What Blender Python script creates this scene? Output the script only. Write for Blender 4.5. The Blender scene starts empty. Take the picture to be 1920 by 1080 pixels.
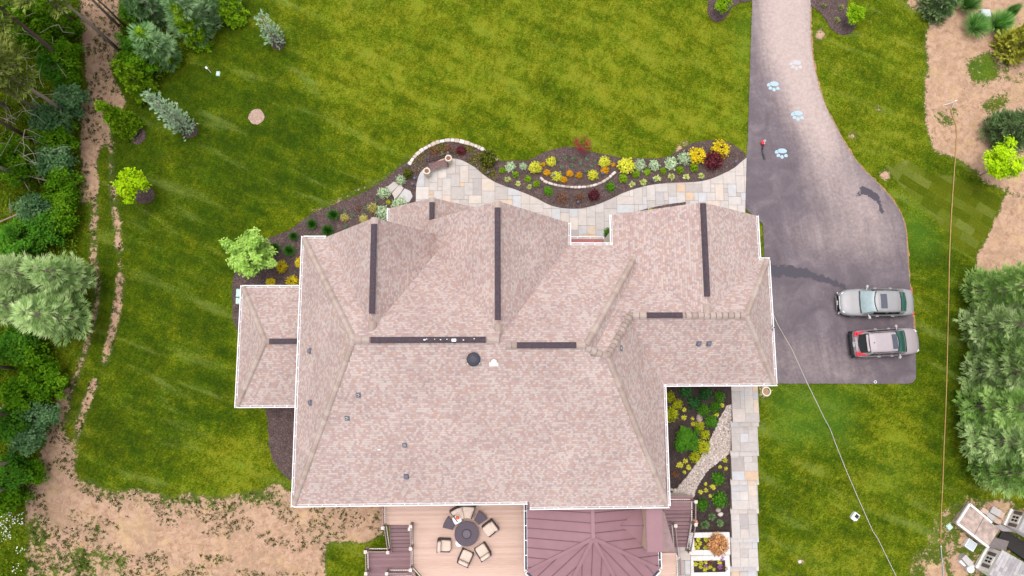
import bpy, math, random
import numpy as np
from mathutils import Vector, Matrix
from mathutils.geometry import delaunay_2d_cdt
R = math.radians
rng = np.random.default_rng(7)
random.seed(7)
SC = bpy.context.scene
COL = SC.collection

# ---------------------------------------------------------------- camera
FPX, CH = 1280.0, 44.0          # focal length in photo pixels, camera height in metres
_d = np.array([-50.0, -180.0, -FPX]); _d /= np.linalg.norm(_d)
_n = np.array([0.0, 1.0, 0.0]) - _d[1]*_d; _n /= np.linalg.norm(_n)
CM = np.array([np.cross(_n, -_d), _n, -_d])          # camera -> world
cam = bpy.data.cameras.new('camera'); cam.sensor_width = 36; cam.lens = 36*FPX/1920
cam.clip_end = 3000; cam.clip_start = 0.5
camo = bpy.data.objects.new('camera', cam); COL.objects.link(camo)
mw = Matrix([list(CM[0])+[0], list(CM[1])+[0], list(CM[2])+[CH], [0, 0, 0, 1]])
camo.matrix_world = mw
SC.camera = camo
# ---------------------------------------------------------------- light: overcast sky and a soft sun
SUN_EL, SUN_AZ = 80, 310        # azimuth clockwise from +y
w = bpy.data.worlds.new('World'); SC.world = w; w.use_nodes = True
nt = w.node_tree; nt.nodes.clear()
sky = nt.nodes.new('ShaderNodeTexSky'); sky.sky_type = 'NISHITA'; sky.sun_disc = False
sky.sun_elevation = R(SUN_EL); sky.sun_rotation = R(SUN_AZ); sky.dust_density = 4; sky.air_density = 1
hs = nt.nodes.new('ShaderNodeHueSaturation'); hs.inputs['Saturation'].default_value = 0.22
bg = nt.nodes.new('ShaderNodeBackground'); bg.inputs[1].default_value = 0.15
wo = nt.nodes.new('ShaderNodeOutputWorld')
nt.links.new(sky.outputs[0], hs.inputs['Color']); nt.links.new(hs.outputs[0], bg.inputs[0]); nt.links.new(bg.outputs[0], wo.inputs[0])
sl = bpy.data.lights.new('sun', 'SUN'); sl.energy = 0.6; sl.angle = R(24); sl.color = (1.0, 0.95, 0.9)
so = bpy.data.objects.new('sun', sl); COL.objects.link(so)
_a = R(SUN_AZ); _e = R(SUN_EL)
sv = Vector((math.sin(_a)*math.cos(_e), math.cos(_a)*math.cos(_e), math.sin(_e)))
so.rotation_euler = sv.to_track_quat('Z', 'Y').to_euler(); so.location = sv*60
SC.view_settings.view_transform = 'Standard'; SC.view_settings.look = 'None'
SC.view_settings.exposure = 0.95; SC.view_settings.gamma = 1
SC.view_settings.use_curve_mapping = False

# ---------------------------------------------------------------- terrain height, pixel -> world
def T(x, y):
    d = np.maximum(0.0, -0.6-np.asarray(y, float))
    return -np.minimum(0.18*d*d/(d+0.3), 2.6)
def G(px, py, z=0.0):
    v = CM @ np.array([(px-960)/FPX, (540-py)/FPX, -1.0]); t = (z-CH)/v[2]
    return Vector((v[0]*t, v[1]*t, z))
def GT(px, py, dz=0.0):
    z = 0.0
    for _ in range(6):
        p = G(px, py, z+dz); z = float(T(p.x, p.y))
    return G(px, py, z+dz)
def PIX(X, Y, Z):
    p = np.stack([X, Y, Z-CH], -1) @ CM
    return 960+FPX*p[..., 0]/-p[..., 2], 540-FPX*p[..., 1]/-p[..., 2]

# ---------------------------------------------------------------- objects
def tag(o, label=None, cat=None, group=None, kind=None):
    if label: o['label'] = label
    if cat: o['category'] = cat
    if group: o['group'] = group
    if kind: o['kind'] = kind
    return o
def empty(name, loc=(0, 0, 0), rz=0.0):
    o = bpy.data.objects.new(name, None); COL.objects.link(o); o.location = loc; o.rotation_euler = (0, 0, rz)
    o.empty_display_size = 0.2
    return o
def link(name, me, parent=None, mats=()):
    for m in mats: me.materials.append(m)
    o = bpy.data.objects.new(name, me); COL.objects.link(o)
    if parent is not None: o.parent = parent
    return o
def copy_tree(o, parent=None):
    c = o.copy(); COL.objects.link(c); c.parent = parent
    for ch in list(o.children): copy_tree(ch, c)
    return c

WORLDP = set()                  # things whose parts are laid out in world coordinates
def world(o): WORLDP.add(o.name); return o
class MB:
    """collects faces, builds ONE mesh object"""
    def __init__(s): s.v = []; s.f = []; s.m = []; s.r = []; s.uv = []
    def add(s, vs, fs, m=0, rnd=None, uv=None):
        b = len(s.v); s.v += [tuple(v) for v in vs]
        for f in fs:
            s.f.append(tuple(b+i for i in f)); s.m.append(m); s.r.append(random.random() if rnd is None else rnd)
    def box(s, c, d, rz=0.0, m=0, rnd=None, M=None, taper=1.0):
        x, y, z = d[0]/2, d[1]/2, d[2]/2
        vs = [Vector((sx*x*(taper if sz > 0 else 1), sy*y*(taper if sz > 0 else 1), sz*z)) for sz in (-1, 1) for sy in (-1, 1) for sx in (-1, 1)]
        mat = M if M is not None else Matrix.Rotation(rz, 3, 'Z')
        vs = [mat @ v + Vector(c) for v in vs]
        s.add(vs, [(0, 2, 3, 1), (4, 5, 7, 6), (0, 1, 5, 4), (2, 6, 7, 3), (0, 4, 6, 2), (1, 3, 7, 5)], m, random.random() if rnd is None else rnd)
    def rbox(s, c, d, r=0.03, rz=0.0, m=0, M=None, n=3):
        """box with rounded vertical corners and a chamfered top"""
        pts = []
        for (sx, sy, a0) in ((1, 1, 0), (-1, 1, 90), (-1, -1, 180), (1, -1, 270)):
            for k in range(n+1):
                a = R(a0+90*k/n); pts.append((sx*(d[0]/2-r)+r*math.cos(a), sy*(d[1]/2-r)+r*math.sin(a)))
        mat = M if M is not None else Matrix.Rotation(rz, 3, 'Z')
        rings = []
        h = d[2]/2; ch = min(r*.6, d[2]*.3)
        for (z, k) in ((-h, 0), (h-ch, 0), (h, ch)):
            rings.append([mat @ Vector((p[0]-k*(1 if p[0] > 0 else -1), p[1]-k*(1 if p[1] > 0 else -1), z)) + Vector(c) for p in pts])
        s.loft(rings, m, cap=True)
    def loft(s, rings, m=0, cap=True, closed=True, rnd=None):
        n = len(rings[0]); vs = [v for r in rings for v in r]; fs = []
        for i in range(len(rings)-1):
            for j in range(n if closed else n-1):
                k = (j+1) % n
                fs.append((i*n+j, i*n+k, (i+1)*n+k, (i+1)*n+j))
        if cap:
            fs.append(tuple(reversed(range(n)))); fs.append(tuple((len(rings)-1)*n+j for j in range(n)))
        s.add(vs, fs, m, random.random() if rnd is None else rnd)
    def tube(s, pts, rad, n=6, m=0, rnd=None):
        pts = [Vector(p) for p in pts]; rings = []
        for i, p in enumerate(pts):
            t = (pts[min(i+1, len(pts)-1)]-pts[max(i-1, 0)]).normalized()
            a = t.cross(Vector((0, 0, 1)) if abs(t.z) < .95 else Vector((1, 0, 0))).normalized(); b = t.cross(a)
            r = rad[i] if hasattr(rad, '__len__') else rad
            rings.append([p+a*r*math.cos(2*math.pi*k/n)+b*r*math.sin(2*math.pi*k/n) for k in range(n)])
        s.loft(rings, m, rnd=rnd)
    def bar(s, a, b, w, h, m=0, rnd=None):
        a = Vector(a); b = Vector(b); t = (b-a); L = t.length; t.normalize()
        u = Vector((0, 0, 1)).cross(t)
        u = u.normalized() if u.length > 1e-4 else Vector((1, 0, 0))
        v = t.cross(u); s.box((a+b)/2, (L, w, h), m=m, rnd=rnd, M=Matrix((t, u, v)).transposed())
    def lathe(s, c, prof, n=16, m=0, cap=True):
        s.loft([[Vector((c[0]+r*math.cos(2*math.pi*k/n), c[1]+r*math.sin(2*math.pi*k/n), c[2]+z)) for k in range(n)] for r, z in prof], m, cap)
    def prism(s, poly, z0, z1, m=0, rnd=None):
        n = len(poly)
        vs = [(p[0], p[1], z0) for p in poly]+[(p[0], p[1], z1) for p in poly]
        s.add(vs, [tuple(reversed(range(n))), tuple(range(n, 2*n))]+[(i, (i+1) % n, n+(i+1) % n, n+i) for i in range(n)], m, random.random() if rnd is None else rnd)
    def build(s, name, mats, parent=None, smooth=False, uv=False, origin=None):
        if not isinstance(mats, (list, tuple)): mats = [mats]
        v = np.array(s.v, float)
        if origin is None and parent is not None:
            q = parent
            while q.parent is not None: q = q.parent
            origin = q.location.copy() if q.name in WORLDP else None
        if origin is not None: v = v-np.array(origin)
        me = bpy.data.meshes.new(name); me.from_pydata(v.tolist(), [], s.f)
        me.polygons.foreach_set('material_index', s.m)
        at = me.attributes.new('rnd', 'FLOAT', 'FACE'); at.data.foreach_set('value', s.r)
        if uv: slope_uv(me)
        if smooth: me.polygons.foreach_set('use_smooth', [True]*len(s.f))
        me.update()
        o = link(name, me, parent, mats)
        if origin is not None and parent is None: o.location = origin
        return o
def slope_uv(me):
    """u along the level line of each face, v up its slope, in metres"""
    ul = me.uv_layers.new(name='UVMap'); me.update()
    for p in me.polygons:
        n = p.normal; u = Vector((0, 0, 1)).cross(n)
        u = u.normalized() if u.length > 1e-3 else Vector((1, 0, 0))
        v = n.cross(u)
        for li in p.loop_indices:
            c = me.vertices[me.loops[li].vertex_index].co
            ul.data[li].uv = (c.dot(u), c.dot(v))

# ---------------------------------------------------------------- materials
def newmat(name):
    m = bpy.data.materials.new(name); m.use_nodes = True; t = m.node_tree
    b = t.nodes['Principled BSDF']; b.inputs['Specular IOR Level'].default_value = 0.3
    return m, t, b
def nd(t, typ, **kw):
    n = t.nodes.new(typ)
    for k, v in kw.items():
        if k.startswith('i_'):
            k = k[2:]; n.inputs[int(k) if k.isdigit() else k].default_value = v
        else: setattr(n, k, v)
    return n
def ramp(t, stops, interp='LINEAR'):
    r = t.nodes.new('ShaderNodeValToRGB'); r.color_ramp.interpolation = interp
    e = r.color_ramp.elements
    while len(e) < len(stops): e.new(0.5)
    for i, (p, c) in enumerate(stops):
        e[i].position = p; e[i].color = (*c, 1) if hasattr(c, '__len__') else (c, c, c, 1)
    return r
def noise(t, co, scale, detail=4, rough=.55, dist=0.0):
    n = nd(t, 'ShaderNodeTexNoise'); n.inputs['Scale'].default_value = scale; n.inputs['Detail'].default_value = detail
    n.inputs['Roughness'].default_value = rough; n.inputs['Distortion'].default_value = dist
    if co is not None: t.links.new(co, n.inputs['Vector'])
    return n.outputs['Fac']
def mixc(t, fac, a, b, mode='MIX'):
    m = nd(t, 'ShaderNodeMix', data_type='RGBA', blend_type=mode)
    for s, v in ((m.inputs[0], fac), (m.inputs[6], a), (m.inputs[7], b)):
        if hasattr(v, 'is_output'): t.links.new(v, s)
        elif hasattr(v, '__len__'): s.default_value = (*v[:3], 1)
        else: s.default_value = v
    return m.outputs[2]
def mth(t, op, a, b=0.0, clamp=False):
    m = nd(t, 'ShaderNodeMath', operation=op, use_clamp=clamp)
    for s, v in ((m.inputs[0], a), (m.inputs[1], b)):
        if hasattr(v, 'is_output'): t.links.new(v, s)
        else: s.default_value = v
    return m.outputs[0]
def smooth(t, x, a, b):
    m = nd(t, 'ShaderNodeMapRange', interpolation_type='SMOOTHSTEP'); m.inputs['From Min'].default_value = a; m.inputs['From Max'].default_value = b
    t.links.new(x, m.inputs['Value']); return m.outputs[0]
def coords(t, which='Object', scale=None, rz=0.0):
    c = nd(t, 'ShaderNodeTexCoord').outputs[which]
    if rz:
        mp = nd(t, 'ShaderNodeMapping'); mp.inputs['Rotation'].default_value = (0, 0, rz); t.links.new(c, mp.inputs['Vector']); c = mp.outputs[0]
    if scale is not None:
        mp = nd(t, 'ShaderNodeMapping'); mp.inputs['Scale'].default_value = scale; t.links.new(c, mp.inputs['Vector']); c = mp.outputs[0]
    return c
def bump(t, b, h, strength=.4, dist=.03):
    n = nd(t, 'ShaderNodeBump'); n.inputs['Strength'].default_value = strength; n.inputs['Distance'].default_value = dist
    t.links.new(h, n.inputs['Height']); t.links.new(n.outputs[0], b.inputs['Normal'])
def attr(t, name, out='Fac'):
    return nd(t, 'ShaderNodeAttribute', attribute_name=name).outputs[out]
def plain(name, col, rough=.6, var=.12, scale=6.0, metal=0.0, spec=.3, bmp=0.0, coat=0.0):
    """one colour with a little dirt and unevenness"""
    m, t, b = newmat(name); co = coords(t)
    f = noise(t, co, scale, 5, .6); dk = [c*(1-var) for c in col]; lt = [min(1, c*(1+var)) for c in col]
    r = ramp(t, [(.3, dk), (.7, lt)]); t.links.new(f, r.inputs[0]); t.links.new(r.outputs[0], b.inputs['Base Color'])
    b.inputs['Roughness'].default_value = rough; b.inputs['Metallic'].default_value = metal; b.inputs['Specular IOR Level'].default_value = spec
    b.inputs['Coat Weight'].default_value = coat; b.inputs['Coat Roughness'].default_value = .05
    if bmp: bump(t, b, noise(t, co, scale*6, 4), bmp, .02)
    return m
def perface(name, stops, rough=.8, nscale=4.0, nvar=.25, bmp=.2):
    """colour picked per face (stones, boards) from the rnd attribute"""
    m, t, b = newmat(name); r = ramp(t, stops); t.links.new(attr(t, 'rnd'), r.inputs[0])
    co = coords(t); f = noise(t, co, nscale, 6, .65, .4)
    g = ramp(t, [(.25, 1-nvar), (.75, 1.0)]); t.links.new(f, g.inputs[0])
    t.links.new(mixc(t, 1.0, r.outputs[0], g.outputs[0], 'MULTIPLY'), b.inputs['Base Color'])
    b.inputs['Roughness'].default_value = rough
    if bmp: bump(t, b, f, bmp, .02)
    return m
def leafmat(name, stops, trans=.25, clump=.5):
    """leaf colour from the rnd attribute plus large soft clumps"""
    m, t, b = newmat(name); t.nodes.remove(b)
    r = ramp(t, stops); t.links.new(attr(t, 'rnd'), r.inputs[0])
    oi = nd(t, 'ShaderNodeObjectInfo').outputs['Random']
    v = mth(t, 'ADD', mth(t, 'MULTIPLY', oi, .3), .85)
    c = mixc(t, 1.0, r.outputs[0], v, 'MULTIPLY')
    if clump:
        g = ramp(t, [(.35, 1-clump*.5), (.65, 1+clump*.1)]); t.links.new(noise(t, coords(t), 1.6, 2), g.inputs[0])
        c = mixc(t, 1.0, c, g.outputs[0], 'MULTIPLY')
    df = nd(t, 'ShaderNodeBsdfDiffuse'); tr = nd(t, 'ShaderNodeBsdfTranslucent'); mx = nd(t, 'ShaderNodeMixShader'); mx.inputs[0].default_value = trans
    t.links.new(c, df.inputs[0]); t.links.new(c, tr.inputs[0]); t.links.new(df.outputs[0], mx.inputs[1]); t.links.new(tr.outputs[0], mx.inputs[2])
    t.links.new(mx.outputs[0], t.nodes['Material Output'].inputs[0])
    return m

# ---------------------------------------------------------------- polygons laid out on the ground plan
def inside(px, py, poly):
    r = np.zeros(np.shape(px), bool); n = len(poly)
    for i in range(n):
        x1, y1 = poly[i][:2]; x2, y2 = poly[(i+1) % n][:2]
        if y1 == y2: continue
        c = ((y1 > py) != (y2 > py)) & (px < (x2-x1)*(py-y1)/(y2-y1)+x1); r ^= c
    return r
def catmull(P, closed=True, n=5):
    P = [np.array(p, float) for p in P]; N = len(P); out = []
    for i in range(N if closed else N-1):
        g = lambda k: P[k % N] if closed else P[min(max(k, 0), N-1)]
        p0, p1, p2, p3 = g(i-1), g(i), g(i+1), g(i+2)
        for k in range(n):
            t = k/n
            out.append(.5*((2*p1)+(-p0+p2)*t+(2*p0-5*p1+4*p2-p3)*t*t+(-p0+3*p1-3*p2+p3)*t**3))
    if not closed: out.append(P[-1])
    return out
def ground_poly(pxs, dz=0.0): return [tuple(GT(p[0], p[1], dz)[:2]) for p in pxs]
def sheet(name, poly, dz, mat, step=.5, edge=.25, jag=0.0, kind='structure', zf=T, parent=None, attrs=None, skirt=.0):
    """a sheet following the terrain dz above it; the outline is cut fine and roughened a little"""
    bd = []
    for i in range(len(poly)):
        a = np.array(poly[i]); b = np.array(poly[(i+1) % len(poly)]); L = np.linalg.norm(b-a); k = max(1, int(L/edge))
        for j in range(k): bd.append(a+(b-a)*j/k+(rng.normal(0, jag, 2) if jag else 0))
    bd = np.array(bd); lo = bd.min(0); hi = bd.max(0)
    gx, gy = np.meshgrid(np.arange(lo[0], hi[0], step), np.arange(lo[1], hi[1], step)); gx = gx.ravel(); gy = gy.ravel()
    k = inside(gx, gy, bd); gx = gx[k]; gy = gy[k]
    pts = [Vector(p) for p in bd]+[Vector((x, y)) for x, y in zip(gx, gy)]
    n = len(bd)
    r = delaunay_2d_cdt(pts, [(i, (i+1) % n) for i in range(n)], [], 1, 1e-4)
    V = np.array([tuple(p) for p in r[0]]); Z = zf(V[:, 0], V[:, 1])+dz
    v3 = np.column_stack([V, Z]); fs = []
    for f in r[2]:
        a, b, c = (V[i] for i in f[:3])
        if (b[0]-a[0])*(c[1]-a[1])-(b[1]-a[1])*(c[0]-a[0]) < 0: f = list(reversed(f))
        fs.append(tuple(f))
    cc = np.array([(V[f[0]]+V[f[1]]+V[f[2]])/3 for f in fs]); ok = inside(cc[:, 0], cc[:, 1], bd); fs = [f for f, k_ in zip(fs, ok) if k_]
    me = bpy.data.meshes.new(name); me.from_pydata(v3.tolist(), [], fs)
    if attrs:
        for an, fn in attrs.items():
            a = me.attributes.new(an, 'FLOAT', 'POINT'); a.data.foreach_set('value', np.asarray(fn(V[:, 0], V[:, 1], Z), np.float32))
    me.update(); o = link(name, me, parent, [mat])
    if kind: o['kind'] = kind
    return o
def raster(items, blur=4, s=4.0):
    """soft mask over the ground plan: [(polygon, value)] painted in order, then blurred; returns a sampler"""
    mg = int(160/s); H = int(1080/s); W = int(1920/s); A = np.zeros((H+2*mg, W+2*mg), np.float32)       # with a margin round the seen ground
    yy, xx = np.mgrid[0:H+2*mg, 0:W+2*mg]; X = (xx-mg)*s; Y = (yy-mg)*s
    for poly, val in items:
        k = inside(X, Y, poly); A[k] = val
    for _ in range(2):
        for ax in (0, 1):
            if blur > 0:
                c = np.cumsum(np.pad(A, [(blur+1, blur) if a == ax else (0, 0) for a in (0, 1)], mode='edge'), axis=ax)
                w_ = 2*blur+1
                A = (np.take(c, range(w_, c.shape[ax]), axis=ax)-np.take(c, range(0, c.shape[ax]-w_), axis=ax))/w_
    def f(x, y, z):
        u, v = PIX(np.asarray(x, float), np.asarray(y, float), np.asarray(z, float))
        a = np.clip(u/s+mg, 0, A.shape[1]-1.01); b = np.clip(v/s+mg, 0, A.shape[0]-1.01)
        i = a.astype(int); j = b.astype(int); fa = a-i; fb = b-j
        return (A[j, i]*(1-fa)*(1-fb)+A[j, i+1]*fa*(1-fb)+A[j+1, i]*(1-fa)*fb+A[j+1, i+1]*fa*fb)
    return f
def stroke(pts, w):
    """polygon of a band along pts"""
    P = np.array(pts, float); L = []; Rr = []
    for i in range(len(P)):
        t = P[min(i+1, len(P)-1)]-P[max(i-1, 0)]; t = t/np.linalg.norm(t); nn = np.array([-t[1], t[0]])
        ww = w[i] if hasattr(w, '__len__') else w
        L.append(P[i]+nn*ww/2); Rr.append(P[i]-nn*ww/2)
    return [tuple(p) for p in L+Rr[::-1]]
# ================================================================ THE SETTING
def ground_material():
    m, t, b = newmat('lawn_and_soil'); co = coords(t)
    dirt = attr(t, 'dirt'); tone = attr(t, 'tone'); sod = attr(t, 'sod'); lush = attr(t, 'lush')
    fine = noise(t, co, 9.0, 6, .72); mid = noise(t, co, 1.3, 5, .6, .5); big = noise(t, co, .32, 3, .5)
    tuft = noise(t, coords(t, scale=(1, .55, 1), rz=.5), 4.2, 5, .7)
    streak = noise(t, coords(t, scale=(.22, 1.15, 1), rz=R(24)), .85, 4, .55, .3)
    g = mth(t, 'ADD', mth(t, 'MULTIPLY', mid, .34), mth(t, 'MULTIPLY', big, .26))
    g = mth(t, 'ADD', g, mth(t, 'MULTIPLY', streak, .32)); g = mth(t, 'ADD', g, mth(t, 'MULTIPLY', tuft, .34))
    g = mth(t, 'ADD', g, mth(t, 'MULTIPLY', fine, .42))
    g = mth(t, 'ADD', g, mth(t, 'MULTIPLY', tone, .115))
    g = mth(t, 'ADD', g, mth(t, 'MULTIPLY', mth(t, 'SUBTRACT', noise(t, coords(t, scale=(1, .4, 1), rz=R(60)), 17, 3, .8), .5), .62))
    g = mth(t, 'ADD', mth(t, 'MULTIPLY', mth(t, 'SUBTRACT', g, .84), 1.55), .775)
    r = ramp(t, [(.50, (.018, .042, .0008)), (.70, (.041, .072, .0010)), (.84, (.077, .110, .0018)), (1.0, (.150, .184, .010))])
    t.links.new(g, r.inputs[0]); grass = r.outputs[0]
    hv = ramp(t, [(.3, (.84, 1.0, 1)), (.7, (1.30, .97, 1))]); t.links.new(mth(t, 'ADD', mth(t, 'MULTIPLY', noise(t, co, 11, 3, .7), .5), mth(t, 'MULTIPLY', noise(t, co, .7, 4, .6), .5)), hv.inputs[0]); grass = mixc(t, 1, grass, hv.outputs[0], 'MULTIPLY')
    # pale, worn, slightly blue-green mowing streaks and yellow dry spots
    pale = smooth(t, mth(t, 'ADD', mth(t, 'MULTIPLY', streak, .75), mth(t, 'MULTIPLY', fine, .25)), .52, .70)
    grass = mixc(t, mth(t, 'MULTIPLY', mth(t, 'MULTIPLY', pale, .62), mth(t, 'SUBTRACT', 1.0, mth(t, 'MULTIPLY', smooth(t, tone, -.1, .35), .7))), grass, (.118, .160, .032))
    yel = smooth(t, mth(t, 'ADD', noise(t, co, 2.1, 6, .75), mth(t, 'MULTIPLY', tone, .12)), .60, .74)
    grass = mixc(t, mth(t, 'MULTIPLY', yel, .6), grass, (.21, .19, .012))
    grass = mixc(t, mth(t, 'MULTIPLY', lush, .8), grass, mixc(t, fine, (.03, .10, .005), (.08, .17, .02)))
    # turf squares newly laid
    bt = nd(t, 'ShaderNodeTexBrick', offset=.5); bt.inputs['Scale'].default_value = 1; bt.inputs['Brick Width'].default_value = 1.35; bt.inputs['Row Height'].default_value = .62
    bt.inputs['Mortar Size'].default_value = .012; bt.inputs['Color1'].default_value = (0, 0, 0, 1); bt.inputs['Color2'].default_value = (1, 1, 1, 1); bt.inputs['Mortar'].default_value = (.5, .5, .5, 1)
    t.links.new(coords(t, rz=R(33)), bt.inputs['Vector'])
    sq = ramp(t, [(.0, (.055, .08, .002)), (.55, (.088, .104, .004)), (.8, (.10, .125, .010)), (1, (.15, .17, .035))]); t.links.new(bt.outputs['Color'], sq.inputs[0])
    sqc = mixc(t, .85, sq.outputs[0], mixc(t, fine, (.35, .35, .35), (1.35, 1.35, 1.35)), 'MULTIPLY')
    grass = mixc(t, sod, grass, sqc)
    # bare soil, straw and the weeds that break it up
    s1 = noise(t, co, 2.6, 6, .7, .6); s2 = noise(t, co, 14, 4, .7)
    sr = ramp(t, [(.28, (.22, .13, .078)), (.44, (.35, .215, .142)), (.58, (.44, .285, .20)), (.75, (.46, .31, .195))]); t.links.new(s1, sr.inputs[0])
    soil = mixc(t, 1.0, sr.outputs[0], mixc(t, s2, (.78, .78, .78), (1.12, 1.12, 1.12)), 'MULTIPLY')
    soil = mixc(t, mth(t, 'MULTIPLY', smooth(t, noise(t, co, .9, 5, .65), .48, .72), .55), soil, (.47, .33, .16))
    soil = mixc(t, mth(t, 'MULTIPLY', smooth(t, noise(t, co, .55, 6, .7, .8), .46, .66), .6), soil, mixc(t, s2, (.22, .14, .085), (.36, .245, .165)))
    peb = smooth(t, noise(t, co, 21, 2, .5), .66, .74); soil = mixc(t, mth(t, 'MULTIPLY', peb, .4), soil, (.58, .45, .35))
    brk = mth(t, 'ADD', mth(t, 'ADD', mth(t, 'MULTIPLY', noise(t, co, 3.4, 5, .68), .55), mth(t, 'MULTIPLY', noise(t, co, .8, 3), .35)), mth(t, 'MULTIPLY', noise(t, co, 10, 3, .7), .30))
    lim = mth(t, 'SUBTRACT', dirt, mth(t, 'ADD', mth(t, 'MULTIPLY', mth(t, 'SUBTRACT', brk, .6), 2.3), .5))
    fac = smooth(t, lim, -.10, .10)
    wgr = mixc(t, fine, (.035, .06, .008), (.095, .12, .025))
    grass = mixc(t, mth(t, 'MULTIPLY', smooth(t, dirt, .15, .5), .75), grass, wgr)
    c = mixc(t, fac, grass, soil)
    t.links.new(c, b.inputs['Base Color']); b.inputs['Roughness'].default_value = .95; b.inputs['Specular IOR Level'].default_value = .08
    bump(t, b, mth(t, 'ADD', fine, mth(t, 'MULTIPLY', tuft, .6)), .55, .05)
    return m
DIRT = [
 ([(145,-160),(205,-160),(222,0),(225,55),(228,100),(205,128),(222,165),(238,192),(218,222),(196,250),(182,300),(183,420),(174,425),(165,330),(152,330),(150,240),(152,200),(165,170),(158,120),(150,40)], .86),
 ([(196,235),(214,240),(206,268),(190,270)], .7),
 ([(146,330),(166,335),(160,392),(148,380)], .6),
 ([(206,266),(213,266),(210,318),(203,316)], .95), ([(205,345),(222,350),(217,368),(206,365)], .95),
 (stroke([(208,300),(210,345),(215,400),(219,420),(223,472)], [9,8,11,11,13]), .86), (stroke([(222,472),(226,512)], 9), .5), (stroke([(227,512),(221,570),(209,630),(194,685)], [13,14,14,11]), .93), (stroke([(181,710),(165,745),(148,795),(142,830)], [13,15,14,12]), .9),
 (stroke([(172,415),(176,450),(174,480),(182,520),(180,580),(170,620)], 15), .66), (stroke([(168,625),(160,655),(150,685),(140,715),(116,760)], 13), .7),
 (stroke([(285,395),(272,400),(262,392)], 7), .8),
 ([(112,735),(140,725),(120,800),(135,850),(135,890),(150,915),(200,930),(250,920),(300,935),(350,925),(420,930),(480,918),(520,905),(550,925),(556,945),(723,945),(723,1000),(690,1016),(612,1018),(612,1240),(60,1240),(62,1040),(48,985),(48,930),(60,880),(85,830),(98,775)], .86),
 (stroke([(150,905),(200,935),(260,932),(330,948),(420,945),(500,930),(560,940)], 34), .52), (stroke([(330,965),(450,955),(560,962)], 16), .66), ([(135,815),(147,815),(146,890),(160,925),(135,900)], .35),
 ([(70,880),(120,870),(160,920),(240,965),(330,985),(450,1010),(560,1030),(610,1010),(612,1080),(520,1080),(400,1060),(280,1030),(180,1000),(90,990)], 1.0),
 ([(45,1030),(240,1030),(275,1240),(40,1240)], .52), ([(48,960),(80,955),(90,1030),(50,1040)], .45), ([(105,735),(142,722),(122,800),(120,880),(90,880),(85,820)], .68), ([(70,985),(110,990),(100,1010),(70,1010)], .5),
 ([(130,960),(190,975),(240,1005),(170,1010)], .62), ([(330,1050),(430,1045),(420,1110),(330,1110)], .68),
 ([(1745,28),(1790,25),(1805,-60),(1980,-60),(1980,350),(1900,362),(1852,345),(1800,300),(1752,285),(1735,230),(1733,170),(1740,112),(1731,90)], .8),
 ([(1810,110),(1865,95),(1870,150),(1825,165)], .25), ([(1835,195),(1890,170),(1895,195),(1850,220)], .35), ([(1800,200),(1760,200),(1752,225),(1790,250)], .5), ([(1868,100),(1905,110),(1900,160),(1870,160)], .55), ([(1870,380),(1890,360),(1980,345),(1980,400),(1885,372)], .55),
 ([(1884,372),(1990,395),(1990,520),(1830,510),(1832,478),(1860,430)], 1.0),
 ([(1335*0+1536,50),(1548,55),(1545,75),(1524,74)], .85), ([(1540,80),(1546,78),(1540,72)], .8),
 (stroke([(1552,105),(1562,130),(1588,162),(1610,178)], 5), .62), (stroke([(1636,200),(1652,205),(1664,214)], 7), .95), (stroke([(1665,225),(1690,240),(1708,255)], 3), .55),
 ([(1652,322),(1665,318),(1672,330),(1663,337),(1650,332)], .97), ([(1588,245),(1608,246),(1610,262),(1600,268)], .8), ([(1602,253),(1612,255),(1615,300),(1604,290)], .0),
 (stroke([(1650,330),(1690,360),(1722,385),(1745,400)], 4), .5), (stroke([(1752,400),(1768,420),(1790,450),(1812,468)], 4), .55),
 ([(1745,985),(1760,960),(1790,935),(1830,930),(1900,945),(1990,960),(1990,1240),(1690,1240),(1700,1050),(1735,1020)], .36),
 ([(1745,1062),(1770,1060),(1778,1120),(1740,1120)], 1.0), ([(1783,1045),(1800,1042),(1815,1075),(1800,1100)], .97), ([(1802,1004),(1816,1004),(1814,1016),(1803,1016)], 1.0), ([(1778,1020),(1790,1022),(1785,1035),(1775,1030)], .9), ([(1810,955),(1820,945),(1900,930),(1900,1000),(1830,965)], .6),
 ([(1424,724),(1443,724),(1445,748),(1428,745)], .95), ([(1495,1046),(1512,1048),(1508,1060),(1498,1058)], .85),
 (stroke([(575,402),(640,372),(712,338),(748,312),(770,288)], 7), .75), (stroke([(948,298),(985,300)], 5), .7), (stroke([(1258,292),(1282,272),(1296,264)], 9), .8),
 (stroke([(440,545),(440,610),(447,640)], 6), .7), (stroke([(508,860),(530,890),(552,905)], 7), .7), ([(1690,-40),(1760,-40),(1745,30),(1700,15)], .62), ([(1600,1010),(1650,1000),(1700,1080),(1640,1080)], .0),
]
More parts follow.
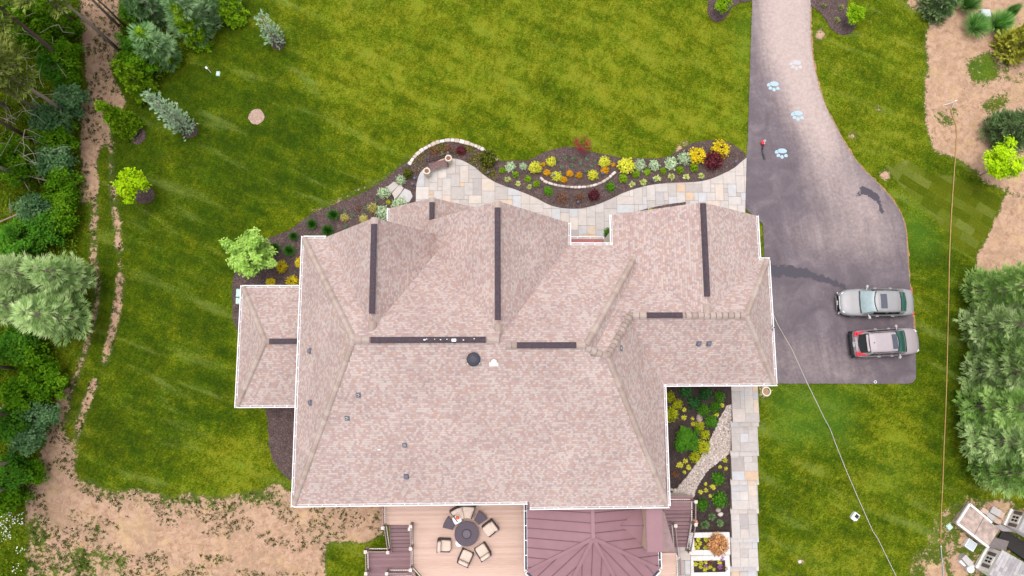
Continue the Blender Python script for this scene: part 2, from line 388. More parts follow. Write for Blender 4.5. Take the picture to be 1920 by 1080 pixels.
TONE = [([(560,-90),(1420,-90),(1400,290),(1000,270),(900,240),(760,280),(560,200)], .45), ([(420,-40),(620,-40),(560,330),(420,330)], .1), ([(200,160),(330,110),(560,120),(640,330),(560,420),(440,430),(260,430),(200,420)], -.75), ([(200,420),(440,430),(440,760),(300,900),(150,900),(170,650)], -.55), ([(390,-40),(560,-40),(560,130),(420,130)], -.3), ([(1525,60),(1725,60),(1720,400),(1600,300)], .25), ([(1740,180),(1790,330),(1750,430),(1725,250)], -.4),
        ([(1425,725),(1470,725),(1470,1080),(1425,1080)], -.3), ([(1620,820),(1720,760),(1740,900),(1640,920)], .75), ([(1730,480),(1830,480),(1810,900),(1780,960),(1745,900)], -.55), ([(1500,960),(1680,980),(1660,1080),(1440,1080)], .2), ([(300,880),(480,780),(520,880),(400,930)], .6), ([(300,480),(560,430),(700,330),(560,420)], .5)]
SOD = [([(1705,300),(1745,330),(1790,330),(1882,372),(1860,420),(1828,480),(1800,470),(1750,405),(1690,350),(1660,310)], .8), ([(1521,75),(1541,76),(1541,100),(1524,100)], .9), ([(1555,250),(1572,265),(1580,262),(1620,320),(1600,300)], .0)]
LUSH = [([(1440,728),(1600,728),(1600,830),(1450,830)], .6), ([(1685,390),(1740,400),(1760,480),(1705,480)], .75), ([(1640,860),(1725,840),(1700,940),(1630,900)], .25), ([(1812,105),(1862,100),(1866,150),(1828,160)], .9), ([(1420,60),(1400,280),(1390,280),(1400,60)], .4), ([(1380,40),(1405,20),(1408,120),(1392,120)], .55)]
def build_ground():
    f = np.arange(-37, 37.01, .11); fy = np.arange(-16.5, 32, .11)
    out = np.array([40, 45, 55, 75, 110, 180, 320, 600, 1200.])
    xs = np.concatenate([-out[::-1], f, out]); ys = np.concatenate([fy[0]-(out-36)[::-1], fy, fy[-1]+(out-36)])
    X, Y = np.meshgrid(xs, ys); nx = len(xs); ny = len(ys)
    far = np.maximum(np.maximum(np.abs(X)-37, 0), np.maximum(np.maximum(Y-32, -16.5-Y), 0))
    Z = T(X, Y)+.02*np.sin(X*.9+Y*.4)*np.sin(Y*1.1)*(far == 0)*0
    me = bpy.data.meshes.new('lawn'); idx = np.arange(nx*ny).reshape(ny, nx)
    q = np.stack([idx[:-1, :-1], idx[:-1, 1:], idx[1:, 1:], idx[1:, :-1]], -1).reshape(-1, 4)
    me.vertices.add(nx*ny); me.vertices.foreach_set('co', np.stack([X, Y, Z], -1).ravel())
    me.loops.add(q.size); me.loops.foreach_set('vertex_index', q.ravel()); me.polygons.add(len(q))
    me.polygons.foreach_set('loop_start', np.arange(0, q.size, 4)); me.update(calc_edges=True)
    x, y, z = X.ravel(), Y.ravel(), Z.ravel()
    for nm, items, bl, rs in (('dirt', DIRT, 3, 2.0), ('tone', TONE, 9, 4.0), ('sod', SOD, 0, 2.0), ('lush', LUSH, 5, 4.0)):
        a = me.attributes.new(nm, 'FLOAT', 'POINT'); v = raster(items, bl, rs)(x, y, z); v[far.ravel() > 3] = 0
        a.data.foreach_set('value', v.astype(np.float32))
    o = link('lawn', me, None, [ground_material()]); tag(o, kind='structure')
build_ground()

def mulch_material(nm, k):
    m, t, b = newmat(nm); co = coords(t)
    a = noise(t, co, 18, 6, .75); c = noise(t, co, 2.2, 4, .6); v = nd(t, 'ShaderNodeTexVoronoi'); v.inputs['Scale'].default_value = 22
    t.links.new(coords(t, scale=(1, .45, 1), rz=.6), v.inputs['Vector'])
    f = mth(t, 'ADD', mth(t, 'MULTIPLY', a, .6), mth(t, 'MULTIPLY', v.outputs['Distance'], .45))
    r = ramp(t, [(p_, tuple(k*v for v in c_)) for p_, c_ in ((.25, (.022, .014, .013)), (.5, (.072, .048, .045)), (.72, (.14, .098, .09)), (.9, (.26, .19, .16)))]); t.links.new(f, r.inputs[0])
    q = ramp(t, [(.3, (.72, .7, .7)), (.7, (1.18, 1.15, 1.15))]); t.links.new(c, q.inputs[0])
    t.links.new(mixc(t, 1, r.outputs[0], q.outputs[0], 'MULTIPLY'), b.inputs['Base Color']); b.inputs['Roughness'].default_value = .95
    bump(t, b, f, .9, .05); return m
MULCH = mulch_material('bark_mulch', 1.0); MULCHD = mulch_material('dark_bark_mulch', .5)
bedA = [(437,600),(436,560),(438,520),(448,485),(475,462),(500,447),(522,440),(548,428),(575,408),(600,394),(630,382),(660,370),(690,356),(712,343),(728,330),(748,315),(762,305),(778,288),(800,273),(822,264),(850,261),(880,267),(905,279),(920,291),(936,301),(962,301),(985,302),(1000,297),(1012,289),(1030,282),(1055,277),(1075,276),(1100,282),(1120,287),(1140,291),(1165,296),(1200,297),(1235,297),(1255,293),(1270,285),(1285,275),(1300,268),(1320,264),(1345,263),(1365,267),(1380,275),(1393,285),(1400,295)]
bedA2 = [(1399,330),(1300,372),(1110,405),(800,410),(775,425),(700,440),(610,480),(575,510),(570,560),(500,640),(455,640)]
sheet('mulch_bed', ground_poly([tuple(p) for p in catmull(bedA, False, 3)]+bedA2), .035, MULCH, .5, .15, .025)
sheet('mulch_bed', ground_poly([tuple(p) for p in catmull([(494,740),(501,790),(505,830),(511,860),(526,884),(548,901),(575,905)], False, 4)]+[(575,740)]), .035, MULCH, .5, .15, .025)
sheet('mulch_bed', ground_poly([(1225,700),(1371,718),(1370,1001),(1296,1001),(1296,940),(1225,935)]), .035, MULCHD, .5, .3)
sheet('mulch_bed', ground_poly([tuple(p) for p in catmull([(1330,-60),(1327,8),(1326,22),(1332,35),(1343,42),(1355,38),(1364,28),(1370,17),(1385,7),(1409,2)], False, 4)]+[(1412,-60)]), .035, MULCH, .4, .15, .015)
sheet('mulch_bed', ground_poly([(1515,-60),(1517,8)]+[tuple(p) for p in catmull([(1519,12),(1527,16),(1538,25),(1548,38),(1557,52),(1567,61),(1580,66),(1595,62),(1602,52),(1601,40),(1591,22),(1588,5),(1588,-60)], False, 4)]), .035, MULCH, .4, .15, .015)
def disc(px, py, r, name='tree_ring', mat=None, k=1.0):
    c = GT(px, py); rr = r/29.0
    sheet(name, [(c.x+rr*(1+.07*math.sin(3*a+px))*math.cos(a), c.y+k*rr*(1+.07*math.sin(2*a+py))*math.sin(a)) for a in [i*2*math.pi/26 for i in range(26)]], .035, mat or MULCH, .3, .2, .02)
for (x, y, r) in ((521,80,15), (356,245,16), (258,255,16), (272,366,18), (322,122,14), (383,78,14), (447,38,13), (283,184,12)): disc(x, y, r)
TAN = plain('dry_wood_chips', (.34, .235, .185), .95, .3, 9, bmp=.6)
disc(481, 219, 15, 'chip_circle', TAN); disc(481, 219, 0.1+10, 'chip_circle_top', plain('pale_chips', (.42, .29, .25), .95, .3, 11, bmp=.6)) if False else None

# ---- driveway
def drive_material():
    m, t, b = newmat('asphalt_with_dust'); co = coords(t)
    dust = attr(t, 'dust'); wet = attr(t, 'wet')
    a = noise(t, co, 26, 4, .75); p = noise(t, co, .8, 5, .6, .6); st = noise(t, coords(t, scale=(1.5, .14, 1), rz=R(-8)), 1.1, 5, .6, 1.2); gr = noise(t, co, 5, 5, .7)
    base = ramp(t, [(.28, (.075, .058, .070)), (.5, (.112, .090, .103)), (.72, (.20, .165, .175))]); t.links.new(mth(t, 'ADD', mth(t, 'MULTIPLY', a, .45), mth(t, 'MULTIPLY', p, .55)), base.inputs[0])
    d = mth(t, 'ADD', mth(t, 'MULTIPLY', dust, 1.25), mth(t, 'MULTIPLY', mth(t, 'SUBTRACT', st, .5), .42))
    d = mth(t, 'ADD', d, mth(t, 'MULTIPLY', mth(t, 'SUBTRACT', gr, .5), .4)); d = smooth(t, d, .0, 1.0)
    dc = ramp(t, [(.3, (.345, .265, .243)), (.7, (.45, .36, .33))]); t.links.new(gr, dc.inputs[0])
    c = mixc(t, mth(t, 'MULTIPLY', d, .92), base.outputs[0], dc.outputs[0])
    # pale scuffs and specks
    sp = smooth(t, noise(t, co, 3.1, 7, .8), .60, .74); c = mixc(t, mth(t, 'MULTIPLY', sp, .32), c, (.40, .33, .31))
    wf = smooth(t, mth(t, 'ADD', wet, mth(t, 'MULTIPLY', mth(t, 'SUBTRACT', noise(t, co, 2.6, 6, .7), .5), 1.5)), .42, .5)
    c = mixc(t, wf, c, mixc(t, a, (.036, .030, .042), (.066, .056, .072)))
    t.links.new(c, b.inputs['Base Color']); r = nd(t, 'ShaderNodeMapRange'); r.inputs['To Min'].default_value = .9; r.inputs['To Max'].default_value = .55; t.links.new(wf, r.inputs['Value']); t.links.new(r.outputs[0], b.inputs['Roughness'])
    bump(t, b, a, .35, .01); return m
DR_L = [(1412,-90),(1410,0),(1408,60),(1405,150),(1402,260),(1399,300),(1397,391),(1430,420),(1436,560),(1430,719)]
DR_B = [(1700,719.5),(1709,718),(1715,713),(1717,705)]
DR_R = [(1716,660),(1713,620),(1708,560),(1702,500),(1698,440),(1690,405),(1672,375),(1646,345),(1610,309),(1585,272),(1560,225),(1540,180),(1527,130),(1520,80),(1519,20),(1520,-90)]
DUST = [([(1440,-90),(1522,-90),(1522,80),(1532,150),(1560,230),(1600,300),(1560,300),(1520,270),(1490,220),(1462,130),(1440,60)], 1.0), ([(1425,-90),(1445,-90),(1450,130),(1430,130)], .75), ([(1440,60),(1475,140),(1500,230),(1470,200),(1448,130)], .5), ([(1520,270),(1600,300),(1650,350),(1690,420),(1640,440),(1560,400),(1500,330)], .42), (stroke([(1418,130),(1425,180),(1440,230),(1460,270)], 6), .65), (stroke([(1425,214),(1455,212)], 5), .6), ([(1405,620),(1620,640),(1620,719),(1440,719)], .22), ([(1470,400),(1700,440),(1700,500),(1480,470)], .35), ([(1500,690),(1660,700),(1660,716),(1500,716)], .4)]
WET = [(stroke([(1430,513),(1465,511),(1500,513),(1535,520),(1565,531),(1592,541)], [20,17,15,13,11,7]), .82), (stroke([(1430,498),(1462,498),(1490,501),(1520,508)], [5,6,5,4]), .8), (stroke([(1585,372),(1606,366),(1618,352),(1640,365),(1650,385),(1652,398),(1662,404)], [8,7,9,10,7,6,10]), .9), ([(1608,345),(1630,352),(1648,372),(1640,376),(1618,364)], .85), ([(1575,340),(1600,350),(1605,372),(1585,378)], .0), (stroke([(1622,716),(1670,718)], 5), .8), ([(1536,235),(1540,235),(1543,246),(1538,246)], .9), (stroke([(1672,594),(1685,612)], 3), .7)]
dr = ground_poly(DR_L+DR_B+[tuple(p) for p in catmull(DR_R, False, 4)])
ds = raster(DUST, 7); wt = raster(WET, 2, 2.0)
sheet('driveway', dr, .05, drive_material(), .11, .11, .012, zf=lambda x, y: 0*x, attrs={'dust': ds, 'wet': wt})
edge = [tuple(GT(p[0]+1.5, p[1]+0.5, 0)[:2]) for p in catmull(DR_R, False, 4)]
sheet('soil_edge', [tuple(GT(p[0]+3.2, p[1], 0)[:2]) for p in catmull(DR_R, False, 4)]+[tuple(GT(p[0]-8, p[1], 0)[:2]) for p in catmull(DR_R, False, 4)][::-1], .018, plain('rusty_soil_edge', (.27, .16, .075), .95, .4, 5), .3, .2, .04, zf=lambda x, y: 0*x)

# ---- flagstones
STONE = perface('flagstone', [(0, (.40, .355, .335)), (.25, (.49, .445, .425)), (.5, (.48, .415, .375)), (.68, (.455, .45, .465)), (.8, (.36, .315, .30)), (.88, (.54, .49, .46)), (.96, (.52, .40, .31)), (1, (.52, .37, .26))], .85, 3.0, .22, .25)
JOINT = plain('joint_sand', (.26, .21, .18), .95, .2, 12)
def clip(poly, rect):
    x0, y0, x1, y1 = rect; P = [tuple(p[:2]) for p in poly]
    for ax, lim, sg in ((0, x0, 1), (0, x1, -1), (1, y0, 1), (1, y1, -1)):
        Q = []
        for i in range(len(P)):
            a, b = P[i], P[(i+1) % len(P)]; ia = (a[ax]-lim)*sg >= 0; ib = (b[ax]-lim)*sg >= 0
            if ia: Q.append(a)
            if ia != ib:
                k = (lim-a[ax])/(b[ax]-a[ax]); Q.append((a[0]+(b[0]-a[0])*k, a[1]+(b[1]-a[1])*k))
        P = Q
        if len(P) < 3: return []
    return P
def ashlar(mb, poly, z, unit=.29, gap=.022, th=.03, seed=1, zf=None):
    rr = random.Random(seed); xs = [p[0] for p in poly]; ys = [p[1] for p in poly]
    x0, y0 = min(xs), min(ys); nx = int((max(xs)-x0)/unit)+2; ny = int((max(ys)-y0)/unit)+2
    used = [[False]*nx for _ in range(ny)]
    for j in range(ny):
        for i in range(nx):
            if used[j][i]: continue
            opts = [(3,2),(2,3),(2,2),(3,3),(2,1),(1,2),(4,2),(2,4),(1,1),(3,1)]; rr.shuffle(opts); opts.sort(key=lambda o: -(o[0]*o[1] > 3)+rr.random()*1.2)
            for (a, b) in opts+[(1,1)]:
                if i+a <= nx and j+b <= ny and all(not used[j+q][i+p] for p in range(a) for q in range(b)): break
            for p in range(a):
                for q in range(b): used[j+q][i+p] = True
            rc = (x0+i*unit+gap/2, y0+j*unit+gap/2, x0+(i+a)*unit-gap/2, y0+(j+b)*unit-gap/2)
            P = clip(poly, rc)
            if len(P) >= 3:
                zz = z+rr.uniform(0, .004)
                mb.prism(P, zz-th, zz, rnd=rr.random())
PATIO = [(780,373),(781,348),(787,327),(797,316),(814,307),(828,299),(845,297.5),(862,300),(876,306),(891,315),(905,327),(924,340),(945,349),(966,356),(987,364),(1007,373),(1028,384),(1049,390),(1070,392),(1092,391),(1117,385),(1142,375),(1167,363),(1194,353.5),(1223,347),(1250,344),(1279,343),(1310,341),(1335,335),(1358,325),(1375,316),(1390,303.5),(1399,296.5)]
pp = ground_poly([tuple(p) for p in catmull(PATIO, False, 4)]+[(1396.5,393),(1396,440),(1150,480),(1068,480),(1000,440),(800,430),(779,400)])
mb = MB(); mb.prism(pp, -.1, .058, m=1); ashlar(mb, pp, .075, seed=4)
tag(mb.build('flagstone_patio', [STONE, JOINT]), kind='structure')
fl = [GT(p[0], p[1]) for p in catmull(PATIO[:], False, 4)]
# planting strip between the walk and the garage wall
sheet('mulch_bed', ground_poly([tuple(p) for p in catmull([(1285,379),(1250,384),(1215,391),(1185,400),(1165,409),(1147,422),(1137,434),(1130,448)], False, 3)]+[(1130,480),(1285,480)]), .095, MULCH, .4, .2, .01, zf=lambda x, y: 0*x)
# stepping slabs west of the patio
for k, (pts, lab) in enumerate((([(725,352),(739,341),(748,348),(733,363)], 'pale grey flat slab nearest the lawn in the three stepping stones'), ([(735,363),(750,346),(757,353),(752,362),(741,374)], 'tan middle slab of the three stepping stones'), ([(743,376),(759,354),(770,359),(774,369),(767,380),(750,384)], 'largest grey slab of the three stepping stones, nearest the roof'))):
    mb = MB(); mb.prism([tuple(GT(*p)[:2]) for p in pts][::-1], 0, .09, rnd=(.1, .45, .62)[k]); tag(mb.build('stepping_stone', [STONE]), lab, 'stepping stone', 'stepping stones beside the round patio')
# ================================================================ THE HOUSE
def shingle_material(name='shingles', a=((.335, .258, .258), (.40, .268, .232), (.395, .293, .27), (.415, .325, .30), (.46, .38, .352)), bw=.135, rh=.132):
    m, t, b = newmat(name); uv = coords(t, 'UV')
    bt = nd(t, 'ShaderNodeTexBrick', offset=.37, offset_frequency=2); bt.inputs['Scale'].default_value = 1
    bt.inputs['Brick Width'].default_value = bw; bt.inputs['Row Height'].default_value = rh; bt.inputs['Mortar Size'].default_value = .005; bt.inputs['Mortar Smooth'].default_value = .3
    bt.inputs['Color1'].default_value = (0, 0, 0, 1); bt.inputs['Color2'].default_value = (1, 1, 1, 1); bt.inputs['Mortar'].default_value = (.38, .38, .38, 1)
    n2 = nd(t, 'ShaderNodeTexNoise'); n2.inputs['Scale'].default_value = 2.5; n2.inputs['Detail'].default_value = 2; t.links.new(uv, n2.inputs['Vector'])
    wob = nd(t, 'ShaderNodeVectorMath', operation='MULTIPLY_ADD'); t.links.new(n2.outputs['Color'], wob.inputs[0]); wob.inputs[1].default_value = (.05, .02, 0); t.links.new(uv, wob.inputs[2])
    t.links.new(wob.outputs[0], bt.inputs['Vector'])
    r = ramp(t, [(0, a[0]), (.10, a[1]), (.27, a[2]), (.45, a[3]), (.62, a[4])], 'CONSTANT'); t.links.new(bt.outputs['Color'], r.inputs[0])
    lo = noise(t, uv, .35, 4, .6); g = ramp(t, [(.3, (.88, .86, .86)), (.7, (1.06, 1.06, 1.06))]); t.links.new(lo, g.inputs[0])
    c = mixc(t, 1, r.outputs[0], g.outputs[0], 'MULTIPLY')
    sp = noise(t, uv, 30, 2, .6); gs = ramp(t, [(.3, .86), (.7, 1.12)]); t.links.new(sp, gs.inputs[0]); c = mixc(t, 1, c, gs.outputs[0], 'MULTIPLY')
    sx = nd(t, 'ShaderNodeSeparateXYZ'); t.links.new(wob.outputs[0], sx.inputs[0]); saw = mth(t, 'FRACT', mth(t, 'DIVIDE', sx.outputs[1], rh))
    line = mth(t, 'MULTIPLY', mth(t, 'LESS_THAN', saw, .2), smooth(t, noise(t, uv, 4.2, 3, .6), .40, .58)); c = mixc(t, mth(t, 'MULTIPLY', line, .55), c, (.24, .165, .15))
    t.links.new(c, b.inputs['Base Color']); b.inputs['Roughness'].default_value = .92; b.inputs['Specular IOR Level'].default_value = .15
    # each course steps up towards its lower edge
    bump(t, b, mth(t, 'SUBTRACT', mth(t, 'SUBTRACT', 1.0, saw), bt.outputs['Fac']), .5, .012)
    return m
SHING = shingle_material()
CAPM = perface('cap_shingle', [(0, (.33, .25, .215)), (.5, (.39, .30, .265)), (1, (.43, .345, .305))], .9, 8, .2, .3)
CAPD = plain('cap_underlay', (.27, .195, .17), .9, .2, 9)
WHITE = plain('white_trim', (.80, .78, .78), .45, .05, 3)
GUTIN = plain('gutter_trough', (.34, .29, .29), .7, .2, 5)
GUTDK = plain('dark_gutter_trough', (.05, .05, .07), .7, .3, 5)
VENTM = plain('ridge_vent_mesh', (.052, .036, .046), .75, .3, 9, bmp=.4)
WALLM = plain('cream_siding', (.62, .57, .50), .8, .06, 2)
GREYP = plain('grey_metal_pipe', (.13, .13, .16), .5, .2, 20)
BLACK = plain('black_plastic', (.018, .018, .022), .5, .2, 10)

HOUSE = world(empty('house', (0, 1, 0)))
tag(HOUSE, 'large house with steep pinkish brown shingle roof, dark ridge vents and white gutters', 'house')
def roof(name, V, F, t=.2, parent=HOUSE, mat=SHING, side=WHITE):
    """closed roof body: top faces F on points V, a fascia below the free edges and an underside"""
    ed = {}
    for f in F:
        for i in range(len(f)): a, b = f[i], f[(i+1) % len(f)]; ed[(a, b)] = 1
    n = len(V); mb = MB(); W = [Vector(v) for v in V]+[Vector(v)-Vector((0, 0, t)) for v in V]
    b0 = len(mb.v); mb.v += [tuple(v) for v in W]
    for f in F: mb.f.append(tuple(f)); mb.m.append(0); mb.r.append(.5); mb.f.append(tuple(n+i for i in reversed(f))); mb.m.append(1); mb.r.append(.5)
    for (a, b) in ed:
        if (b, a) not in ed: mb.f.append((a, n+a, n+b, b)); mb.m.append(1); mb.r.append(.5)
    return mb.build(name, [mat, side], parent, uv=True)
ZE, ZR = 5.6, 10.6
CAPS = []        # hip and ridge lines to cap: (owner, a, b)
# west part of the main block
SL = (ZR-ZE)/(2.16+6.37); zs2 = ZE-.32*SL; zr2 = ZE+(1.88+6.37)*SL+.008
r1 = roof('main_roof', [(-10.3, -6.37, ZE), (2.45, -6.37, ZE), (2.45, 8.25, ZE), (-10.3, 8.25, ZE), (-6.38, 2.16, ZR), (.62, 2.16, ZR)], [(0, 1, 5, 4), (2, 3, 4, 5), (3, 0, 4)])
CAPS += [(r1, (-10.3, -6.37, ZE), (-6.38, 2.16, ZR)), (r1, (-10.3, 8.25, ZE), (-6.38, 2.16, ZR)), (r1, (-6.38, 2.16, ZR), (-5.6, 2.16, ZR)), (r1, (.1, 2.16, ZR), (.7, 2.16, ZR))]
# east part of the main block, its south slope in one plane with the west part
r2 = roof('main_roof', [(2.45, -6.69, zs2), (9.03, -6.69, zs2), (9.03, 7.9, ZE), (.62, 7.9, ZE), (.62, 1.88, zr2), (4.97, 1.88, zr2)], [(0, 1, 5, 4), (2, 3, 4, 5), (1, 2, 5)])
CAPS += [(r2, (9.03, 7.9, ZE), (4.97, 1.88, zr2)), (r2, (4.4, 1.88, zr2), (4.97, 1.88, zr2)), (r2, (1.0, 1.88, zr2), (1.6, 1.88, zr2))]
r3 = roof('main_roof', [(4.2, -6.685, zs2+.012), (10.02, -6.685, zs2+.012), (10.02, 6.9, ZE), (4.2, 6.9, ZE), (4.2, 1.3, zr2-.58*SL+.02), (6.07, 1.3, zr2-.58*SL+.02)], [(0, 1, 5, 4), (1, 2, 5), (2, 3, 4, 5)])
CAPS += [(r3, (10.02, -6.69, zs2), (6.07, 1.3, zr2-.58*SL)), (r3, (4.97, 1.75, zr2-.1), (6.07, 1.3, zr2-.58*SL)), (r3, (6.07, 1.3, zr2-.58*SL), (7.75, 3.7, 8.45))]
# garage wing and its front gable
gE, gN, gS, gy, gz = G(1453, 720, ZE).x, 7.04, G(1300, 720, ZE).y, 0, 8.45
_p = G(1400, 591, gz); gx, gy = _p.x, _p.y
r4 = roof('garage_roof', [(5, gS, ZE), (gE, gS, ZE), (gE, gN, ZE), (5, gN, ZE), (5, gy, gz), (gx, gy, gz)], [(0, 1, 5, 4), (1, 2, 5), (2, 3, 4, 5)])
CAPS += [(r4, (gE, gS, ZE), (gx, gy, gz)), (r4, (gE, gN, ZE), (gx, gy, gz)), (r4, (7.75, gy, gz), (8.9, gy, gz)), (r4, (10.6, gy, gz), (gx, gy, gz))]
qW, qE = G(1148, 430, ZE).x, G(1420, 440, ZE).x; qr = G(1322, 480, gz+.05).x; qN = G(1320, 377, gz).y; qz = gz+.05
qNe = (G(1148, 412, ZE).y+G(1417, 400, ZE).y)/2; qN = (qN+qNe)/2
r5 = roof('garage_gable_roof', [(qW, 3.2, ZE), (qW, qN, ZE), (qr, qN, qz), (qr, gy-.02, qz), (qE, qN, ZE), (qE, 3.2, ZE)], [(0, 3, 2, 1), (3, 5, 4, 2)])
CAPS += [(r5, (qr, qN, qz), (qr, qN-.35, qz)), (r5, (qr, 4.1, qz), (qr, gy, qz))]
# middle and west front gables
F2E = G(1066, 440, ZE).x; f2r = .62; F2W = 2*f2r-F2E; f2N = (G(1066, 415, ZE).y+G(931, 380, 10.2).y)/2; f2z = 10.25
r6 = roof('front_gable_roof', [(F2W, 1.6, ZE), (F2W, f2N, ZE), (f2r, f2N, f2z), (f2r, 1.6, f2z), (F2E, f2N, ZE), (F2E, 1.6, ZE)], [(0, 3, 2, 1), (3, 5, 4, 2)])
CAPS += [(r6, (f2r, f2N, f2z), (f2r, f2N-.4, f2z)), (r6, (f2r, 2.95, f2z), (f2r, 2.4, f2z))]
f1r = -5.58; F1W = -9.02; F1E = 2*f1r-F1W; f1N = 8.33; f1z = 10.2
r7 = roof('front_gable_roof', [(F1W, 2, ZE), (F1W, f1N, ZE), (f1r, f1N, f1z), (f1r, 2, f1z), (F1E, f1N, ZE), (F1E, 2, ZE)], [(0, 3, 2, 1), (3, 5, 4, 2)])
CAPS += [(r7, (f1r, f1N, f1z), (f1r, f1N-.35, f1z)), (r7, (f1r, 3.1, f1z), (f1r, 2.6, f1z))]
# low gable over the front room, low hip wing on the west side
lz, ls = 2.9, 5.35
lr = G(810, 400, ls).x; lW = G(730, 400, lz).x; lE = 2*lr-lW; lN = (G(730, 390, lz).y+G(810, 371, ls).y)/2
r8 = roof('low_gable_roof', [(lW, 7.9, lz), (lW, lN, lz), (lr, lN, ls), (lr, 7.9, ls), (lE, lN, lz), (lE, 7.9, lz)], [(0, 3, 2, 1), (3, 5, 4, 2)])
CAPS += [(r8, (lr, lN, ls), (lr, lN-.3, ls))]
wW, wN, wS = G(450, 650, lz).x, G(500, 539, lz).y, G(500, 760, lz).y; wp = G(497, 640, 5.2); wr = wp.x; wy = wp.y
r9 = roof('west_wing_roof', [(wW, wS, lz), (-9.8, wS, lz), (-9.8, wN, lz), (wW, wN, lz), (wr, wy, 5.2), (-9.8, wy, 5.2)], [(0, 1, 5, 4), (2, 3, 4, 5), (3, 0, 4)])
CAPS += [(r9, (wW, wS, lz), (wr, wy, 5.2)), (r9, (wW, wN, lz), (wr, wy, 5.2)), (r9, (wr, wy, 5.2), (wr+.3, wy, 5.2))]
for r_ in (r1, r2, r3, r4, r5, r6, r7, r8, r9): r_.name = r_.name
# scalloped cap shingles along hips and ridge ends
caps = {}
for ci, (own, a, b) in enumerate(CAPS):
    a, b = Vector(a), Vector(b); L = (b-a).length; t = (b-a)/L; s = Vector((0, 0, 1)).cross(t).normalized(); up = t.cross(s)
    mb = caps.setdefault((own, ci), MB()); k = max(1, int(L/.30)); rise = abs(t.z) > .05; dr_ = .10 if rise else .085
    mb.loft([[x_-s*.17-up*.07, x_+up*.035, x_+s*.17-up*.07, x_-up*.14] for x_ in (a, b)], 1)
    for i in range(k):
        p = a+t*(L*i/k); q = a+t*(L*(i+1)/k+.05); lift = .055; rw = .19
        rings = []
        for (c, h, ww) in ((p, lift+.05, rw*1.04), (q-t*.085, lift-.01, rw*.95)):
            rings.append([c-s*ww-up*(dr_-h*.4), c-s*ww*.45+up*(h*.75-.012), c+up*h, c+s*ww*.45+up*(h*.75-.012), c+s*ww-up*(dr_-h*.4), c-up*.14])
        mb.loft(rings)
for (own, ci), mb in caps.items(): mb.build('ridge_cap', [CAPM, CAPD], own)
# dark ridge vents
def vent_strip(own, a, b, wd=.30):
    a, b = Vector(a), Vector(b); mb = MB(); mb.bar(a+Vector((0, 0, .06)), b+Vector((0, 0, .06)), wd, .09)
    mb.bar(a+Vector((0, 0, .115)), b+Vector((0, 0, .115)), wd*.55, .03); mb.build('ridge_vent', [VENTM], own)
vent_strip(r1, (-5.55, 2.14, ZR), (.02, 2.14, ZR)); vent_strip(r2, (1.55, 1.87, zr2), (4.47, 1.87, zr2))
vent_strip(r7, (f1r, G(702, 421, f1z).y, f1z), (f1r, G(698, 588, f1z).y, f1z)); vent_strip(r6, (f2r, G(932, 390, f2z).y, f2z), (f2r, G(935, 600, f2z).y, f2z))
vent_strip(r8, (lr, G(810, 380, ls).y, ls), (lr, G(810, 417, ls).y, ls)); vent_strip(r5, (qr, G(1319, 382, qz).y, qz), (qr, G(1326, 556, qz).y, qz))
vent_strip(r9, (G(506, 639, 5.2).x, wy, 5.2), (-9.9, wy, 5.2)); vent_strip(r4, (G(1213, 591, gz).x, gy, gz), (G(1279, 591, gz).x, gy, gz))
# paint splashes left on two vents
for (x, wd) in ((796, .1), (800, .06), (815, .05), (826, .07), (838, .06), (851, .22), (869, .07), (889, .06)):
    p = G(x, 636+random.uniform(-2, 2), ZR+.13); mb = MB(); mb.rbox((p.x, p.y, ZR+.135), (wd, wd*.6, .012), .02, m=0); mb.build('paint_splash', [WHITE], r1)
def gutter(pts, out, dk=False, wd=.125, z=None, parent=HOUSE, sp=.72, name='gutter'):
    """trough hung outside the eave line pts, `out` the outward side, hanger straps every sp metres"""
    mb = MB(); o = Vector((out[0], out[1], 0)); a, b = Vector(pts[0]), Vector(pts[1])
    f = a+o*wd/2-Vector((0, 0, .07)); g = b+o*wd/2-Vector((0, 0, .07)); mb.bar(f, g, wd-.01, .04, m=1)
    e = o*(wd-.005); mb.bar(a+e-Vector((0, 0, .03)), b+e-Vector((0, 0, .03)), .04, .13, m=0)
    mb.bar(a+o*.012-Vector((0, 0, .03)), b+o*.012-Vector((0, 0, .03)), .016, .1, m=0)
    L = (b-a).length; n = max(2, int(L/sp)); t = (b-a)/L
    for i in range(n+1):
        p = a+t*(.06+(L-.12)*i/n); mb.box(p+o*wd*.5-Vector((0, 0, -.012)), (.035 if abs(t.x) > .5 else wd, wd if abs(t.x) > .5 else .035, .02), m=0)
    return mb.build(name, [WHITE, GUTDK if dk else GUTIN], parent)
z = ZE-.02
